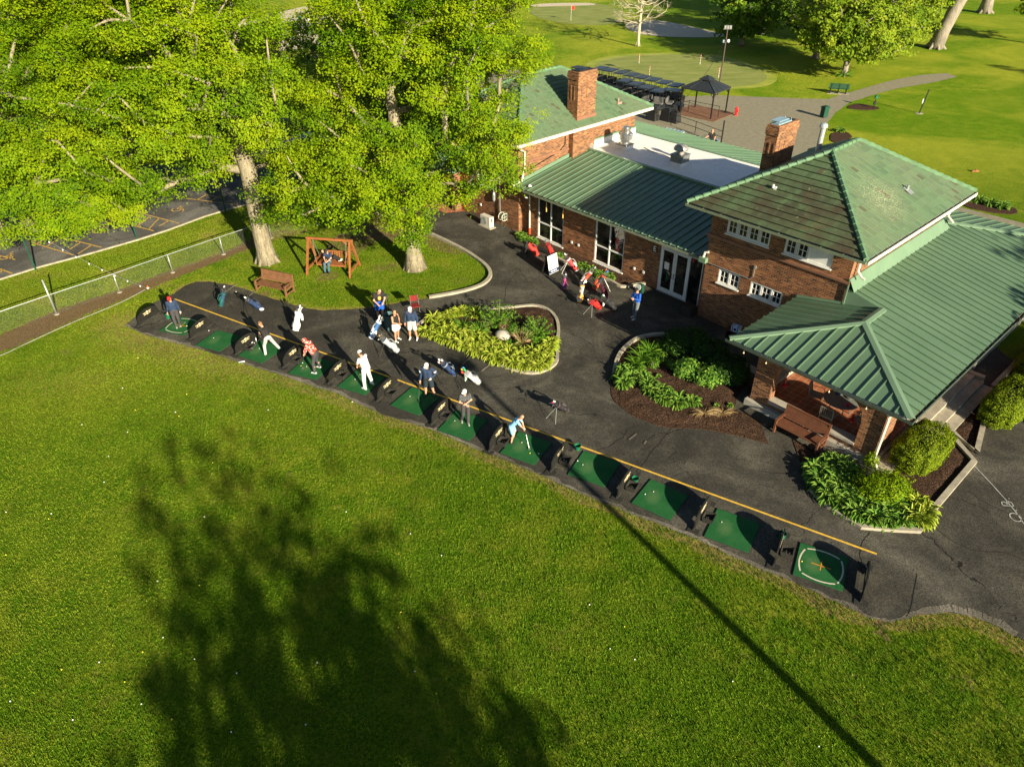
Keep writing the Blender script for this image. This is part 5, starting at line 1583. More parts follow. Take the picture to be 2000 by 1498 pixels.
def shrub(name, label, base, ell, n, leaf, mat, cat='shrub', stems=10, z=.1, up=.5, group=None, hollow=.6, core=None):
    t = thing(name, label, cat, (base[0], base[1], z), 0, group)
    m = MB()
    for i in range(stems):
        d = Vector(rand_unit(1)[0]); d.z = abs(d.z) + .6; d.normalize()
        e = Vector((d.x * ell[0], d.y * ell[1], d.z * ell[2] * 1.6)) * .8
        m.tube([(0, 0, 0), e * .5 + Vector((0, 0, .03)), e], [.014, .010, .005], 4, 0)
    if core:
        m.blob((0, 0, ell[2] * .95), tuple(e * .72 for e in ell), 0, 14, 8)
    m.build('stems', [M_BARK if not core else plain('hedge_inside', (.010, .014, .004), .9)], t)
    u = rand_unit(n); rr = RNG.uniform(hollow ** 3, 1, size=(n, 1)) ** (1 / 3)
    a_ = .08 if core else .24
    lump = 1 + a_ * np.sin(u[:, :1] * 9 + 1) * np.cos(u[:, 1:2] * 8) + a_ * .6 * np.sin(u[:, 2:3] * 15)
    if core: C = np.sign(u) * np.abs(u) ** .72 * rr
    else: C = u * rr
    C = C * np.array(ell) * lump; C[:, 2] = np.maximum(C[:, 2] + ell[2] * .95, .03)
    leaf_mesh('foliage', C, rand_unit(n) * .6 + u * .7 + np.array([0, 0, up]), RNG.uniform(.7, 1.3, n) * leaf, np.clip(RNG.normal(.5, .24, n), 0, 1), mat, t)
    return t


def fern(name, label, base, n, L, mat, z=.1, group=None, up=.9, s=.07):
    """feathery fronds made of small leaflets"""
    t = thing(name, label, 'shrub', (base[0], base[1], z), 0, group); C = []; m = MB()
    for i in range(n):
        a = random.uniform(0, 6.28); el = random.uniform(.35, 1.35); d = Vector((math.cos(a) * math.cos(el), math.sin(a) * math.cos(el), math.sin(el))); p = Vector((0, 0, 0)); pts = [p.copy()]
        l = L * random.uniform(.7, 1.15)
        for k in range(7):
            d = (d + Vector((0, 0, -.08))).normalized(); p = p + d * l / 7; pts.append(p.copy())
            if k > 0:
                sd = d.cross(Z_).normalized(); w = .16 * L * (1 - abs(k - 3) / 6)
                for sg in (-1, 1):
                    for q in range(3): C.append(p + sd * sg * w * (q + .6) / 3 + Vector((0, 0, random.uniform(-.02, .04))))
        m.tube(pts, [.008] * 7 + [.003], 3, 0, caps=False)
    m.build('stems', [M_BARK], t)
    C = np.array([tuple(c) for c in C]); N = rand_unit(len(C)) * .5 + np.array([0, 0, 1.0])
    leaf_mesh('foliage', C, N, RNG.uniform(.7, 1.3, len(C)) * s, np.clip(RNG.normal(.55, .22, len(C)), 0, 1), mat, t)
    return t


def at(px, py, z=0): g = G(px, py, z); return (g.x, g.y)


fern('feathery_shrub', 'tall feathery green shrub at the back of the island bed', at(974, 640), 60, 1.15, M_FERN, s=.11)
fern('feathery_shrub', 'spreading feathery green shrub at the right of the island bed', at(1050, 662), 64, 1.0, M_FERN, s=.10)
shrub('small_bush', 'reddish dead-twig bush between the two feathery shrubs', at(985, 650), (.32, .32, .3), 500, .05, plain('dry_twigs', (.16, .09, .05), .9), stems=30)
shrub('small_bush', 'small dark green bush behind the dry grass of the island bed', at(1003, 655), (.30, .30, .26), 900, .06, M_HOSTA_D)
for px, py, n_, lb in ((1018, 672, 90, 'tuft of dry straw grass standing in the island bed'),):
    g = G(px, py); o = bpy.data.objects.new('dry_grass', rosette('dry_grass', n_, .62, .014, .3, M_STRAW, seed=31, narrow=True, arch=.25, up=.8)); COL.objects.link(o); o.location = (g.x, g.y, .1); tag(o, lb, 'grass tuft')
for px, py, sd_, lb in ((1375, 812, 41, 'larger flattened tuft of straw on the mulch of the curved bed'), (1410, 810, 42, 'smaller flattened tuft of straw nearest the porch pillar')):
    g = G(px, py); o = bpy.data.objects.new('dry_grass', rosette('dry_grass', 120, .62, .014, .3, M_STRAW, seed=sd_, narrow=True, arch=1.0, up=.1)); COL.objects.link(o); o.location = (g.x, g.y, .1); o.scale = (1, .7, .5); tag(o, lb, 'grass tuft')
m = MB(); m.blob((0, 0, .1), (.42, .30, .26), 0, 14, 9)
o = m.build('boulder', m_concrete('pale_stone', (.22, .20, .15), (.5, .46, .38)), smooth=True); g = G(982, 662); o.location = (g.x, g.y, .1); o.rotation_euler = (0, 0, -.6); tag(o, 'pale rounded boulder in the island flower bed', 'rock')
# curved bed shrubs
shrub('leafy_shrub', 'bright leafy shrub in the middle of the curved bed, the left one of two', at(1340, 738), (.62, .50, .42), 2200, .115, M_HOSTA_D, stems=24, hollow=.3)
shrub('leafy_shrub', 'bright leafy shrub in the curved bed, the right one of two', at(1382, 752), (.62, .55, .42), 2200, .115, M_HOSTA_D, stems=24, hollow=.3)
shrub('shaded_shrub', 'large shrub with leaves darkened for the clubhouse shade at the top of the curved bed', at(1338, 690), (1.1, .85, .55), 7200, .085, M_SHADE_SHRUB, stems=20, core=True)
shrub('shaded_shrub', 'large shrub with shade-darkened leaves near the porch, right of the bright leafy shrubs', at(1418, 742), (.95, .85, .52), 7200, .085, M_SHADE_SHRUB, stems=20, core=True)
shrub('shaded_shrub', 'shrub with shade-darkened leaves between the two large ones', at(1382, 708), (.9, .8, .50), 6000, .085, M_SHADE_SHRUB, stems=20, core=True)
for px, py, s, lb in ((1275, 722, .26, 'small purple-flowered sage nearest the kerb of the curved bed'), (1290, 712, .30, 'small purple-flowered sage behind the first one'), (1252, 732, .22, 'small sage between daylilies and pale hostas'), (1310, 722, .24, 'small sage right of the other sages')):
    shrub('sage_plant', lb, at(px, py), (s, s, s), 420, .06, M_FERN, stems=14, cat='plant')
    
for px, py, lb in ((1398, 798, 'small seedling beside the straw tufts'), (1425, 796, 'bright seedling nearest the porch pillar'), (1308, 765, 'tiny seedling above the hosta row'), (1285, 740, 'tiny seedling below the sages')):
    plant(HG[0], 'seedling', lb, 'plant', *at(px, py), .1, .42)
# corner bed
hc = G(1803, 873, .62)
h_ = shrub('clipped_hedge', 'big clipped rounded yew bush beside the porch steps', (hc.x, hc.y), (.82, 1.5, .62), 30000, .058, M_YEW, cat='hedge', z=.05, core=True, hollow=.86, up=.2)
h_.rotation_euler = (0, 0, BTH)
shrub('leafy_shrub', 'airy yellow-green shrub in front of the porch corner pillar', at(1722, 962, .2), (.95, .78, .50), 4200, .085, M_LEAF, stems=34, hollow=.3)
shrub('leafy_shrub', 'little yellow-green sprig climbing at the pillar foot', at(1696, 915, 0), (.30, .26, .35), 420, .08, M_LEAF, stems=14, hollow=.2)
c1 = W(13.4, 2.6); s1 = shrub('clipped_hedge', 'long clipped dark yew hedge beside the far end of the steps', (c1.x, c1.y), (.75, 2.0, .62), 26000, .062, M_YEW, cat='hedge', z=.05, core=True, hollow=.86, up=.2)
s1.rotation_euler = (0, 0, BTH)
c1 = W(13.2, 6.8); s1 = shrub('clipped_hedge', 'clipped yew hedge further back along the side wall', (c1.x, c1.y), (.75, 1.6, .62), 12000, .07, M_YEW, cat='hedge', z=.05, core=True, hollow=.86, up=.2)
s1.rotation_euler = (0, 0, BTH)
for i, (px, py) in enumerate(((1895, 392), (1912, 396), (1935, 402), (1955, 408), (1960, 404), (1640, 258))):
    plant(HG[i % 3], 'hosta', ('green plant in the mulch bed behind the right roof end' if i < 5 else 'green plant in the small round mulch bed by the pavement'), 'plant', *at(px, py), .05, 1.3, 'plants of the rear mulch bed' if i < 5 else None)
plant(GR[0], 'grass_tuft', 'long grass round the foot of the rounded bright tree', 'grass tuft', 37.0, 83.8, 0, 1.6)


# grass blades standing on the near lawn
def lawn_blades(n=350000):
    X = RNG.uniform(-26, 20, n * 2); Y = 7.5 + (33 - 7.5) * RNG.uniform(0, 1, n * 2) ** 1.15
    lowp = low + [(40, 5), (40, -5), (-60, -5), (-60, 26)]
    ok = inside(X, Y, low[:1] + low[1:] + [(30, 2), (-40, 2), (-40, 27), (-25.5, 28.6)]) & (np.abs(X) < 4 + Y * 1.2)
    X, Y = X[ok][:n], Y[ok][:n]
    X2 = RNG.uniform(-32, 0, 150000); Y2 = RNG.uniform(30, 46, 150000); strip2 = gl([(-60, 712), (0, 690), (90, 650), (190, 605), (285, 568), (330, 548), (440, 505), (530, 470), (530, 455), (440, 492), (337, 527), (234, 566), (111, 606), (0, 655), (-60, 676)])
    ok2 = ~inside(X2, Y2, asph_poly) & ~inside(X2, Y2, lot) & ~inside(X2, Y2, strip2) & ((Y2 < 41.5) | (X2 < -12)) & ~inside(X2, Y2, low[:1] + low[1:] + [(30, 2), (-40, 2), (-40, 27), (-25.5, 28.6)])
    X = np.concatenate([X, X2[ok2]]); Y = np.concatenate([Y, Y2[ok2]]); n = len(X) // 4 * 4; X, Y = X[:n], Y[:n]
    gx = np.array([mnoise.noise(Vector((a * .8, b * .8, 3))) + .6 * mnoise.noise(Vector((a * 2.7, b * 2.7, 8))) for a, b in zip(X[::4], Y[::4])]); bgx = np.array([mnoise.noise(Vector((a * .16, b * .22, 21))) for a, b in zip(X[::4], Y[::4])]); gx = np.repeat(gx, 4)[:n]
    X[1::4] = X[0::4][:len(X[1::4])] + RNG.normal(size=len(X[1::4])) * .05; Y[1::4] = Y[0::4][:len(Y[1::4])] + RNG.normal(size=len(Y[1::4])) * .05
    h = (.035 + .035 * np.clip(gx + .5, 0, 1.4)) * RNG.uniform(.6, 1.4, n); a = RNG.uniform(0, 6.283, n); w = RNG.uniform(.008, .016, n); le = RNG.normal(size=(n, 2)) * .03
    V = np.zeros((n, 3, 3)); V[:, 0] = np.stack([X - w * np.cos(a), Y - w * np.sin(a), 0 * X], 1); V[:, 1] = np.stack([X + w * np.cos(a), Y + w * np.sin(a), 0 * X], 1); V[:, 2] = np.stack([X + le[:, 0], Y + le[:, 1], h], 1)
    me = bpy.data.meshes.new('grass_blades'); me.vertices.add(3 * n); me.vertices.foreach_set('co', V.astype(np.float32).ravel())
    me.loops.add(3 * n); me.loops.foreach_set('vertex_index', np.arange(3 * n, dtype=np.int32)); me.polygons.add(n); me.polygons.foreach_set('loop_start', (np.arange(n) * 3).astype(np.int32)); me.update(calc_edges=True)
    at_ = me.attributes.new('tint', 'FLOAT', 'POINT'); at_.data.foreach_set('value', np.repeat(np.clip(.5 + np.repeat(0.35 * np.clip((3 - X[::4]) / 20, -.5, 1), 4)[:n] + np.repeat(bgx, 4)[:n] * .55 - gx * .30 + RNG.normal(size=n) * .10, 0, 1), 3).astype(np.float32)); me.materials.append(M_BLADE)
    o = bpy.data.objects.new('grass', me); COL.objects.link(o); tag(o, 'short green grass blades covering the practice range lawn', 'grass', kind='stuff')


lawn_blades()
# ------------------------------------------------------------------ objects on the range
def rotz(v, a): return Vector((v[0] * math.cos(a) - v[1] * math.sin(a), v[0] * math.sin(a) + v[1] * math.cos(a), v[2] if len(v) > 2 else 0))


MATS = {1: ((310.6, 647.8), (358.7, 657.5)), 2: ((381.7, 676.2), (431.2, 689.5)), 3: ((464.5, 696), (514, 713)), 4: ((562.5, 731), (620.5, 745)), 5: ((658, 757), (717, 775.5)),
        6: ((761.9, 793.1), (820, 815)), 7: ((853.5, 842.3), (916.5, 863.3)), 8: ((975.8, 886.5), (1043.3, 911.3)), 9: ((1107.6, 928.6), (1180.1, 953.4)),
        10: ((1232.2, 983.8), (1308.4, 1019.1)), 11: ((1373.7, 1049.1), (1461.8, 1082.6)), 12: ((1546.7, 1123.9), (1641.4, 1156.3))}
MATORD = ['first', 'second', 'third', 'fourth', 'fifth', 'sixth', 'seventh', 'eighth', 'ninth', 'tenth', 'eleventh', 'last']
MATWHO = {1: 'bordered turf mat with white outline under the golfer in the red cap', 2: 'empty plain turf mat next to the red cap golfer', 3: 'plain turf mat under the golfer in black shirt and white trousers',
          4: 'plain turf mat under the golfer in the patterned red hoodie', 5: 'plain turf mat under the golfer all in white', 6: 'plain turf mat under the golfer in navy top and shorts', 7: 'plain turf mat under the golfer with folded arms',
          8: 'plain turf mat under the boy in light blue', 9: 'empty turf mat crossed by the pole shadow', 10: 'empty turf mat, second right of the boy in light blue', 11: 'empty plain turf mat next to the crossed mat', 12: 'bordered turf mat with an orange cross at the right end of the row'}
matpos = {}
for k, (bl, br_) in MATS.items():
    A, B_ = G(*bl), G(*br_); d = B_ - A; an = math.atan2(d.y, d.x); c = A + rotz((.76, .76, 0), an); matpos[k] = (c, an)
    t = thing('hitting_mat', MATWHO[k], 'mat', (c.x, c.y, .024), an, 'turf mats of the tee line')
    m = MB(); m.box(-.76, .76, -.76, .76, .0, .022); m.build('rubber_base', [M_RUB], t)
    m = MB(); m.box(-.745, .745, -.745, .745, .0225, .036); m.build('turf', [M_TURF], t)
    if k in (1, 12):
        m = MB()
        for q in range(4):
            arc = [rotz((-.50 + u * .1, -.56 - .10 * (1 - ((u - 5) / 5) ** 2), 0), q * math.pi / 2) for u in range(11)]
            m.strip([(p.x, p.y) for p in arc], .05, .039, .039)
        m.build('white_border', [M_MATW], t)
        m = MB(); m.strip([(-.30, 0), (.30, 0)], .035, .040, .040); m.strip([(0, -.2), (0, .2)], .035, .0415, .0415); m.build('orange_cross', [M_MATO], t)
    else:
        m = MB(); bx_, by_ = random.uniform(-.45, -.25), random.uniform(-.1, .2); m.lathe([(.012, 0), (.012, .03), (.02, .035)], (bx_, by_, .036), 6); m.build('rubber_tee', [M_WHITE], t)


# --- black arched bay dividers with cream emblem
def divider_mesh():
    m = MB(); L, Hh, th = 1.46, .68, .04; n = 18
    pts = [(-L / 2, .10), (-L / 2, .16)]
    for i in range(n + 1):
        a = math.pi * i / n; pts.append((-L / 2 * math.cos(a) * .98 + .0, .16 + (Hh - .16) * math.sin(a) ** .75))
    pts += [(L / 2, .16), (L / 2, .10)]
    f = [Vector((-th / 2, p[0], p[1])) for p in pts]; b = [Vector((th / 2, p[0], p[1])) for p in pts]
    for tri in tessellate_polygon([[Vector((p[0], p[1], 0)) for p in pts]]):
        a, b_, c = [f[i] for i in tri]
        nn = (b_ - a).cross(c - a)
        o = tri if nn.x < 0 else tri[::-1]
        m.face([f[i] for i in o], 0); m.face([b[i] for i in o[::-1]], 0)
    for i in range(len(pts)):
        j = (i + 1) % len(pts); m.face([f[i], f[j], b[j], b[i]], 0)
    return m


def emblem(m, x, yc, zc, s, sx):
    """two ladder shapes either side of a little upright figure"""
    def r(y0, y1, z0, z1): m.box(x, x + sx * .006, yc + s * y0, yc + s * y1, zc + s * z0, zc + s * z1)
    for sg in (1, -1):
        r(sg * .10, sg * .52, .09, .14); r(sg * .10, sg * .46, -.09, -.04); r(sg * .27, sg * .32, -.04, .09)
        r(sg * .05, sg * .11, .02, .2)
    r(-.045, .045, -.16, .22); r(-.09, .09, .16, .20); r(-.08, .08, -.16, -.11)


def divider(c, an, label):
    t = thing('bay_divider', label, 'divider', (c.x, c.y, .024), an, 'black dividers between the mats')
    divider_mesh().build('panel', [M_BLACK], t)
    for y in (-.60, .60):
        m = MB(); m.box(-.20, .20, y - .12 + (-.18 if y < 0 else .18), y + .12 + (-.18 if y < 0 else .18), 0, .022); m.box(-.03, .03, y - .2, y + .2, .022, .10); m.build('foot', [M_RUB], t)
    m = MB(); emblem(m, .021, 0, .43, .52, 1); m.build('emblem', [M_CREAM], t)
    m = MB(); emblem(m, -.021, 0, .43, .52, -1); m.build('emblem', [M_CREAM], t)
    m = MB(); m.lathe([(.03, 0), (.03, .03), (.0, .03)], (-.05, .40, .38), 8); m.build('bolt', [M_GALV], t)
    return t


def ball_tray(c, an, label, balls, grp='ball trays behind the dividers', yel=True):
    t = thing('ball_tray', label, 'tray', (c.x, c.y, .024), an, grp)
    m = MB(); w0, w1, h = .15, .20, .24
    A = [(-w0, -w0, 0), (w0, -w0, 0), (w0, w0, 0), (-w0, w0, 0)]; B2 = [(-w1, -w1, h), (w1, -w1, h), (w1, w1, h), (-w1, w1, h)]
    for i in range(4):
        j = (i + 1) % 4; m.face([A[i], A[j], B2[j], B2[i]]); m.face([B2[i], B2[j], tuple(.88 * Vector(B2[j])[:][k] if k < 2 else h for k in range(3)), tuple(.88 * Vector(B2[i])[:][k] if k < 2 else h for k in range(3))])
        m.face([tuple(.88 * v if k < 2 else v for k, v in enumerate(B2[i])), tuple(.88 * v if k < 2 else v for k, v in enumerate(B2[j])), tuple(.85 * v if k < 2 else .05 for k, v in enumerate(A[j])), tuple(.85 * v if k < 2 else .05 for k, v in enumerate(A[i]))])
    m.face([(-w0 * .85, -w0 * .85, .05), (w0 * .85, -w0 * .85, .05), (w0 * .85, w0 * .85, .05), (-w0 * .85, w0 * .85, .05)])
    m.box(-w0 - .12, -w0, -.05, .05, .05, .09)
    m.build('tray', [M_RUB], t)
    for i in range(balls):
        x, y = random.uniform(-.10, .10), random.uniform(-.10, .10); b = MB(); b.blob((0, 0, 0), .0214, 0, 8, 5)
        p = c + rotz((x, y, .024 + .075 + random.uniform(0, .03)), an); p.z = .024 + .075 + random.uniform(0, .03)
        o = b.build('golf_ball', [M_BALLY if (yel and i % 3 == 0) else M_BALL], smooth=True); o.location = p
        tag(o, 'ball in the tray ' + label.split('divider ')[1], 'ball', 'balls in the ' + label)
    return t


M_BALL = plain('golf_ball_white', (.75, .75, .72), .4, var=.05)
M_BALLY = plain('golf_ball_yellow', (.72, .60, .04), .4, var=.05)
M_BUCK = plain('green_plastic', (.010, .12, .055), .4, var=.15)


def bucket(px, py, label, z=.024, lying=False):
    g = G(px, py, z); t = thing('ball_bucket', label, 'bucket', (g.x, g.y, z), 0)
    m = MB(); m.lathe([(.085, .0), (.125, .22), (.135, .22), (.13, .205), (.12, .205), (.08, .01), (0, .01)], (0, 0, 0), 16); m.build('pail', [M_BUCK], t, smooth=False)
    m = MB(); m.tube([(.13 * math.cos(a), .06 + .10 * math.sin(a) * .6, .21 + .04 * math.sin(a)) for a in [math.pi * i / 8 for i in range(9)]], .006, 5); m.build('handle', [M_BLACK], t)
    if lying: t.rotation_euler = (1.3, 0, .8); t.location.z = z + .12
    return t


order = [(0, 'left of the red cap golfer at the far left end'), (1, 'right of the red cap golfer'), (2, 'left of the golfer in black shirt and white trousers'), (3, 'left of the golfer in the patterned red hoodie'),
         (4, 'left of the golfer all in white'), (5, 'right of the golfer all in white'), (6, 'left of the golfer with folded arms'), (7, 'left of the boy in light blue'), (8, 'right of the boy in light blue'),
         (9, 'after the mat crossed by the pole shadow'), (10, 'second from the last mat on its left'), (11, 'left of the mat with the orange cross'), (12, 'at the right end of the row past the orange cross mat')]
# ground midpoints of the panels (photo positions of their feet line)
DIV = [(292, 626), (394, 650), (483, 680), (575, 704), (662, 734), (758, 768), (863, 812), (974, 862), (1093, 900), (1222, 950), (1370, 1010), (1520, 1076), (1686, 1142)]
for (k, lb), (px, py) in zip(order, DIV):
    an = matpos[max(1, min(12, k if k else 1))][1]
    g = G(px, py)
    if 1 <= k <= 11: an = (matpos[k][1] + matpos[k + 1][1]) / 2
    divider(g, an, 'black arched divider ' + lb)
    if k in (2, 3, 4, 5, 6, 7, 8, 9, 10, 11):
        c = g + rotz((.26, -.10 if k < 8 else -.05, 0), an)
        ball_tray(c, an + .05, 'black ball tray behind the divider ' + lb, {3: 0, 2: 0, 4: 0, 5: 3, 6: 3, 7: 3, 8: 3, 9: 9, 10: 8, 11: 10}[k])
    if k == 0: bucket(329, 622, 'green bucket by the divider at the far left end')
bucket(984, 838, 'green bucket behind the divider left of the boy in light blue'); bucket(1128, 878, 'green bucket standing left of the mat crossed by the pole shadow'); bucket(1240, 942, 'green bucket in the shade of the divider after the pole shadow mat')
bucket(1527, 1050, 'green bucket behind the divider left of the orange cross mat')
for i, (px, py, lb) in enumerate(((495, 676, 'ball bag lying behind the divider left of the black shirt golfer'), (645, 742, 'yellow and white ball net beside the divider left of the white golfer'))):
    g = G(px, py); t = thing('ball_bag', lb, 'bag', (g.x, g.y, .03)); m = MB(); m.blob((0, 0, .08), (.16, .11, .09), 0, 12, 7); m.build('net', [M_BLACK if i == 0 else plain('orange_net', (.5, .25, .05), .7)], t, smooth=True)
    m = MB()
    for q in range(7): m.blob((random.uniform(-.09, .09), random.uniform(-.06, .06), .15 + random.uniform(-.01, .02)), .0214, 0, 7, 4)
    m.build('balls', [M_BALLY if i else M_BALL], t, smooth=True)
# tees' balls and loose balls on the mats
for px, py, y, lb in ((365, 637, 0, 'white ball at the feet of the red cap golfer'), (588, 715, 1, 'yellow ball by the shoes of the patterned hoodie golfer'), (591, 709, 0, 'white ball just behind the yellow one'), (408, 646, 0, 'white ball on the asphalt right of the second divider'),
                      (1035, 885, 1, 'yellow ball in front of the boy with the club'), (1052, 886, 0, 'white ball near the tray right of the boy'), (818, 744, 0, 'pale blue ball left of the navy golfer on the yellow line side'), (818, 782, 0, 'white ball under the driver of the navy golfer'), (461, 570, 0, 'white ball on the upper edge of the asphalt'),
                      (1128, 900, 0, 'ball on the mat crossed by the pole shadow'), (1260, 965, 0, 'ball on the tenth mat'), (1566, 1096, 1, 'small yellow ball inside the orange cross mat'), (688, 785, 0, 'white ball at the lawn edge below the white golfer')):
    g = G(px, py, .06); m = MB(); m.blob((0, 0, 0), .024, 0, 8, 5); o = m.build('golf_ball', [M_BALLY if y else M_BALL], smooth=True); o.location = (g.x, g.y, .065 if g.y > 0 else .05); tag(o, lb, 'ball')
# balls scattered over the lawn
for i in range(64):
    px = 1700 * random.random() ** 1.25 + 5; py = random.uniform(760, 1490)
    if py < 700 + px * .38: continue
    g = G(px, py); m = MB(); m.blob((0, 0, 0), .0213, 0, 8, 5)
    o = m.build('golf_ball', [M_BALLY if i % 3 == 0 else M_BALL], smooth=True); o.location = (g.x, g.y, .035)
    tag(o, ('yellow' if i % 3 == 0 else 'white') + ' range ball lying in the grass of the lawn', 'ball', ('yellow' if i % 3 == 0 else 'white') + ' range balls in the grass')
for px, py in ((270, 700), (240, 759), (365, 771), (265, 802), (343, 806), (350, 814), (524, 802)):
    g = G(px, py); m = MB(); m.blob((0, 0, 0), .024, 0, 8, 5); yy = (px in (270, 265, 365, 350))
    o = m.build('golf_ball', [M_BALLY if yy else M_BALL], smooth=True); o.location = (g.x, g.y, .035); tag(o, ('yellow' if yy else 'white') + ' range ball lying in the grass of the lawn', 'ball', ('yellow' if yy else 'white') + ' range balls in the grass')


# --- benches and swing
def bench(label, c, an, L=1.75, wood=None, curved=False):
    t = thing('bench', label, 'bench', (c.x, c.y, .02), an); w = wood or M_OLDW
    m = MB()
    for i in range(5): m.box(-L / 2, L / 2, -.30 + i * .115, -.30 + i * .115 + .10, .40 + .004 * i, .435 + .004 * i)
    m.build('seat', [w], t)
    m = MB()
    for i in range(5):
        z = .50 + i * .095; y = .28 + i * .032
        m.face([(-L / 2, y, z), (L / 2, y, z), (L / 2, y + .028, z + .085), (-L / 2, y + .028, z + .085)]); m.face([(-L / 2, y + .03, z), (-L / 2, y + .058, z + .085), (L / 2, y + .058, z + .085), (L / 2, y + .03, z)])
        m.face([(-L / 2, y + .028, z + .085), (L / 2, y + .028, z + .085), (L / 2, y + .058, z + .085), (-L / 2, y + .058, z + .085)])
    m.box(-L / 2 - .02, L / 2 + .02, .42, .50, .97, 1.01)
    m.build('backrest', [w], t)
    for s in (-1, 1):
        m = MB(); x = s * (L / 2 - .03)
        m.beam((x, -.27, 0), (x, -.25, .60), .10, .07); m.beam((x, .40, 0), (x, .46, .99), .10, .07); m.beam((x, -.27, .38), (x, .40, .38), .06, .07); m.beam((x, -.30, .62), (x, .42, .60), .10, .04); m.beam((x, -.25, .12), (x, .38, .12), .05, .06)
        m.build('side_frame', [w], t)
    return t


ga, gb = G(505, 568), G(572, 582); d_ = gb - ga; bench('old brown wooden bench on the lawn edge behind the white golf bag', (G(514, 566) + G(558, 580)) / 2 + Vector((0, .12, 0)), math.atan2(d_.y, d_.x), 2.0)
bc = W(8.55, -5.22); bench('brown slatted bench against the low porch wall', bc, BTH, 1.85, m_wood('red_brown_bench', (.075, .028, .014), (.17, .066, .032)))
# swing with a bench seat
sc_ = (G(600, 538) + G(683, 545)) / 2 + Vector((0.15, .9, 0)); dv = G(679, 545) - G(602, 538); sa = math.atan2(dv.y, dv.x) + .03
sw = thing('garden_swing', 'orange stained timber A-frame swing seat on the lawn between the maples', 'swing', (sc_.x, sc_.y, 0), sa)
Lw = 1.22
for s in (-1, 1):
    x = s * Lw
    for y in (-.85, .75):
        m = MB(); m.beam((x + s * .06, y, 0), (x, y * .10, 1.85), .10, .10); m.build('leg', [M_CEDAR], sw)
    m = MB(); m.beam((x + s * .05, -.62, .28), (x + s * .05, .55, .28), .08, .09); m.build('cross_brace', [M_CEDAR], sw); m = MB(); m.beam((x, -.22, 1.35), (x, .2, 1.35), .07, .08); m.build('cross_brace', [M_CEDAR], sw)
m = MB(); m.beam((-Lw - .15, 0, 1.88), (Lw + .15, 0, 1.88), .10, .12); m.beam((Lw - .45, 0, 1.85), (Lw, 0, 1.45), .06, .06); m.build('top_beam', [M_CEDAR], sw)
m = MB()
for i in range(5): m.box(-.85, .85, -.27 + i * .11, -.27 + i * .11 + .095, .44, .47)
m.box(-.87, .87, -.30, -.27, .38, .47)
for i in range(12):
    x = -.82 + i * .14; m.beam((x, .28, .47), (x, .42, 1.0), .08, .02)
m.box(-.87, .87, .38, .44, .96, 1.02)
for s in (-1, 1): m.beam((s * .86, -.28, .68), (s * .86, .34, .70), .08, .035); m.beam((s * .86, -.25, .44), (s * .86, -.25, .68), .05, .05)
m.build('seat', [M_CEDAR], sw)
m = MB()
for s in (-1, 1):
    for y in (-.27, .33): m.tube([(s * .9, y, .66), (s * .98, 0, 1.82)], .008, 5)
m.build('chain', [M_GALV], sw)

# --- waste bin, ball washer stand, A-board, AC, hose reel
g = G(763, 642)
t = thing('waste_bin', 'large grey-green round waste bin beside the man in black T-shirt', 'bin', (g.x, g.y, .024))
m = MB(); m.lathe([(.23, 0), (.24, .05), (.285, .72), (.31, .74), (.31, .79), (.285, .79), (.27, .74), (.22, .08), (0, .06)], (0, 0, 0), 20)
for a in range(0, 360, 30): m.beam((.245 * math.cos(R(a)), .245 * math.sin(R(a)), .05), (.29 * math.cos(R(a)), .29 * math.sin(R(a)), .7), .02, .012)
m.build('bin_body', [plain('grey_green_plastic', (.055, .115, .115), .5, var=.12)], t)
m = MB(); m.tube([(-.31, -.06, .72), (-.36, -.05, .72), (-.36, .05, .72), (-.31, .06, .72)], .015, 6); m.build('handle', [M_BLACK], t)
g = G(751, 612)
t = thing('utility_cart', 'olive box tray on a stand between the waste bin and the black T-shirt man', 'cart', (g.x, g.y, .024), -.3)
m = MB(); m.box(-.26, .26, -.18, .18, .82, 1.02); m.box(-.22, .22, -.14, .14, 1.02, 1.04); m.build('box', [plain('olive_plastic', (.055, .070, .050), .5)], t)
m = MB()
for x in (-.2, .2):
    for y in (-.13, .13): m.beam((x, y, 0), (x, y, .82), .03, .03)
m.build('stand', [M_BLACK], t)
g = G(812, 640)
t = thing('folding_chair', 'dark red folding chair hidden behind the man in the navy pullover', 'chair', (G(812, 612).x, G(812, 612).y, .024), .3)
m = MB(); m.box(-.22, .22, -.2, .2, .42, .46); m.build('seat', [M_DKRED] if 'M_DKRED' in globals() else [plain('dark_red_cloth', (.16, .012, .010), .7)], t)
m = MB(); m.box(-.22, .22, .2, .225, .58, .90); m.build('backrest', [plain('dark_red_cloth', (.16, .012, .010), .7)], t)
for x in (-.2, .2):
    m = MB(); m.tube([(x, -.22, 0), (x, .22, .92)], .012, 6); m.tube([(x, .25, 0), (x, -.18, .44)], .012, 6); m.build('leg', [M_BLACKM], t)

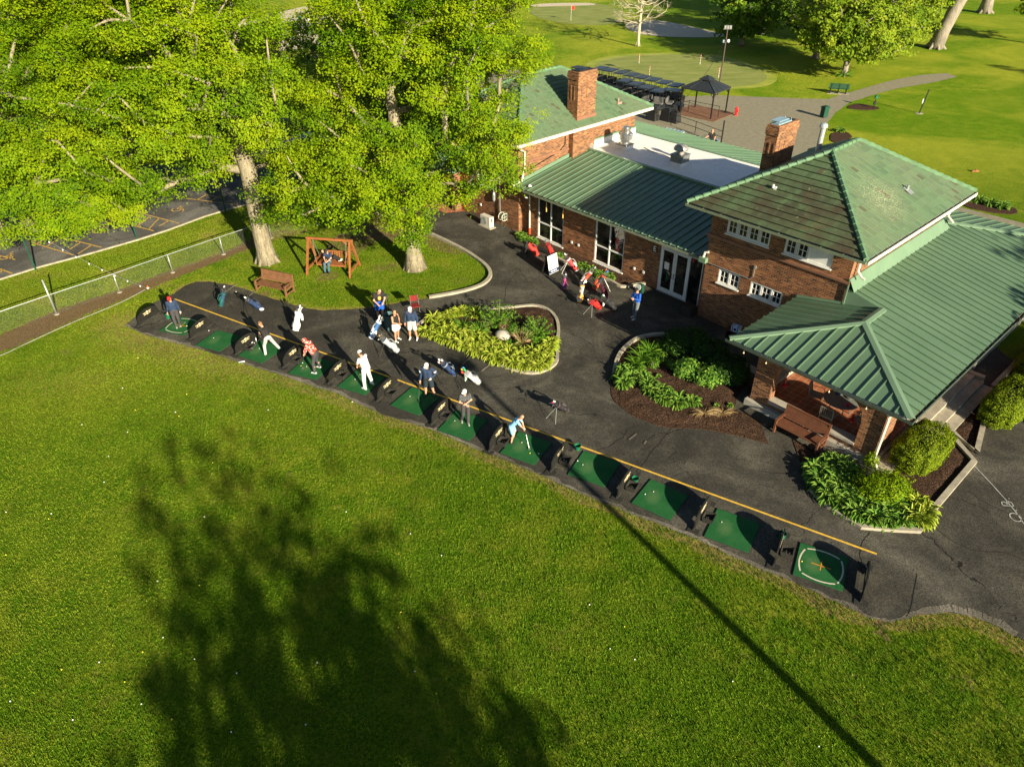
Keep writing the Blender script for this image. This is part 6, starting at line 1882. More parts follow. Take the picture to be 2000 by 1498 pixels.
# A-frame sign board
P0, P1 = G(1074, 540), G(1091, 532); d_ = P1 - P0; an = math.atan2(d_.y, d_.x); wB = d_.length
cB = (P0 + P1) / 2
t = thing('sign_board', 'white A-frame notice board with a navy band standing on the asphalt by the red bags', 'sign', (cB.x, cB.y, .024), an)
for s, nm in ((0, 'front_board'), (1, 'rear_board')):
    m = MB(); y0, y1 = (0, .22) if s == 0 else (.62, .27)
    Q = lambda x, z, o=0: Vector((x, y0 + (y1 - y0) * z / 1.15 + o * (-1 if s == 0 else 1), z))
    hw = max(.30, wB / 2 + .05)
    for (xa, xb, za, zb, o0) in ((-hw, hw, .02, 1.15, 0),):
        m.face([Q(xa, za), Q(xb, za), Q(xb, zb), Q(xa, zb)]); m.face([Q(xa, za, -.03), Q(xa, zb, -.03), Q(xb, zb, -.03), Q(xb, za, -.03)])
    bo = m.build(nm, [M_BLACK], t)
    if s == 0:
        for nm2, (xa, xb, za, zb), mt, o in (('paper', (-hw + .03, hw - .03, .08, 1.10), plain('white_poster', (.78, .78, .74), .5, var=.04), .004), ('navy_band', (-hw + .03, hw - .03, .10, .30), plain('navy_print', (.015, .035, .10), .5), .007)):
            m = MB(); m.face([Q(xa, za, o), Q(xb, za, o), Q(xb, zb, o), Q(xa, zb, o)]); m.build(nm2, [mt], bo)
        m = MB()
        for i in range(8):
            z = .95 - i * .06; m.face([Q(-hw * .6, z, .008), Q(hw * (.3 + .3 * random.random()), z, .008), Q(hw * .5, z + .018, .008), Q(-hw * .6, z + .018, .008)])
        m.build('print_lines', [plain('faint_grey_print', (.5, .5, .48), .6)], bo)
        m = MB(); m.face([Q(-hw * .55, .52, .009), Q(-hw * .25, .52, .009), Q(-hw * .25, .66, .009), Q(-hw * .55, .66, .009)]); m.build('yellow_mark', [plain('pale_yellow_print', (.75, .62, .15), .6)], bo)
        m = MB(); m.face([Q(-hw * .6, .18, .010), Q(hw * .6, .18, .010), Q(hw * .55, .225, .010), Q(-hw * .6, .225, .010)]); m.build('band_print', [M_WHITE], bo)
m = MB(); m.box(-.2, -.1, .20, .30, 1.13, 1.18); m.box(.1, .2, .20, .30, 1.13, 1.18); m.build('top_clip', [M_BLACK], t)

c = W(-15.95, -.30)
t = thing('air_conditioner', 'white outdoor air conditioning unit on a slab by the left brick wall', 'air conditioner', c, BTH)
m = MB(); m.box(-.62, .55, -.30, .22, 0.02, .07); m.build('slab', [M_KERB], t)
m = MB(); m.box(-.48, .42, -.20, .14, .09, .75); m.build('case', [plain('ivory_enamel', (.55, .52, .44), .4, var=.06)], t)
m = MB(); 
for r in (.06, .12, .18, .24): m.tube([(-.14 + r * math.cos(a), -.212, .42 + r * math.sin(a)) for a in [2 * math.pi * i / 18 for i in range(19)]], .008, 4, caps=False)
m.build('fan_grille', [M_GALV], t)
m = MB(); m.box(.425, .43, -.12, -.02, .45, .66); m.build('side_vent', [M_BLACK], t)
c = W(-15.15, .30)
t = thing('hose_reel', 'cream garden hose reel mounted on the brick wall next to the air conditioner', 'hose reel', c, BTH)
m = MB()
for x in (-.16, .16): m.lathe([(.20, -.01), (.20, .01), (.17, .012), (.17, -.012)], (0, 0, 0), 18) if False else None
for x in (-.16, .16): m.tube([(x, -.0 + .24 * math.cos(a), .75 + .24 * math.sin(a)) for a in [2 * math.pi * i / 16 for i in range(17)]], .02, 6, caps=False); [m.tube([(x, 0, .75), (x, .23 * math.cos(a), .75 + .23 * math.sin(a))], .012, 4) for a in (0, 1.57, 3.14, 4.71)]
m.build('reel', [plain('cream_plastic', (.55, .50, .36), .5)], t)
m = MB()
for i in range(7): m.tube([(-.13 + i * .04, .15 * math.cos(a), .75 + .15 * math.sin(a)) for a in [2 * math.pi * k / 12 for k in range(13)]], .016, 5, caps=False)
m.tube([(.1, -.15, .7), (.12, -.2, .3), (.02, -.15, .08), (.15, -.1, .05), (.3, .0, .3)], .012, 6); m.build('hose', [plain('dull_green_hose', (.10, .15, .12), .5)], t)
m = MB(); m.box(-.2, .2, .18, .22, .45, 1.0); m.build('bracket', [M_GALV], t)

# thermometer dial and green meter box by the kerb
c = W(-3.55, -.35)
t = thing('standing_clock', 'round pale dial on a green box beside the glazed doors', 'clock', c, BTH)
m = MB(); m.box(-.15, .17, .05, .25, .0, .52); m.build('box', [M_DGREEN], t)
m = MB(); m.tube([(0, -.04, .40), (0, -.08, .42)], [.17, .17], 20); m.build('dial', [plain('pale_dial', (.35, .38, .36), .5)], t)
c = W(-.35, -.25); t = thing('planter_box', 'dark square planter box in the corner right of the doors', 'planter', c, BTH); m = MB(); m.box(-.35, .25, -.25, .25, .02, .55); m.build('box', [plain('dark_planter', (.03, .028, .025), .7)], t); m = MB(); m.box(-.31, .21, -.21, .21, .552, .56); m.build('soil', [M_MULCH], t)
c = W(2.75, -.55); t = thing('bench', 'low dark bench under the block windows carrying the cooler', 'bench', c, BTH); m = MB(); m.box(-.7, .7, -.2, .2, .40, .45); m.build('seat', [m_wood('dark_bench', (.05, .02, .01), (.10, .04, .02))], t)
for s in (-.55, .55): m = MB(); m.box(s - .04, s + .04, -.18, .18, .02, .40); m.build('leg', [M_BLACK], t)
c = W(2.55, -.55, .455); t = thing('cool_bag', 'white and blue cool bag standing on the dark bench', 'cool bag', c, BTH + .1)
m = MB(); m.box(-.2, .2, -.14, .14, 0, .30); m.build('body', [plain('white_cloth', (.62, .66, .70), .7, var=.05)], t)
for x in (-.13, .13): m = MB(); m.box(x - .02, x + .02, -.145, .145, .0, .305); m.build('strap', [plain('bright_blue_cloth', (.01, .13, .42), .6)], t)
m = MB(); m.box(-.06, .06, -.146, -.141, .08, .20); m.build('print', [plain('navy_print', (.015, .035, .10), .5)], t)
m = MB(); m.tube([(-.1, 0, .3), (-.08, 0, .38), (.08, 0, .38), (.1, 0, .3)], .015, 6); m.build('handle', [plain('bright_blue_cloth', (.01, .13, .42), .6)], t)

# porch furniture
c = W(8.95, -3.0, .36); tb = thing('round_table', 'round grey patio table on the tiled porch', 'table', c, BTH)
m = MB(); m.lathe([(.0, .70), (.66, .70), (.69, .715), (.69, .735), (0, .742)], (0, 0, 0), 28); m.build('tabletop', [plain('grey_table', (.16, .17, .15), .5, var=.1)], tb)
for a in (45, 135, 225, 315): m = MB(); m.tube([(.30 * math.cos(R(a)), .30 * math.sin(R(a)), .70), (.50 * math.cos(R(a)), .50 * math.sin(R(a)), 0)], .018, 6); m.build('leg', [M_GREYM], tb)


def patio_chair(a, b, rz, label):
    c = W(a, b, .36); t = thing('patio_chair', label, 'chair', c, BTH + rz, 'metal chairs of the porch table'); mt = plain('grey_chair_metal', (.20, .20, .17), .45, .3)
    m = MB(); m.box(-.24, .24, -.24, .22, .42, .45); m.build('seat', [mt], t)
    m = MB()
    for i in range(6): m.beam((-.20 + i * .08, .25, .50), (-.20 + i * .08, .33, .92), .035, .012)
    m.beam((-.25, .24, .46), (-.25, .34, .96), .03, .03); m.beam((.25, .24, .46), (.25, .34, .96), .03, .03); m.beam((-.25, .335, .95), (.25, .335, .95), .04, .025); m.beam((-.22, .25, .50), (.22, .25, .50), .03, .02)
    m.build('backrest', [mt], t)
    for x in (-.25, .25):
        m = MB(); m.tube([(x, -.22, 0), (x, -.22, .62), (x, -.1, .66), (x, .26, .66)], .014, 6); m.build('leg', [mt], t); m = MB(); m.tube([(x, .30, 0), (x, .24, .45)], .014, 6); m.build('leg', [mt], t)


patio_chair(7.95, -3.0, 1.8, 'slatted metal chair on the left of the porch table'); patio_chair(8.95, -3.95, 3.25, 'slatted metal chair in front of the porch table, back to the range'); patio_chair(9.95, -3.3, -1.8, 'slatted metal chair right of the porch table by the pillar')
for i, (a, b, col, lb) in enumerate(((8.7, -2.75, (.05, .07, .18), 'crumpled dark blue cloth on the porch table'), (9.3, -3.2, (.45, .02, .08), 'red and black cap on the porch table'), (9.1, -2.75, (.10, .10, .10), 'grey pouch on the porch table'))):
    m = MB(); m.blob((0, 0, .03), (.15, .08, .035), 0, 12, 6); o = m.build(('cloth', 'cap', 'pouch')[i], [plain('tbl%d' % i, col, .7)], smooth=True); o.location = W(a, b, .36 + .742); o.rotation_euler = (0, 0, i); tag(o, lb, ('cloth', 'cap', 'pouch')[i])
for a, b, z, lb in ((6.95, -3.9, 1.15, 'red glass bird feeder hanging at the left of the porch opening'), (9.95, -4.25, 1.25, 'red glass bird feeder hanging right of the middle of the porch opening')):
    t = thing('bird_feeder', lb, 'bird feeder', W(a, b, z), 0, None); rm = plain('red_feeder', (.50, .02, .03), .3)
    m = MB(); m.lathe([(.0, 0), (.11, .01), (.12, .04), (.05, .06), (.0, .06)], (0, 0, 0), 14); m.build('dish', [rm], t)
    m = MB(); m.lathe([(.045, .06), (.05, .2), (.03, .26)], (0, 0, 0), 10); m.build('bottle', [plain('red_liquid', (.25, .01, .015), .15)], t)
    m = MB(); m.blob((0, 0, .29), (.045, .045, .04)); m.tube([(0, 0, .3), (0, 0, 2.88 - z)], .003, 4); m.build('cap', [rm], t)

# --- chain link fence
posts = [((-140, 700), 1.12), ((-20, 660), 1.12), ((111, 614), 1.95), ((233.7, 571), 1.12), ((337.5, 532.5), 1.12), ((437, 497), 1.12), ((530, 465), 1.12), ((620, 440), 1.12)]
fe = thing('chain_link_fence', 'galvanised chain link fence along the bare strip left of the tee line', 'fence')
pp = [(G(*p), h) for p, h in posts]
for i, (g, h) in enumerate(pp):
    r = .045 if h > 1.5 else .028
    m = MB(); m.tube([(g.x, g.y, 0), (g.x, g.y, h)], r, 10); m.blob((g.x, g.y, h), (r, r, r * .7), 0, 10, 4); po = m.build('post', [M_GALV], fe, smooth=True)
    m = MB(); m.lathe([(.13, 0), (.12, .03), (0, .035)], (g.x, g.y, 0), 12); m.build('footing', [M_KERB], po)
m = MB(); m.tube([(g.x, g.y, 1.10 if h < 1.5 else 1.12) for g, h in pp], .024, 8); m.build('top_rail', [M_GALV], fe)
m = MB(); L = 0
for i in range(len(pp) - 1):
    a, b = pp[i][0], pp[i + 1][0]; d = (b - a).length
    m.face([(a.x, a.y, .03), (b.x, b.y, .03), (b.x, b.y, 1.09), (a.x, a.y, 1.09)], 0, [(L, 0), (L + d, 0), (L + d, 1.06), (L, 1.06)]); L += d
m.build('wire_mesh', [M_CHAIN], fe)
# low pipe lying along the strip, orange tipped stake
pl = gl([(-60, 712), (0, 696), (48, 674), (150, 628), (240, 590), (284, 567)])
m = MB(); m.tube([(x, y, .035 + .01 * math.sin(i)) for i, (x, y) in enumerate(smoothline(pl, 3))], .022, 7); tag(m.build('edging_pipe', [plain('dull_white_pipe', (.22, .21, .17), .6, var=.2)]), 'long dull white pipe lying at the lower edge of the bare strip', 'pipe')
# string light posts (dark green) with cable and small lamps
gp = []
for px, py, h, lb in ((70, 527, 3.0, 'dark green lamp post on the grass strip nearest the left edge'), (268, 467, 3.0, 'dark green lamp post by the marked parking bays'), (441, 416, 3.0, 'dark green lamp post left of the big leaning trunk')):
    g = G(px, py); gp.append(g); t = thing('lamp_post', lb, 'lamp post', (g.x, g.y, 0)); m = MB(); m.tube([(0, 0, 0), (0, 0, h)], .05, 10); m.build('post', [M_DGREEN], t)
    m = MB(); m.box(-.06, .06, -.06, .06, h, h + .10); m.lathe([(.0, .0), (.10, .02), (.02, .1)], (0, 0, h + .1), 10); m.build('lamp_head', [M_WHITE], t)
a, b = Vector((gp[0].x, gp[0].y, 3.0)), G(287, 566); b.z = .12
cab = thing('string_lights', 'festoon light cable running down from the left green post to the bare strip', 'string lights')
pts = [a.lerp(b, i / 20) - Vector((0, 0, .35 * math.sin(math.pi * i / 20))) for i in range(21)]
m = MB(); m.tube(pts, .008, 5); m.build('cable', [M_GALV], cab)
for i in range(1, 20, 2):
    m = MB(); p = pts[i]; m.lathe([(.02, .0), (.035, -.05), (.03, -.09), (0, -.11)], p, 8); m.build('bulb', [M_WHITE], cab)
g = G(289, 563); m = MB(); t = thing('marker_stake', 'orange and white cone marker at the fence strip end', 'marker', (g.x, g.y, 0)); m.lathe([(.07, 0), (.02, .15), (0, .16)], (0, 0, .0), 10); m.build('cone', [plain('orange_plastic', (.70, .12, .01), .5)], t)
m = MB(); m.lathe([(.074, .002), (.055, .05)], (0, 0, 0), 10); m.build('band', [M_WHITE], t)
# small spray bottle / white tag by the lawn edge
g = G(472, 709); m = MB(); m.tube([(-.14, 0, .04), (.14, .05, .06)], .03, 8); o = m.build('bottle', [M_WHITE], smooth=True); o.location = (g.x, g.y, 0); tag(o, 'clear white bottle lying at the lawn edge below the third mat', 'bottle')
g = G(501, 668); m = MB(); m.lathe([(.035, 0), (.035, .16), (.015, .2), (.015, .23), (0, .23)], (0, 0, 0), 10); o = m.build('bottle', [plain('white_blue_bottle', (.6, .62, .65), .3)], smooth=True); o.location = (g.x, g.y, .024); tag(o, 'water bottle standing behind the black shirt golfer', 'bottle')

# --- tall light pole right outside the picture, its shadow crosses the mats
t = thing('light_pole', 'tall light pole standing out of view to the right, its shadow crosses the mats', 'light pole', (15.1, -.9, 0))
m = MB(); m.tube([(0, 0, 0), (0, 0, 12)], [.19, .11], 12); m.build('pole', [M_OLDW], t); m = MB(); m.box(-.5, .5, -.08, .08, 11.6, 11.75); m.box(-.5, -.2, -.2, .2, 11.75, 12.05); m.box(.2, .5, -.2, .2, 11.75, 12.05); m.build('lamp_head', [M_GREYM], t)

# --- rear yard: light pole, gazebo, carts, railing, hydrant, bins, flags
g = G(1402, 187); g2 = Vector((g.x, g.y, 0))
t = thing('light_pole', 'slim brown light pole with floodlights behind the gazebo', 'light pole', g2)
m = MB(); m.tube([(0, 0, 0), (0, 0, 6.1)], [.075, .055], 10); m.build('pole', [plain('pole_brown', (.08, .055, .045), .7)], t)
m = MB()
for x in (-.25, 0, .25): m.box(x - .10, x + .10, -.12, .12, 6.15, 6.42)
m.box(-.4, .4, -.04, .04, 6.08, 6.15); m.build('floodlight', [M_GREYM], t)
m = MB(); m.blob((.22, -.05, 5.05), .16, 0, 10, 6); m.build('ball_lamp', [M_WHITE], t)
m = MB(); m.box(-.30, -.14, -.1, .1, 4.9, 5.15); m.build('junction_box', [plain('blue_grey_metal', (.20, .28, .33), .5)], t)
e1 = W(-13.6, 10.8, 5.7); pts = []
for i in range(25):
    u = i / 24; p = Vector((g.x, g.y, 5.1)).lerp(e1, u); p.z -= 2.2 * math.sin(math.pi * u); pts.append(p)
m = MB(); m.tube(pts, .018, 5); tag(m.build('cable', [M_BLACK]), 'sagging cable from the brown light pole to the left roof', 'cable')

gz = G(1372, 222); gz.z = 0
t = thing('gazebo', 'dark metal gazebo with a two-tier hip roof on the rear terrace', 'gazebo', gz, BTH + .08)
gl_, gw, gh = 1.75, 1.45, 2.35
for x in (-gl_ + .12, gl_ - .12):
    for y in (-gw + .12, gw - .12):
        m = MB(); m.beam((x, y, 0), (x, y, gh - .1), .10, .10); m.beam((x, y, gh - .55), (x - math.copysign(.4, x), y, gh - .1), .04, .04); m.beam((x, y, gh - .55), (x, y - math.copysign(.4, y), gh - .1), .04, .04); m.build('post', [M_BLACKM], t)
m = MB(); E_ = [(-gl_, -gw), (gl_, -gw), (gl_, gw), (-gl_, gw)]; I_ = [(-.45, -.40), (.45, -.40), (.45, .40), (-.45, .40)]
for i in range(4):
    j = (i + 1) % 4; a, b, c_, d_ = E_[i], E_[j], I_[j], I_[i]
    m.face([(a[0], a[1], gh - .02), (b[0], b[1], gh - .02), (c_[0], c_[1], gh + .62), (d_[0], d_[1], gh + .62)]); m.face([(b[0], b[1], gh - .12), (a[0], a[1], gh - .12), (a[0], a[1], gh - .13), (b[0], b[1], gh - .13)])
    m.face([(a[0], a[1], gh - .12), (b[0], b[1], gh - .12), (b[0], b[1], gh - .02), (a[0], a[1], gh - .02)]); m.tube([(a[0], a[1], gh), (d_[0], d_[1], gh + .64)], .025, 5)
    for f in (.25, .5, .75):
        p = Vector((a[0] + (b[0] - a[0]) * f, a[1] + (b[1] - a[1]) * f, gh - .01)); q = Vector((d_[0] + (c_[0] - d_[0]) * f, d_[1] + (c_[1] - d_[1]) * f, gh + .625)); m.beam(p, q, .02, .02)
m.build('lower_roof', [plain('dark_gazebo_roof', (.035, .042, .045), .4, .3)], t)
m = MB()
for i in range(4):
    j = (i + 1) % 4; a, b = (I_[i][0] * 1.35, I_[i][1] * 1.35), (I_[j][0] * 1.35, I_[j][1] * 1.35); m.face([(a[0], a[1], gh + .70), (b[0], b[1], gh + .70), (0, 0, gh + 1.05)])
m.build('upper_roof', [plain('dark_gazebo_roof', (.035, .042, .045), .4, .3)], t)
m = MB(); m.box(-2.3, 2.3, -1.9, 2.0, 0.02, .05); tr = m.build('terrace_pad', [plain('brown_pad', (.17, .085, .045), .8, var=.2, scale=2)]); tr.location = gz; tr.rotation_euler = (0, 0, BTH + .08); tag(tr, kind='structure')
# rear railing
ra, rb_, rc = G(1268, 228), G(1310, 238), G(1409, 268)
rl = thing('railing', 'black pipe railing along the rear terrace', 'railing')
P_ = [G(1262, 232), G(1310, 246), G(1357, 262), G(1408, 282)]
for p in P_: m = MB(); m.tube([(p.x, p.y, 0), (p.x, p.y, 1.05 if p is not P_[-1] else 1.9)], .03 if p is not P_[-1] else .06, 8); m.build('post', [M_BLACKM], rl)
for z in (1.03, .55): m = MB(); m.tube([(p.x, p.y, z) for p in P_], .022, 6); m.build('rail', [M_BLACKM], rl)
P_ = [G(1330, 222), G(1344, 218), G(1402, 230)]
rl = thing('railing', 'black railing on the far side of the gazebo', 'railing')
for p in P_: m = MB(); m.tube([(p.x, p.y, 0), (p.x, p.y, 1.0)], .03, 8); m.build('post', [M_BLACKM], rl)
m = MB(); m.tube([(p.x, p.y, .98) for p in P_], .022, 6); m.build('rail', [M_BLACKM], rl)


# golf carts
def cart():
    t = thing('golf_cart', 'x', 'golf cart'); dk = plain('dark_cart_body', (.022, .026, .030), .4, var=.2)
    m = MB(); m.box(-.55, .55, -1.1, -.35, .25, .62); m.box(-.55, .55, -.35, .45, .25, .38); m.box(-.58, .58, .45, 1.15, .25, .72); m.box(-.5, .5, -1.2, -1.1, .3, .5); m.build('body', [dk], t)
    m = MB(); m.box(-.52, .52, -.15, .35, .62, .74); m.box(-.52, .52, .35, .45, .74, 1.15); m.build('seat', [plain('grey_vinyl', (.13, .13, .12), .6)], t)
    m = MB(); m.box(-.58, .58, -.85, .85, 1.80, 1.86); m.box(-.50, .50, -.75, .75, 1.86, 1.89); m.build('canopy', [plain('navy_black_canopy', (.020, .028, .038), .35)], t)
    for x in (-.52, .52):
        for y0, y1 in ((-.75, -.75), (.62, .72)): m = MB(); m.tube([(x, y0, .6), (x, y1, 1.8)], .022, 6); m.build('strut', [M_BLACKM], t)
        for y in (-.8, .78): m = MB(); m.tube([(x * .9, y, .22), (x * 1.12, y, .22)], [.22, .22], 14); w = m.build('wheel', [M_RUB], t)
    m = MB(); m.tube([(-.25, -.55, .75), (-.25, -.35, .98)], .02, 6); m.tube([(-.25 + .16 * math.cos(a), -.35, .98 + .16 * math.sin(a)) for a in [2 * math.pi * i / 12 for i in range(13)]], .014, 5, caps=False); m.build('steering_wheel', [M_BLACK], t)
    return t


ct = cart(); first = True
rowA = [(1172, 164), (1191, 168), (1212, 173), (1232, 178), (1252, 183), (1273, 188), (1294, 194), (1316, 200)]
rowB = [(1218, 190), (1238, 197), (1259, 204), (1282, 211)]
for r_, (row_, nm_) in enumerate(((rowA, 'far'), (rowB, 'near'))):
    for i, (px, py) in enumerate(row_):
        c = ct if first else copy_tree(ct); first = False
        g = G(px, py + 6); c.location = (g.x, g.y, .02); c.rotation_euler = (0, 0, BTH + .22)
        c['label'] = 'black golf cart with flat canopy in the %s row of carts beside the putting green' % nm_; c['group'] = 'golf carts of the %s row' % nm_; c['category'] = 'golf cart'
c = copy_tree(ct); g = G(1309, 216); c.location = (g.x, g.y, .02); c.rotation_euler = (0, 0, BTH + 2.0); c['label'] = 'dark golf cart parked across just left of the gazebo'; del c['group']
for i, (px, py, sx, sy, sz, col, lb) in enumerate(((1302, 236, .55, .45, .95, (.015, .015, .016), 'black covered barbecue on the rear terrace'), (1318, 240, .4, .4, .9, (.02, .02, .02), 'second black covered box next to the barbecue'), (1275, 235, .5, .4, .7, (.018, .018, .018), 'dark covered stack near the roof corner'))):
    g = G(px, py); t = thing('covered_grill', lb, 'cover', (g.x, g.y, .02), BTH)
    m = MB(); b = [(-sx, -sy, 0), (sx, -sy, 0), (sx, sy, 0), (-sx, sy, 0)]; u = [(-sx * .8, -sy * .7, sz), (sx * .8, -sy * .7, sz), (sx * .8, sy * .7, sz), (-sx * .8, sy * .7, sz)]
    for k in range(4): m.face([b[k], b[(k + 1) % 4], u[(k + 1) % 4], u[k]])
    m.face(u); m.build('cover', [plain('black_cover%d' % i, col, .6)], t)
    m = MB(); m.box(-sx * .5, sx * .5, -sy * .3, sy * .3, sz, sz + .12); m.build('hood', [M_BLACK], t)
m = MB(); g = G(1315, 258); m.box(-.9, .9, -.4, .4, 0, .10)
for i in range(5): m.box(-.85 + i * .38, -.85 + i * .38 + .06, -.4, .4, .102, .13)
o = m.build('bag_rack', [plain('blue_grey_metal', (.20, .28, .33), .5)]); o.location = (g.x, g.y, .02); o.rotation_euler = (0, 0, BTH + .1); tag(o, 'low grey metal rack on the ground behind the rear roof', 'rack')

g = G(1437, 226); t = thing('fire_hydrant', 'red fire hydrant on the pavement right of the gazebo', 'hydrant', (g.x, g.y, .02), .5); rd = plain('hydrant_red', (.62, .018, .018), .4)
m = MB(); m.lathe([(.16, 0), (.16, .05), (.11, .07), (.11, .52), (.15, .54), (.15, .58), (.11, .66), (.05, .72), (.04, .77), (0, .77)], (0, 0, 0), 16); m.build('barrel', [rd], t, smooth=False)
for s in (-1, 1): m = MB(); m.tube([(s * .09, 0, .44), (s * .19, 0, .44)], [.06, .055], 10); m.build('nozzle', [rd], t)
m = MB(); m.tube([(0, -.09, .38), (0, -.2, .38)], [.075, .07], 10); m.build('nozzle', [rd], t)
g = G(1608, 230); t = thing('litter_bin', 'dark green litter bin at the pavement bend', 'bin', (g.x, g.y, .02), .4); m = MB(); m.box(-.25, .25, -.25, .25, .08, .85); m.build('bin_body', [M_DGREEN], t); m = MB(); m.box(-.29, .29, -.29, .29, .85, .95); m.box(-.2, .2, -.2, .2, .95, 1.0); m.build('lid', [M_DGREEN], t); m = MB(); m.box(-.2, .2, -.2, .2, 0, .08); m.build('foot', [M_BLACK], t)
g = (G(1622, 181) + G(1650, 186)) / 2; t = thing('park_bench', 'dark green slatted park bench beside the path', 'bench', (g.x, g.y, .0), -.28)
m = MB(); m.box(-1.0, 1.05, -.3, .5, 0, .03); m.build('slab', [M_KERB], t)
m = MB(); m.box(-.95, .95, -.05, .40, .43, .47); m.build('seat', [M_DGREEN], t)
m = MB()
for i in range(5): m.box(-.95, .95, -.12 - i * .018, -.09 - i * .018, .52 + i * .10, .60 + i * .10)
m.build('backrest', [M_DGREEN], t)
for x in (-.75, 0, .75): m = MB(); m.box(x - .03, x + .03, -.15, .35, 0.03, .43); m.beam((x, -.08, .4), (x, -.2, 1.0), .05, .05); m.build('leg', [M_BLACKM], t)
g = G(1706, 212); t = thing('ball_washer', 'green ball washer on a post in the small mulch patch', 'ball washer', (g.x, g.y, 0)); m = MB(); m.tube([(0, 0, 0), (0, 0, .9)], .04, 8); m.build('post', [M_BLACKM], t); m = MB(); m.box(-.1, .1, -.1, .1, .35, .6); m.build('box', [M_BLACK], t); m = MB(); m.box(-.12, .12, -.12, .12, .9, 1.15); m.lathe([(.05, 0), (.05, .12), (0, .14)], (0, 0, 1.15), 8); m.build('washer', [M_BUCK], t)
g = G(1795, 222); t = thing('tee_sign_post', 'leaning black post with a small notice on the grass', 'sign post', (g.x, g.y, 0)); m = MB(); m.beam((0, 0, 0), (.28, 0, 2.1), .10, .06); m.build('post', [M_BLACKM], t); m = MB(); m.box(-.05, .02, -.07, -.03, .9, 1.3); m.build('plate', [M_WHITE], t); m = MB(); m.lathe([(.35, 0), (.3, .02), (0, .03)], (0, 0, 0), 14); m.build('footing', [M_KERB], t)
g = G(1905, 336); m = MB(); m.box(-.25, .25, -.03, .03, 0, .12); m.box(-.05, .05, -.05, .05, 0, .2); o = m.build('tee_marker', [plain('brown_marker', (.25, .10, .03), .7)]); o.location = (g.x, g.y, 0); tag(o, 'small brown tee marker alone on the fairway', 'marker')


def flag(px, py, h, label, cloth=False):
    g = G(px, py); t = thing('flagstick', label, 'flag', (g.x, g.y, .03)); m = MB(); n = 7
    m.tube([(0, 0, 0), (.0, 0, h)], .022 if not cloth else .018, 6); m.build('pole', [M_WHITE], t)
    if not cloth:
        for i in range(3): m = MB(); m.tube([(0, 0, h * (.28 + .24 * i)), (0, 0, h * (.36 + .24 * i))], .026, 6); m.build('red_stripe', [plain('flag_red', (.65, .03, .02), .6)], t)
        m = MB(); m.blob((0, 0, h), (.05, .05, .06)); m.build('knob', [plain('flag_red', (.65, .03, .02), .6)], t)
    else:
        m = MB(); P = [[(.02 + .10 * i, .04 * math.sin(i * 1.1 + .2), h - .02 - .02 * i - k * .45) for i in range(6)] for k in range(2)]
        for i in range(5): m.face([P[1][i], P[1][i + 1], P[0][i + 1], P[0][i]]); m.face([(a, b + .006, c) for a, b, c in (P[0][i], P[0][i + 1], P[1][i + 1], P[1][i])])
        m.build('flag_cloth', [plain('flag_red', (.65, .03, .02), .6)], t)


flag(1248, 125, 1.05, 'short red and white flagstick at the back left of the putting green'); flag(1268, 150, 1.05, 'short red and white flagstick at the front left of the putting green'); flag(1367, 127, 1.05, 'short red and white flagstick at the back right of the putting green'); flag(1403, 153, 1.05, 'short red and white flagstick next to the brown light pole')
flag(1115, 42, 2.1, 'tall flagstick with a red flag on the far green', True)
m = MB(); g = G(1414, 171); m.box(-.35, .35, -.2, .2, 0, .16); m.box(-.2, .2, -.15, .15, .16, .26); o = m.build('tee_box', [M_WHITE]); o.location = (g.x, g.y, 0); tag(o, 'small white box at the right foot of the putting green', 'box')
# flags on a pole glimpsed between the maples
g = G(652, 118); t = thing('flagpole', 'white flagpole with red, white and blue flags seen between the maples', 'flagpole', (g.x, g.y, 0)); m = MB(); m.tube([(0, 0, 0), (0, 0, 5.4)], .05, 8); m.build('pole', [M_WHITE], t)
for k, (col, z) in enumerate((((.6, .02, .02), 5.2), ((.6, .6, .6), 4.6), ((.55, .02, .03), 2.6), ((.55, .6, .62), 2.4))):
    m = MB(); P = [(.06, 0, z), (.5 + .1 * k, .1, z - .5), (.42, .05, z - 1.7), (.05, 0, z - 1.2)]; m.face(P); m.face([(a, b + .01, c) for a, b, c in P[::-1]]); m.build('flag_cloth', [plain('hanging_flag%d' % k, col, .7)], t)
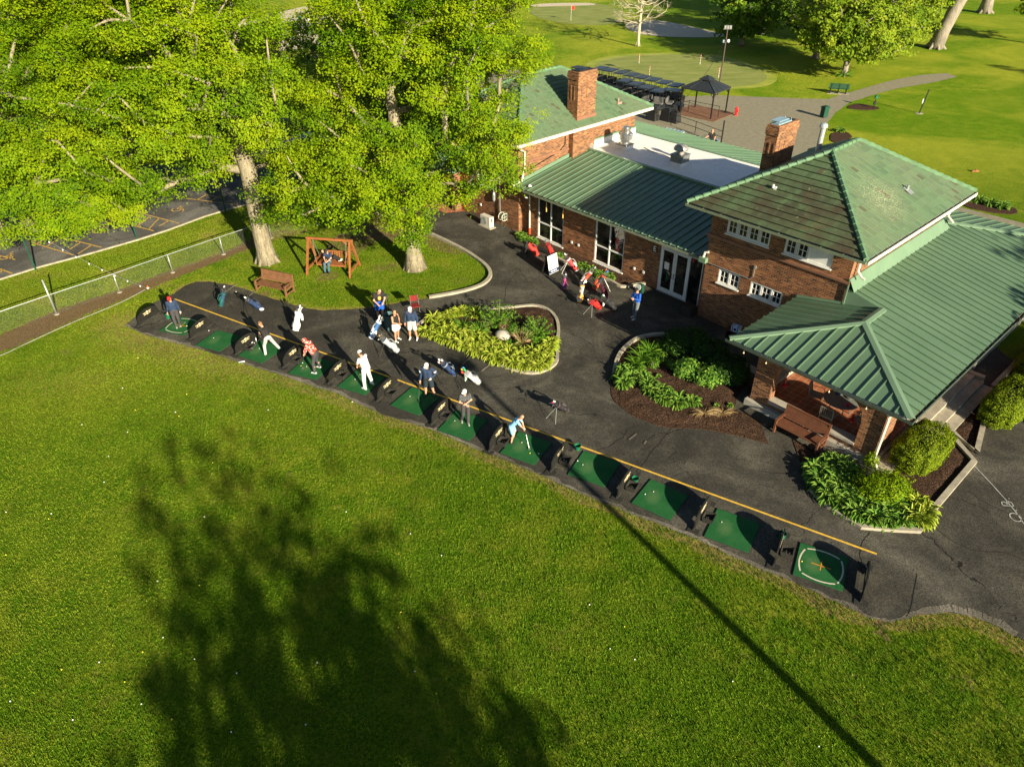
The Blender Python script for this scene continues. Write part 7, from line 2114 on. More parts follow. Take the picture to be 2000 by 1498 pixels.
# parked cars under the trees
def car(px, py, rz, col, label):
    g = G(px, py); t = thing('parked_car', label, 'car', (g.x, g.y, .014), rz, None); pt = plain('car_paint_' + str(int(px)), col, .25, .3, var=.05)
    prof = [(-2.2, .35), (-2.2, .75), (-1.9, .95), (-1.2, 1.0), (-.75, 1.42), (.75, 1.46), (1.45, 1.0), (2.1, .9), (2.25, .6), (2.25, .35)]
    m = MB()
    for s in (-1, 1):
        y = s * .86; P = [(x, y if z < 1.05 else s * .68, z) for x, z in prof]; m.face(P if s < 0 else P[::-1])
    for i in range(len(prof)):
        a, b = prof[i], prof[(i + 1) % len(prof)]; ya = .86 if a[1] < 1.05 else .68; yb = .86 if b[1] < 1.05 else .68
        m.face([(a[0], -ya, a[1]), (a[0], ya, a[1]), (b[0], yb, b[1]), (b[0], -yb, b[1])])
    m.build('body', [pt], t)
    m = MB()
    for a, b in (((-1.15, 1.03), (-.78, 1.39)), ((.80, 1.42), (1.40, 1.03))):
        n = 1 if a[0] > 0 else -1; m.face([(a[0] + .02 * n, -.72, a[1] + .02), (a[0] + .02 * n, .72, a[1] + .02), (b[0] + .02 * n, .66, b[1] + .02), (b[0] + .02 * n, -.66, b[1] + .02)])
    for s in (-1, 1): m.face([(-1.0, s * .845, 1.02), (1.25, s * .845, 1.02), (.72, s * .70, 1.40), (-.72, s * .70, 1.38)][::s])
    m.build('windows', [M_GLASS], t)
    for x in (-1.4, 1.4):
        for s in (-1, 1): m = MB(); m.tube([(x, s * .70, .33), (x, s * .88, .33)], [.33, .33], 18); w = m.build('wheel', [M_RUB], t); m = MB(); m.tube([(x, s * .885, .33), (x, s * .89, .33)], [.19, .19], 12); m.build('rim', [M_GALV], w)


car(278, 240, .15, (.07, .13, .22), 'blue car parked under the leaning maple'); car(200, 262, .15, (.30, .31, .32), 'silver car parked left of the blue car under the maples'); car(420, 268, .15, (.03, .035, .04), 'black car parked in the shade right of the blue car'); car(100, 285, .15, (.35, .33, .30), 'beige car parked at the far left under the drooping branches'); car(600, 300, .5, (.18, .22, .26), 'grey-blue car glimpsed through the leaves between the maples')
# ------------------------------------------------------------------ people (one smooth continuous surface each)
def sdf_mesh(prims, cell=.016, k=.03, blobs=()):
    """prims: (a, b, ra, rb) round cones blended smoothly; returns verts, quads by surface nets"""
    P = np.array([[*a, *b, ra, rb] for a, b, ra, rb in prims], float)
    lo = np.minimum(P[:, 0:3] - P[:, 6:7], P[:, 3:6] - P[:, 7:8]).min(0) - 2.5 * cell; hi = np.maximum(P[:, 0:3] + P[:, 6:7], P[:, 3:6] + P[:, 7:8]).max(0) + 2.5 * cell
    ax = [np.arange(lo[i], hi[i] + cell, cell) for i in range(3)]
    X, Y, Z = np.meshgrid(*ax, indexing='ij'); D = None
    for q in P:
        a, b, ra, rb = q[0:3], q[3:6], q[6], q[7]; d = b - a; L = d @ d + 1e-9
        t = np.clip(((X - a[0]) * d[0] + (Y - a[1]) * d[1] + (Z - a[2]) * d[2]) / L, 0, 1)
        s = np.sqrt((X - a[0] - t * d[0]) ** 2 + (Y - a[1] - t * d[1]) ** 2 + (Z - a[2] - t * d[2]) ** 2) - (ra + t * (rb - ra))
        if D is None: D = s
        else:
            h = np.clip(.5 + .5 * (D - s) / k, 0, 1); D = D * (1 - h) + s * h - k * h * (1 - h)
    S = D < 0; nx, ny, nz = D.shape
    acc = np.zeros((nx - 1, ny - 1, nz - 1, 3)); cnt = np.zeros((nx - 1, ny - 1, nz - 1))
    offs = [(i, j, l) for i in (0, 1) for j in (0, 1) for l in (0, 1)]
    for o in offs:
        for axi in range(3):
            if o[axi]: continue
            p = list(o); p[axi] = 1
            sl0 = tuple(slice(o[c], o[c] + D.shape[c] - 1) for c in range(3)); sl1 = tuple(slice(p[c], p[c] + D.shape[c] - 1) for c in range(3))
            d0, d1 = D[sl0], D[sl1]; m = (d0 < 0) != (d1 < 0); t = np.where(m, d0 / np.where(m, d0 - d1, 1), 0)
            for c in range(3): acc[..., c] += np.where(m, o[c] + (t if c == axi else 0), 0)
            cnt += m
    act = cnt > 0; idx = -np.ones(act.shape, int); idx[act] = np.arange(act.sum()); I = np.argwhere(act)
    V = (I + acc[act] / cnt[act][:, None]) * cell + lo; F = []
    for axi in range(3):
        b, c = [(1, 2), (2, 0), (0, 1)][axi]
        sl0 = [slice(1, -1)] * 3; sl1 = [slice(1, -1)] * 3; sl0[axi] = slice(0, D.shape[axi] - 1); sl1[axi] = slice(1, D.shape[axi])
        s0, s1 = S[tuple(sl0)], S[tuple(sl1)]; m = s0 != s1; W_ = np.argwhere(m)
        if not len(W_): continue
        g = W_.copy(); 
        for c_ in range(3):
            if c_ != axi: g[:, c_] += 1
        def cellid(db, dc):
            q = g.copy(); q[:, b] += db; q[:, c] += dc; return idx[q[:, 0], q[:, 1], q[:, 2]]
        q = np.stack([cellid(-1, -1), cellid(0, -1), cellid(0, 0), cellid(-1, 0)], 1)
        fl = s0[m]; q[~fl] = q[~fl][:, ::-1]; F.append(q)
    return V, np.concatenate(F)


SKIN = plain('skin_light', (.50, .27, .17), .55, var=.06)
SKIN2 = plain('skin_tan', (.42, .21, .12), .55, var=.06)
EYE = plain('eye_dark', (.02, .015, .012), .3); LIP = plain('lips', (.35, .10, .08), .5)
HAIRB = plain('brown_hair', (.055, .028, .014), .6, var=.3); HAIRL = plain('light_brown_hair', (.20, .11, .05), .6, var=.3)
CW = plain('white_cloth_plain', (.68, .68, .65), .8, var=.04); CWG = plain('pale_grey_cloth', (.40, .41, .38), .8, var=.06)
CNAVY = plain('navy_cloth', (.018, .035, .075), .8, var=.12); CBLK = plain('black_cloth', (.016, .015, .014), .8, var=.2); CDG = plain('dark_grey_trousers', (.045, .043, .045), .8, var=.12)
CRED = plain('red_cap_cloth', (.60, .015, .015), .7); CSKY = plain('light_blue_cloth', (.20, .46, .66), .8, var=.05); CBLUE = plain('royal_blue_cloth', (.010, .075, .36), .75, var=.1)
CJEAN = plain('jeans_cloth', (.045, .105, .145), .8, var=.15); CGREY = plain('slate_cloth', (.11, .13, .14), .8, var=.1)


def m_pattern(name, a, b, sc, thr=.5):
    t = NT(name); vo = t.t.nodes.new('ShaderNodeTexVoronoi'); vo.inputs['Scale'].default_value = sc; t.l(t.tc.outputs['Object'], vo.inputs['Vector'])
    return t.done(t.ramp(vo.outputs['Distance'], [(thr - .04, b), (thr + .04, a)]), .8, 0, .2)


CPAT = m_pattern('red_white_pattern', (.58, .045, .025), (.70, .62, .56), 15, .36)
CFLO = m_pattern('speckled_dark_shirt', (.040, .048, .055), (.32, .26, .22), 34, .25)
SHOE_W = plain('white_shoe', (.62, .62, .60), .5, var=.05); SHOE_B = plain('black_shoe', (.02, .02, .022), .5, var=.2); SHOE_G = plain('grey_shoe', (.30, .29, .27), .6, var=.1)

BASE = dict(pel=(0, 0, .93), che=(0, .0, 1.26), nek=(0, 0, 1.46), hed=(0, .03, 1.62), sl=(-.18, 0, 1.42), sr=(.18, 0, 1.42), el=(-.25, -.03, 1.14), er=(.25, -.03, 1.14), wl=(-.25, .05, .90), wr=(.25, .05, .90),
            hl=(-.095, 0, .90), hr=(.095, 0, .90), kl=(-.11, .03, .49), kr=(.11, .03, .49), al=(-.12, -.03, .08), ar=(.12, -.03, .08), face=(0, 1, -.15), tl=(-.05, 1, 0), tr=(.05, 1, 0))


def person(label, px, py, face_deg, J=None, h=1.75, stout=1.0, top=None, sleeves='long', bottom=None, legs='long', shoes=SHOE_W, hair=HAIRB, cap=None, hood=None, capback=False, glove=None, skin=SKIN, z=.024, cell=.016, pos=None, long_hair=False, hand_curl=.9, small=False):
    """face_deg = world heading the person faces (0 = away from viewer, clockwise)"""
    j = dict(BASE); j.update(J or {}); s = h / 1.75
    g = G(px, py, z) if pos is None else Vector(pos)
    t = thing('person', label, 'person', (g.x, g.y, g.z), -R(face_deg))
    t.scale = (s, s, s)
    v = {k: Vector(p) for k, p in j.items()}
    q = lambda a, b, ra, rb: (tuple(a), tuple(b), ra, rb)
    w = stout; side = (v['sr'] - v['sl']).normalized(); hs = (v['hr'] - v['hl']).normalized()
    fd = v['face'].normalized(); up = (v['hed'] - v['nek']).normalized()
    torso = lambda e=0: [q(v['pel'] - hs * .07, v['che'] - side * .07, .105 * w + e, .115 * w + e), q(v['pel'] + hs * .07, v['che'] + side * .07, .105 * w + e, .115 * w + e), q(v['che'] - side * .07, v['sl'] * .75 + v['che'] * .25, .11 * w + e, .068 + e), q(v['che'] + side * .07, v['sr'] * .75 + v['che'] * .25, .11 * w + e, .068 + e)]
    hd = v['hed']
    head = [q(hd - up * .055 + fd * .015, hd + up * .045 - fd * .01, .068, .083), q(hd - fd * .02, hd - fd * .03, .085, .085), q(hd - up * .075 + fd * .04, hd - up * .07 + fd * .03, .045, .05)]
    prims = torso(-.012) + [q(v['che'], v['nek'], .07, .055), q(v['nek'], hd - up * .05, .052, .05)] + head
    sx = fd.cross(up).normalized()
    prims += [q(hd + fd * .085 - up * .01, hd + fd * .10 - up * .035, .012, .016), q(hd + sx * .083, hd + sx * .083 - up * .03, .016, .012), q(hd - sx * .083, hd - sx * .083 - up * .03, .016, .012)]
    hands = []
    for a, b, c in (('sl', 'el', 'wl'), ('sr', 'er', 'wr')):
        prims += [q(v[a], v[b], .054 * w, .041), q(v[b], v[c], .040, .027)]
        d = (v[c] - v[b]).normalized(); prims.append(q(v[c], v[c] + d * .07, .026, .034)); hands.append((v[c], d, -1 if a == 'sl' else 1))
    for a, b, c, f in (('hl', 'kl', 'al', 'tl'), ('hr', 'kr', 'ar', 'tr')):
        td = v[f].normalized()
        prims += [q(v[a], v[b], .088 * w, .058 * (.5 + .5 * w)), q(v[b], v[b] * .6 + v[c] * .4 - td * .015, .055, .054 * (.5 + .5 * w)), q(v[b] * .6 + v[c] * .4 - td * .015, v[c], .052, .036), q(v[c] - Vector((0, 0, .04)), v[c] - Vector((0, 0, .05)) + td * .12, .032, .026)]
    V, F = sdf_mesh(prims, cell, .03)
    m = MB(); m.raw(V, F, 0)
    if not small:
        for c, d, sg in hands:      # five fingers each
            inw = (v['pel'] + Vector((0, .1, .1)) - c); inw = (inw - d * inw.dot(d)).normalized() if inw.length > .01 else Vector((0, 1, 0)); sp = d.cross(inw).normalized(); b0 = c + d * .085
            for i, L in enumerate((.070, .078, .074, .058)):
                o = b0 + sp * (-.027 + .018 * i); m.tube([o - d * .015, o + d * L * .45, o + d * L * .75 + inw * L * .35 * hand_curl, o + d * L * .72 + inw * L * .8 * hand_curl], [.010, .0095, .009, .007], 6, 0)
            o = c + d * .035 + sp * -.03; m.tube([o, o - sp * .022 + d * .03 + inw * .01, o - sp * .018 + d * .055 + inw * .03], [.012, .011, .008], 6, 0)
        for sg in (-1, 1): m.blob(hd + fd * .083 + sx * sg * .030 + up * .012, .011, 1, 6, 4)
        m.tube([hd + fd * .082 - up * .055 + sx * .02, hd + fd * .088 - up * .055, hd + fd * .082 - up * .055 - sx * .02], .006, 5, 2)
    m.build('body', [skin, EYE, LIP], t, smooth=True)
    if top:
        pr = torso(.006) + [q(v['che'], v['nek'] * .6 + v['che'] * .4, .085 * w, .07)]
        if sleeves != 'none':
            for a, b, c in (('sl', 'el', 'wl'), ('sr', 'er', 'wr')):
                pr.append(q(v[a], v[b] if sleeves == 'long' else v[a] * .35 + v[b] * .65, .068 * w, .054 if sleeves == 'long' else .062))
                if sleeves == 'long': pr.append(q(v[b], v[c] * .95 + v[b] * .05, .053, .040))
        if hood: pr += [q(hd - fd * .02 + up * .01, hd - fd * .035, .108, .105), q(hd - up * .12 - fd * .03, v['nek'] - fd * .03, .09, .10)]
        V, F = sdf_mesh(pr, cell * 1.05, .035); m = MB(); m.raw(V, F, 0); m.build('shirt' if not hood else 'hooded_top', [top], t, smooth=True)
    if bottom:
        pr = [q(v['pel'] - hs * .06 + Vector((0, 0, .03)), v['pel'] + hs * .06 + Vector((0, 0, .03)), .118 * w, .118 * w)]
        for a, b, c in (('hl', 'kl', 'al'), ('hr', 'kr', 'ar')):
            if legs == 'long': pr += [q(v[a], v[b], .104 * w, .076), q(v[b], v[c] + Vector((0, 0, .02)), .076, .062)]
            elif legs == 'short': pr += [q(v[a], v[a] * .22 + v[b] * .78, .112 * w, .098 * w)]
            else: pr += [q(v[a], v[a] * .55 + v[b] * .45, .125 * w, .135 * w)]
        V, F = sdf_mesh(pr, cell * 1.05, .03); m = MB(); m.raw(V, F, 0); m.build({'long': 'trousers', 'short': 'shorts'}.get(legs, 'skirt'), [bottom], t, smooth=True)
    for c, f in (('al', 'tl'), ('ar', 'tr')):
        td = v[f].normalized(); a = v[c]; pr = [q(a + Vector((0, 0, -.030)) - td * .05, a + Vector((0, 0, -.042)) + td * .15, .044, .036), q(a, a - Vector((0, 0, .03)), .042, .046)]
        V, F = sdf_mesh(pr, .014, .02); V[:, 2] = np.maximum(V[:, 2], a.z - .08); m = MB(); m.raw(V, F, 0); m.build('shoe', [shoes], t, smooth=True)
    if hair and not hood:
        pr = [q(hd + up * .03 - fd * .015, hd + up * .02 - fd * .025, .090, .090), q(hd - up * .03 - fd * .045, hd - fd * .04, .066, .078)]
        if long_hair: pr.append(q(hd - fd * .07, v['nek'] - fd * .10 - Vector((0, 0, .08)), .06, .03))
        V, F = sdf_mesh(pr, .015, .02); m = MB(); m.raw(V, F, 0); m.build('hair', [hair], t, smooth=True)
    if cap:
        pr = [q(hd + up * .045 - fd * .01, hd + up * .035 - fd * .02, .094, .094)]
        V, F = sdf_mesh(pr, .015, .02); keep = (V - np.array(hd)) @ np.array(up) > .012; ok = keep[F].all(1); m = MB(); m.raw(V, F[ok], 0)
        b = fd * (-1 if capback else 1); 
        P = [hd + up * .03 + b * (.08 + .075 * math.cos(a)) + sx * .078 * math.sin(a) for a in [R(x) for x in (-90, -60, -30, 0, 30, 60, 90)]]
        m.face(P); m.face([p - up * .008 for p in P[::-1]])
        for i in range(6): m.face([P[i], P[i + 1], P[i + 1] - up * .008, P[i] - up * .008])
        m.build('cap', [cap], t, smooth=True)
    if glove:
        c, d, sg = hands[0]; m = MB(); m.blob(c + d * .06, (.042, .042, .055), 0, 10, 7); m.build('glove', [glove], t, smooth=True)
    t['_s'] = s
    return t


def wpt(t, p):
    """world position of a point given in a person's own frame"""
    s = t['_s']; a = t.rotation_euler.z; r = rotz(Vector(p) * s, a); return Vector((t.location.x + r.x, t.location.y + r.y, t.location.z + p[2] * s))


def club_obj(label, grip, headp, head='iron', group=None, r=.007):
    grip, headp = Vector(grip), Vector(headp); t = thing('golf_club', label, 'golf club', headp, 0, group); d = grip - headp
    m = MB(); m.tube([(0, 0, 0), d], [r * .8, r], 6); m.build('shaft', [M_STEEL], t)
    m = MB(); m.tube([d * .76, d * 1.0], [r * 1.7, r * 2.0], 6); m.build('grip', [M_RUB], t)
    m = MB()
    if head == 'iron': m.box(-.045, .045, -.012, .012, -.01, .05)
    else: m.blob((.02, .0, .01), (.06, .055, .032), 0, 10, 6)
    m.build('club_head', [M_STEEL if head == 'iron' else M_BLACK], t)
    return t


# heading helper: 0 faces away from the viewer, 90 faces right, 180 faces the viewer
stand_rel = dict(wl=(-.24, .08, .88), wr=(.24, .10, .90))
# 1 red cap, navy hoodie, leaning on club
p = person('person in red cap and navy hoodie with dark trousers, holding a club upright', 349, 638, 150, dict(er=(-.02 + .24, -.06, 1.14), wr=(.30, .18, .98), wl=(-.27, .10, .86), hed=(.03, .05, 1.61), face=(.1, 1, -.4), kl=(-.09, .05, .49), al=(-.08, .0, .08), ar=(.10, .06, .08)), 1.74, 1.12, CNAVY, 'long', CDG, 'long', SHOE_G, HAIRB, CRED, capback=False, glove=CW)
hb = wpt(p, (.32, .25, .94)); fb = G(362, 633); club_obj('club with light shaft held by the golfer in the red cap', hb, Vector((fb.x, fb.y, .07)))
# 2 black shirt, white trousers mid swing, bent
p = person('person in black T-shirt and white trousers bending forward in a golf swing', 528, 690, -40, dict(pel=(0, -.12, .90), che=(0, .10, 1.20), nek=(0, .25, 1.38), hed=(-.02, .36, 1.48), sl=(-.17, .17, 1.34), sr=(.17, .20, 1.33), el=(-.16, .36, 1.08), er=(.12, .38, 1.08), wl=(-.08, .42, .84), wr=(-.02, .44, .84),
            hl=(-.1, -.12, .87), hr=(.1, -.10, .87), kl=(-.18, .06, .48), kr=(.28, -.02, .50), al=(-.26, -.08, .08), ar=(.46, -.10, .10), face=(-.2, 1, -.9)), 1.72, .98, CBLK, 'short', CWG, 'long', SHOE_B, HAIRL, glove=CW)
hb = wpt(p, (-.04, .47, .76)); hp = wpt(p, (-.75, .05, .55)); club_obj('club swung low by the golfer in black shirt and white trousers', hb, hp)
# 3 patterned red hoodie
p = person('person in red and white patterned hoodie with hood up and black trousers, addressing the ball', 618, 724, -75, dict(pel=(0, -.12, .93), che=(0, .08, 1.23), nek=(0, .20, 1.42), hed=(0, .31, 1.53), sl=(-.18, .14, 1.37), sr=(.18, .14, 1.37), el=(-.17, .28, 1.10), er=(.16, .28, 1.10), wl=(-.04, .42, .88), wr=(.03, .42, .86), hl=(-.1, -.12, .90), hr=(.1, -.12, .90), kl=(-.16, .0, .49), kr=(.16, .0, .49), al=(-.24, -.06, .08), ar=(.24, -.06, .08), face=(0, 1, -.9)), 1.78, 1.08, CPAT, 'long', CDG, 'long', SHOE_W, None, hood=True)
hb = wpt(p, (0, .48, .80)); fb = G(592, 722); club_obj('club held low by the golfer in the patterned hoodie', hb, Vector((fb.x, fb.y, .07)))
# 4 all white
p = person('person all in white with white cap and wide trousers, seen from behind', 719, 756, -55, dict(pel=(0, -.06, .95), che=(0, .05, 1.27), nek=(0, .12, 1.47), hed=(0, .18, 1.61), sl=(-.18, .09, 1.42), sr=(.18, .09, 1.42), el=(-.19, .22, 1.16), er=(.16, .24, 1.16), wl=(-.05, .38, .95), wr=(.02, .38, .95), kl=(-.15, .02, .50), kr=(.17, .02, .50), al=(-.20, -.03, .08), ar=(.24, -.03, .08), face=(.1, 1, -.5)), 1.86, 1.02, CW, 'short', CWG if False else CW, 'long', SHOE_W, HAIRB, CW)
hb = wpt(p, (0, .44, .86)); fb = G(704, 734); club_obj('club held by the golfer all in white', hb, Vector((fb.x, fb.y, .07)))
# 5 navy jersey + shorts, white cap, hand on hip
p = person('person in navy top, dark shorts and white cap with one hand on the hip', 839, 774, 190, dict(el=(-.36, -.10, 1.18), wl=(-.18, .10, 1.02), er=(.27, .0, 1.14), wr=(.30, .12, .88), hed=(0, .06, 1.60), face=(.2, 1, -.7), kl=(-.16, .03, .49), kr=(.13, .03, .49), al=(-.24, -.02, .08), ar=(.15, .02, .08)), 1.78, 1.10, CNAVY, 'long', plain('dark_shorts', (.012, .022, .028), .8, var=.2), 'short', SHOE_B, HAIRL, CW, glove=CW)
for nm, c_ in (('arm_band', (.29, -.015, 1.24)), ('arm_band', (-.30, -.06, 1.26))): m = MB(); m.tube([Vector(c_) + Vector((0, 0, .03)), Vector(c_) - Vector((0, 0, .03))], [.068, .066], 12); m.build(nm, [CW], p)
hb = wpt(p, (.33, .17, .80)); fb = G(818, 786); club_obj('driver resting on the mat beside the navy and shorts golfer', hb, Vector((fb.x, fb.y, .07)), 'wood')
# 6 arms folded
p = person('person in speckled dark shirt, black trousers and white cap standing with folded arms', 911, 826, 165, dict(el=(-.24, .06, 1.18), er=(.24, .06, 1.16), wl=(.0, .22, 1.16), wr=(.02, .24, 1.10), hed=(.02, .05, 1.61), face=(.8, 1, -.3), kl=(-.09, .03, .49), kr=(.12, .03, .49), al=(-.05, .12, .10), ar=(.17, -.16, .08)), 1.74, .95, CFLO, 'short', CDG, 'long', SHOE_G, HAIRB, CW)
# 7 boy
p = person('boy in light blue shirt and shorts bent over the ball with a club', 1005, 862, 105, dict(pel=(0, -.14, .90), che=(0, .08, 1.20), nek=(0, .24, 1.37), hed=(0, .34, 1.47), sl=(-.16, .17, 1.33), sr=(.16, .17, 1.33), el=(-.15, .34, 1.06), er=(.13, .34, 1.06), wl=(-.05, .44, .84), wr=(.0, .44, .82), hl=(-.09, -.14, .87), hr=(.09, -.14, .87), kl=(-.15, -.02, .49), kr=(.15, -.02, .49), al=(-.22, -.10, .08), ar=(.22, -.10, .08), face=(0, 1, -1)), 1.50, .95, CSKY, 'short', CSKY, 'short', SHOE_B, HAIRL, glove=CW)
hb = wpt(p, (0, .50, .76)); fb = G(1034, 880); club_obj('silver club in front of the boy in light blue', hb, Vector((fb.x, fb.y, .07)), r=.011)
# 8 black T-shirt man
p = person('stout person in black T-shirt and royal blue shorts leaning over the box tray', 744, 622, 155, dict(pel=(0, -.05, .93), che=(0, .06, 1.25), nek=(0, .14, 1.45), hed=(-.03, .24, 1.56), sl=(-.2, .10, 1.41), sr=(.2, .10, 1.41), el=(-.26, .20, 1.14), er=(.26, .16, 1.12), wl=(-.12, .38, 1.02), wr=(.16, .38, 1.00), face=(-.3, 1, -1.1)), 1.84, 1.30, CBLK, 'short', CBLUE, 'short', SHOE_G, HAIRB)
m = MB()
m.blob((0, .225, 1.20), (.085, .03, .11), 0, 12, 8); m.build('shirt_print', [plain('gold_print', (.50, .30, .05), .7, var=.3, scale=40)], p, smooth=True)
# 9 woman
person('woman in black sleeveless top and white skirt with hands joined, hair tied back', 776, 664, 125, dict(el=(-.25, .04, 1.14), er=(.24, .06, 1.14), wl=(-.05, .26, 1.06), wr=(.0, .27, 1.04), face=(.2, 1, -.1), kl=(-.10, .03, .49), kr=(.12, .04, .49), al=(-.10, .0, .08), ar=(.20, .10, .08)), 1.64, 1.16, CBLK, 'none', CW, 'skirt', SHOE_W, HAIRB, long_hair=True, skin=SKIN2)
# 10 man navy pullover
person('man in navy pullover, pale shorts and white cap standing by the island bed', 807, 662, 185, dict(hed=(0, .06, 1.61), face=(-.1, 1, -.6), el=(-.27, -.02, 1.14), er=(.27, -.02, 1.14), wl=(-.29, .06, .90), wr=(.29, .06, .90), kl=(-.14, .03, .49), kr=(.12, .03, .49), al=(-.20, .02, .08), ar=(.14, .0, .08)), 1.82, 1.14, CNAVY, 'long', CWG, 'short', SHOE_W, HAIRL, CW, skin=SKIN2)
# 13 blue pullover man
person('man in royal blue pullover, grey trousers and dark cap in the shade by the doors', 1240, 622, 235, dict(el=(-.25, .06, 1.16), er=(.24, .08, 1.16), wl=(-.08, .28, 1.22), wr=(.02, .28, 1.20), hed=(0, .08, 1.60), face=(-.1, 1, -.8), kl=(-.09, .05, .49), kr=(.10, .03, .49), al=(-.08, .12, .08), ar=(.14, -.05, .08)), 1.76, 1.05, CBLUE, 'long', CGREY, 'long', SHOE_W, HAIRB, CBLK)
# swing sitters
seatz = .50
sit = dict(pel=(0, 0, .10), che=(0, .02, .42), nek=(0, .06, .62), hed=(0, .12, .76), sl=(-.18, .03, .58), sr=(.18, .03, .58), el=(-.22, .16, .34), er=(.22, .16, .34), wl=(-.10, .34, .24), wr=(.08, .36, .24), hl=(-.09, .05, .08), hr=(.09, .05, .08), kl=(-.13, .44, .09), kr=(.12, .44, .10), al=(-.12, .50, -.36), ar=(.10, .56, -.36), face=(0, 1, -.8))
sp = sw.matrix_world if False else None
c = Vector(sc_) + rotz((-.22, .02, 0), sa)
person('person in navy T-shirt, jeans and dark cap sitting on the garden swing', 0, 0, math.degrees(-(sa + math.pi)), sit, 1.68, 1.0, CNAVY, 'short', CJEAN, 'long', SHOE_B, HAIRB, plain('dark_cap', (.02, .025, .022), .7), pos=(c.x, c.y, seatz - .03))
lie = dict(pel=(0, 0, .12), che=(-.20, .02, .38), nek=(-.30, .08, .52), hed=(-.34, .14, .64), sl=(-.34, -.10, .46), sr=(-.16, .14, .52), el=(-.30, .22, .30), er=(-.05, .30, .34), wl=(-.12, .34, .22), wr=(.06, .36, .24), hl=(.02, .05, .10), hr=(.02, -.10, .12), kl=(.28, .10, .30), kr=(.26, -.06, .32), al=(.62, .08, .12), ar=(.60, -.06, .13), face=(.5, 1, -.4), tl=(1, 0, .3), tr=(1, 0, .3))
c = Vector(sc_) + rotz((-.20, .18, 0), sa)
person('person in black with white-soled shoes reclining behind the one in jeans on the swing', 0, 0, math.degrees(-(sa + math.pi)), {k: (-a[0], a[1], a[2]) for k, a in lie.items()}, 1.62, .95, CBLK, 'long', CBLK, 'long', SHOE_W, HAIRB, pos=(c.x, c.y, seatz - .02), long_hair=True)
# far people, seen small between the maples
for px, py, fd_, tp, bt, lb, hh in ((582, 44, 90, CBLK, CWG, 'far person in black top between the maples, leftmost of the row', 1.75), (591, 52, 200, CJEAN, CDG, 'far person in blue shirt and dark trousers between the maples', 1.8), (604, 48, 120, CW, CWG, 'far person in white between the maples', 1.75), (610, 52, 60, CNAVY, CNAVY, 'far person in dark blue between the maples', 1.7),
                                    (572, 84, 100, CRED, CDG, 'far person in red top at the left gap of the maples', 1.7), (588, 84, 90, CWG, CDG, 'far person in pale top next to the one in red', 1.7)):
    person(lb, px, py, fd_, {}, hh, 1, tp, 'short', bt, 'long', SHOE_W, HAIRB, small=True, cell=.03)
person('person in dark clothes behind the rear roof handling golf bags', 1386, 296, 200, dict(er=(.3, .1, 1.2), wr=(.45, .25, 1.1)), 1.75, 1, CBLK, 'short', CBLK, 'long', SHOE_B, HAIRB, small=True, cell=.024)


# ------------------------------------------------------------------ golf bags with clubs
def gm(c, nm=None): return plain('bag_%03d_%03d_%03d' % tuple(int(x * 500) for x in c), c, .6, var=.12, scale=8)


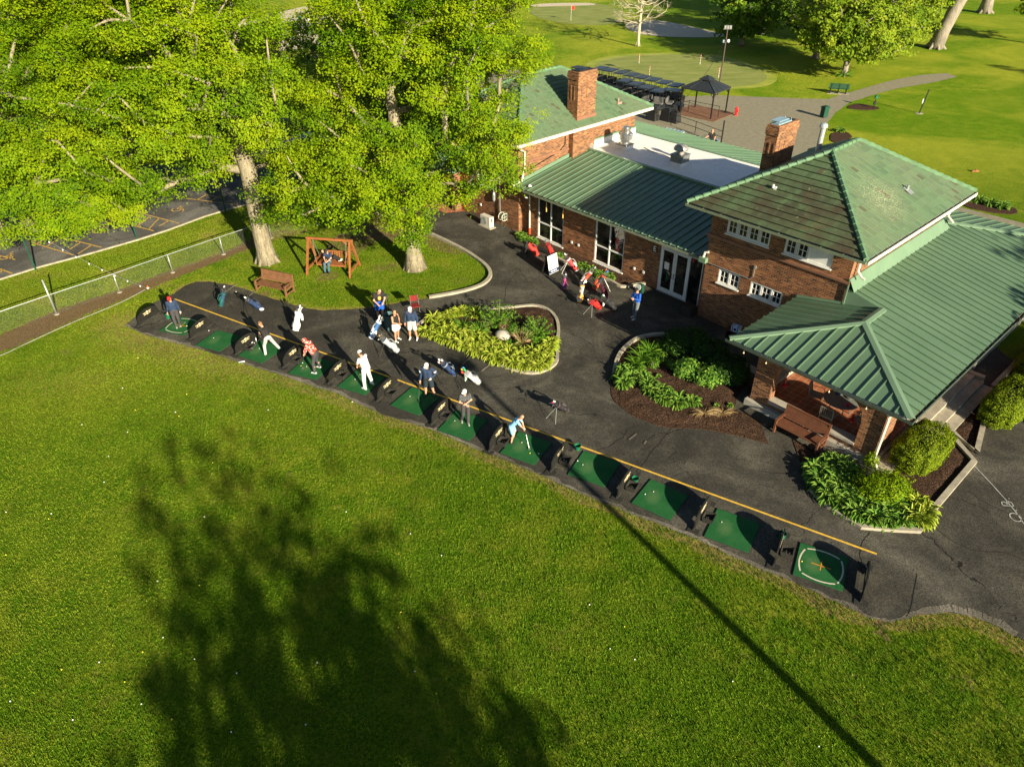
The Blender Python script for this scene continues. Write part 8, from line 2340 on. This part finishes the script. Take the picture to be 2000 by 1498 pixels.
def golf_bag(label, short, base, top, main, trim, L=.88, r=.135, legs=True, nclub=6, covers=(), towel=None, legc=None, ztop=.80):
    b = G(*base, .024); b.z = .024 + r * .6; tp = G(*top, ztop); ax = (tp - b); h = ax.normalized(); 
    if h.z < .35: h.z = .35; h.normalize()
    t = thing('golf_bag', label, 'golf bag', b)
    up = h; sd = up.cross(Z_).normalized() if abs(up.z) < .98 else Vector((1, 0, 0)); lean = Vector((h.x, h.y, 0)); lean = lean.normalized() if lean.length > .05 else Vector((0, 1, 0)); bk = sd.cross(up).normalized()   # bk = upper/back side when leaning
    if bk.z < 0: bk = -bk
    m = MB(); m.tube([up * 0, up * .04, up * .3, up * .62, up * (L - .10), up * L], [r * .92, r, r * 1.02, r * .86, r * 1.0, r * 1.02], 14); m.build('bag_body', [gm(main)], t, smooth=False)
    m = MB(); m.tube([up * (L - .07), up * (L + .01)], [r * 1.1, r * 1.08], 14, caps=False); m.build('collar', [gm(trim)], t); m = MB(); m.tube([up * 0 - up * .02, up * .05], [r * 1.02, r * 1.04], 14); m.build('base_cup', [gm(trim)], t)
    for s_, zz, ll in ((1, .10, .30), (-1, .12, .26)):
        m = MB(); c = up * (zz + ll / 2) + sd * s_ * r * .95; rot = Matrix((sd, bk, up)).transposed(); m.blob(c, (r * .55, r * .72, ll * .66), 0, 10, 7, rot); m.build('pocket', [gm(trim if s_ > 0 else main)], t, smooth=True)
    m = MB(); c = up * .34 + bk * r * .95; rot = Matrix((sd, bk, up)).transposed(); m.blob(c, (r * .72, r * .5, .19), 0, 10, 7, rot); m.build('pocket', [gm(trim)], t, smooth=True)
    m = MB(); m.tube([up * (L - .12) + bk * r, up * (L * .72) + bk * (r + .10) + sd * .05, up * (L * .4) + bk * (r + .09) + sd * .05, up * (L * .25) + bk * r], [.02, .028, .028, .018], 6); m.build('strap', [gm(tuple(x * .5 + .01 for x in trim))], t)
    if legs:
        for s_ in (-1, 1):
            a = up * (L - .12) - bk * r * .6; f = a + lean * .34 + sd * s_ * .26; f = Vector((f.x, f.y, .024 - b.z)); m = MB(); m.tube([a, f], [.011, .010], 6); m.tube([f, f + Vector((0, 0, .02))], [.02, .02], 6); m.build('stand_leg', [legc or M_BLACKM], t)
    if towel:
        m = MB(); o = up * (L - .05) + sd * r * 1.05
        P = [[o + sd * (.02 + .02 * math.sin(i + k)) + bk * (-.09 + .06 * k) - Z_ * (.10 * i) for k in range(4)] for i in range(5)]
        for i in range(4):
            for k in range(3): m.face([P[i][k], P[i][k + 1], P[i + 1][k + 1], P[i + 1][k]]); m.face([x + sd * .012 for x in (P[i][k], P[i + 1][k], P[i + 1][k + 1], P[i][k + 1])])
        m.build('towel', [gm(towel)], t)
    lab = 'golf club standing in the ' + short; grp = 'clubs in the ' + short
    for i in range(nclub):
        a = 2.4 * i; rr = r * .62 * math.sqrt((i + .5) / nclub); o = b + up * (L - .25) + sd * rr * math.cos(a) + bk * rr * math.sin(a); ext = random.uniform(.36, .50) + (.10 if i < len(covers) else 0); e = o + (up + sd * .08 * math.cos(a) + bk * .08 * math.sin(a)).normalized() * ext
        cl = thing('golf_club', lab, 'golf club', o, 0, grp); m = MB(); m.tube([(0, 0, 0), e - o], .007, 5); m.build('shaft', [M_STEEL], cl)
        m = MB()
        if i < len(covers):
            rot = Matrix((sd, bk, up)).transposed(); m.blob(e - o, (.045, .045, .085), 0, 10, 7, rot); m.build('head_cover', [gm(covers[i])], cl, smooth=True)
        else:
            dd = (sd * math.cos(a) + bk * math.sin(a)).normalized(); m.beam(e - o - dd * .01, e - o + dd * .07, .022, .045, 0, up=up); m.build('club_head', [M_STEEL], cl)
    return t


WHT, BLK_, RED_, NVY = (.62, .62, .60), (.02, .02, .022), (.50, .025, .02), (.02, .04, .10)
golf_bag('blue and green stand bag on the asphalt behind the red cap golfer', 'blue and green bag', (432, 598), (437, 572), (.025, .06, .12), (.01, .10, .08), L=.78, r=.115, covers=((.02, .02, .02), (.6, .6, .58)))
golf_bag('navy stand bag with a white towel at its foot, behind the black shirt golfer', 'navy bag with white towel', (511, 606), (487, 587), NVY, (.03, .04, .07), covers=((.6, .6, .58),))
m = MB(); m.blob((0, 0, 0), (.13, .10, .07), 0, 12, 7); o = m.build('towel', [CW], smooth=True); g = G(511, 604, .22); o.location = g; tag(o, 'white cloth lying on the foot of the navy golf bag', 'towel')
golf_bag('large white golf bag with a black top standing below the wooden bench', 'large white bag', (578, 648), (582, 610), WHT, (.60, .60, .58), L=.92, r=.15, legs=False, covers=(WHT, BLK_, BLK_), towel=(.6, .6, .58), ztop=.9)
golf_bag('blue and white golf bag leaning beside the grey waste bin', 'blue and white bag', (725, 663), (740, 628), (.03, .10, .24), (.50, .55, .60), r=.13, covers=((.2, .2, .18), WHT))
golf_bag('light grey stand bag with blue base in front of the woman', 'light grey bag', (776, 688), (750, 664), (.30, .33, .34), (.34, .37, .38), r=.14, nclub=10, covers=((.28, .16, .08),))
golf_bag('navy and grey stand bag right of the navy golfer', 'navy and grey bag', (888, 733), (868, 712), NVY, (.16, .19, .24), covers=(WHT, WHT, (.5, .3, .3)))
golf_bag('white and green golf bag with multicoloured head covers and a pale towel', 'white bag with coloured covers', (935, 749), (912, 729), WHT, (.50, .55, .50), covers=((.55, .30, .02), (.02, .35, .10), (.55, .05, .02), (.05, .25, .45)), towel=(.35, .5, .38))
golf_bag('black stand bag alone on the asphalt between the two flower beds and the yellow line', 'lone black bag', (1106, 803), (1084, 788), (.025, .022, .025), (.06, .05, .05), covers=((.35, .03, .05), (.5, .5, .45)), legc=M_GALV)
golf_bag('bright red golf bag with a black jacket over its top, nearest the air conditioner', 'red bag with black jacket', (1050, 500), (1030, 476), RED_, (.55, .04, .02), covers=(), nclub=3, r=.14)
m = MB(); m.blob((0, 0, 0), (.15, .13, .22), 0, 12, 8); o = m.build('jacket', [CBLK], smooth=True); o.location = G(1028, 478, .82) - Vector((0, 0, .12)); tag(o, 'black jacket draped over the top of the red golf bag', 'jacket')
golf_bag('red golf bag standing just behind the white notice board', 'red bag behind the board', (1079, 500), (1071, 479), RED_, (.04, .03, .03), covers=((.1, .12, .14),))
golf_bag('red and white stand bag against the kerb of the window bed', 'red and white kerb bag', (1126, 530), (1109, 506), (.50, .05, .05), (.50, .48, .46), covers=((.08, .08, .08), WHT), legc=M_WHITE)
golf_bag('small purple and pink junior golf bag in front of the kerb', 'small purple bag', (1103, 566), (1103, 547), (.12, .04, .18), (.45, .05, .14), L=.55, r=.08, nclub=4, covers=((.45, .42, .5),), ztop=.55, legc=plain('violet_leg', (.15, .12, .40), .5))
golf_bag('grey, red and orange golf bag leaning right near the middle of the bag cluster', 'grey red and orange bag', (1134, 558), (1154, 531), (.42, .06, .03), (.28, .29, .29), covers=((.3, .3, .3),), r=.12)
golf_bag('white and orange striped golf bag at the near end of the bag cluster', 'white and orange striped bag', (1131, 593), (1137, 560), (.55, .53, .48), (.58, .26, .03), covers=(BLK_,), r=.12)
golf_bag('black and orange golf bag with a blue head cover, nearest the windows', 'black and orange bag', (1161, 566), (1178, 540), (.03, .035, .045), (.45, .07, .02), covers=((.02, .15, .42), (.5, .1, .03)), legc=M_WHITE)
golf_bag('dark maroon golf bag between the black and orange bag and the black one', 'dark maroon bag', (1184, 582), (1176, 560), (.07, .012, .02), (.05, .02, .025), covers=(BLK_,))
golf_bag('bright red stand bag lowest in the bag cluster', 'low bright red bag', (1170, 603), (1153, 588), RED_, (.45, .02, .02), covers=((.3, .3, .25),), legc=M_GALV)
golf_bag('black golf bag with a green head cover and a white towel, rightmost of the cluster', 'black bag with green cover', (1200, 606), (1182, 584), BLK_, (.03, .03, .03), covers=((.02, .35, .12), WHT, BLK_), towel=(.6, .6, .6))
for i, (px, py, a, c2, lb, sh) in enumerate(((1361, 296, (.03, .03, .035), (.04, .10, .22), 'dark golf bag with blue pocket behind the rear roof', 'bag with blue pocket'), (1371, 294, (.02, .02, .02), (.30, .30, .30), 'black golf bag with white stripes behind the rear roof', 'striped rear bag'), (1397, 297, (.02, .02, .02), (.05, .12, .22), 'black golf bag with a pale blue towel by the railing end', 'rear bag with towel'))):
    golf_bag(lb, sh, (px, py), (px + 3, py - 22), a, c2, nclub=4, towel=(.3, .42, .6) if i == 2 else None, legs=False)
for o in bpy.data.objects:
    if '_s' in o: del o['_s']
# keep labels within 16 words
for o in bpy.data.objects:
    if 'label' in o:
        w_ = o['label'].split()
        if len(w_) > 16: print('LONG', o['label']); o['label'] = ' '.join(w_[:16])
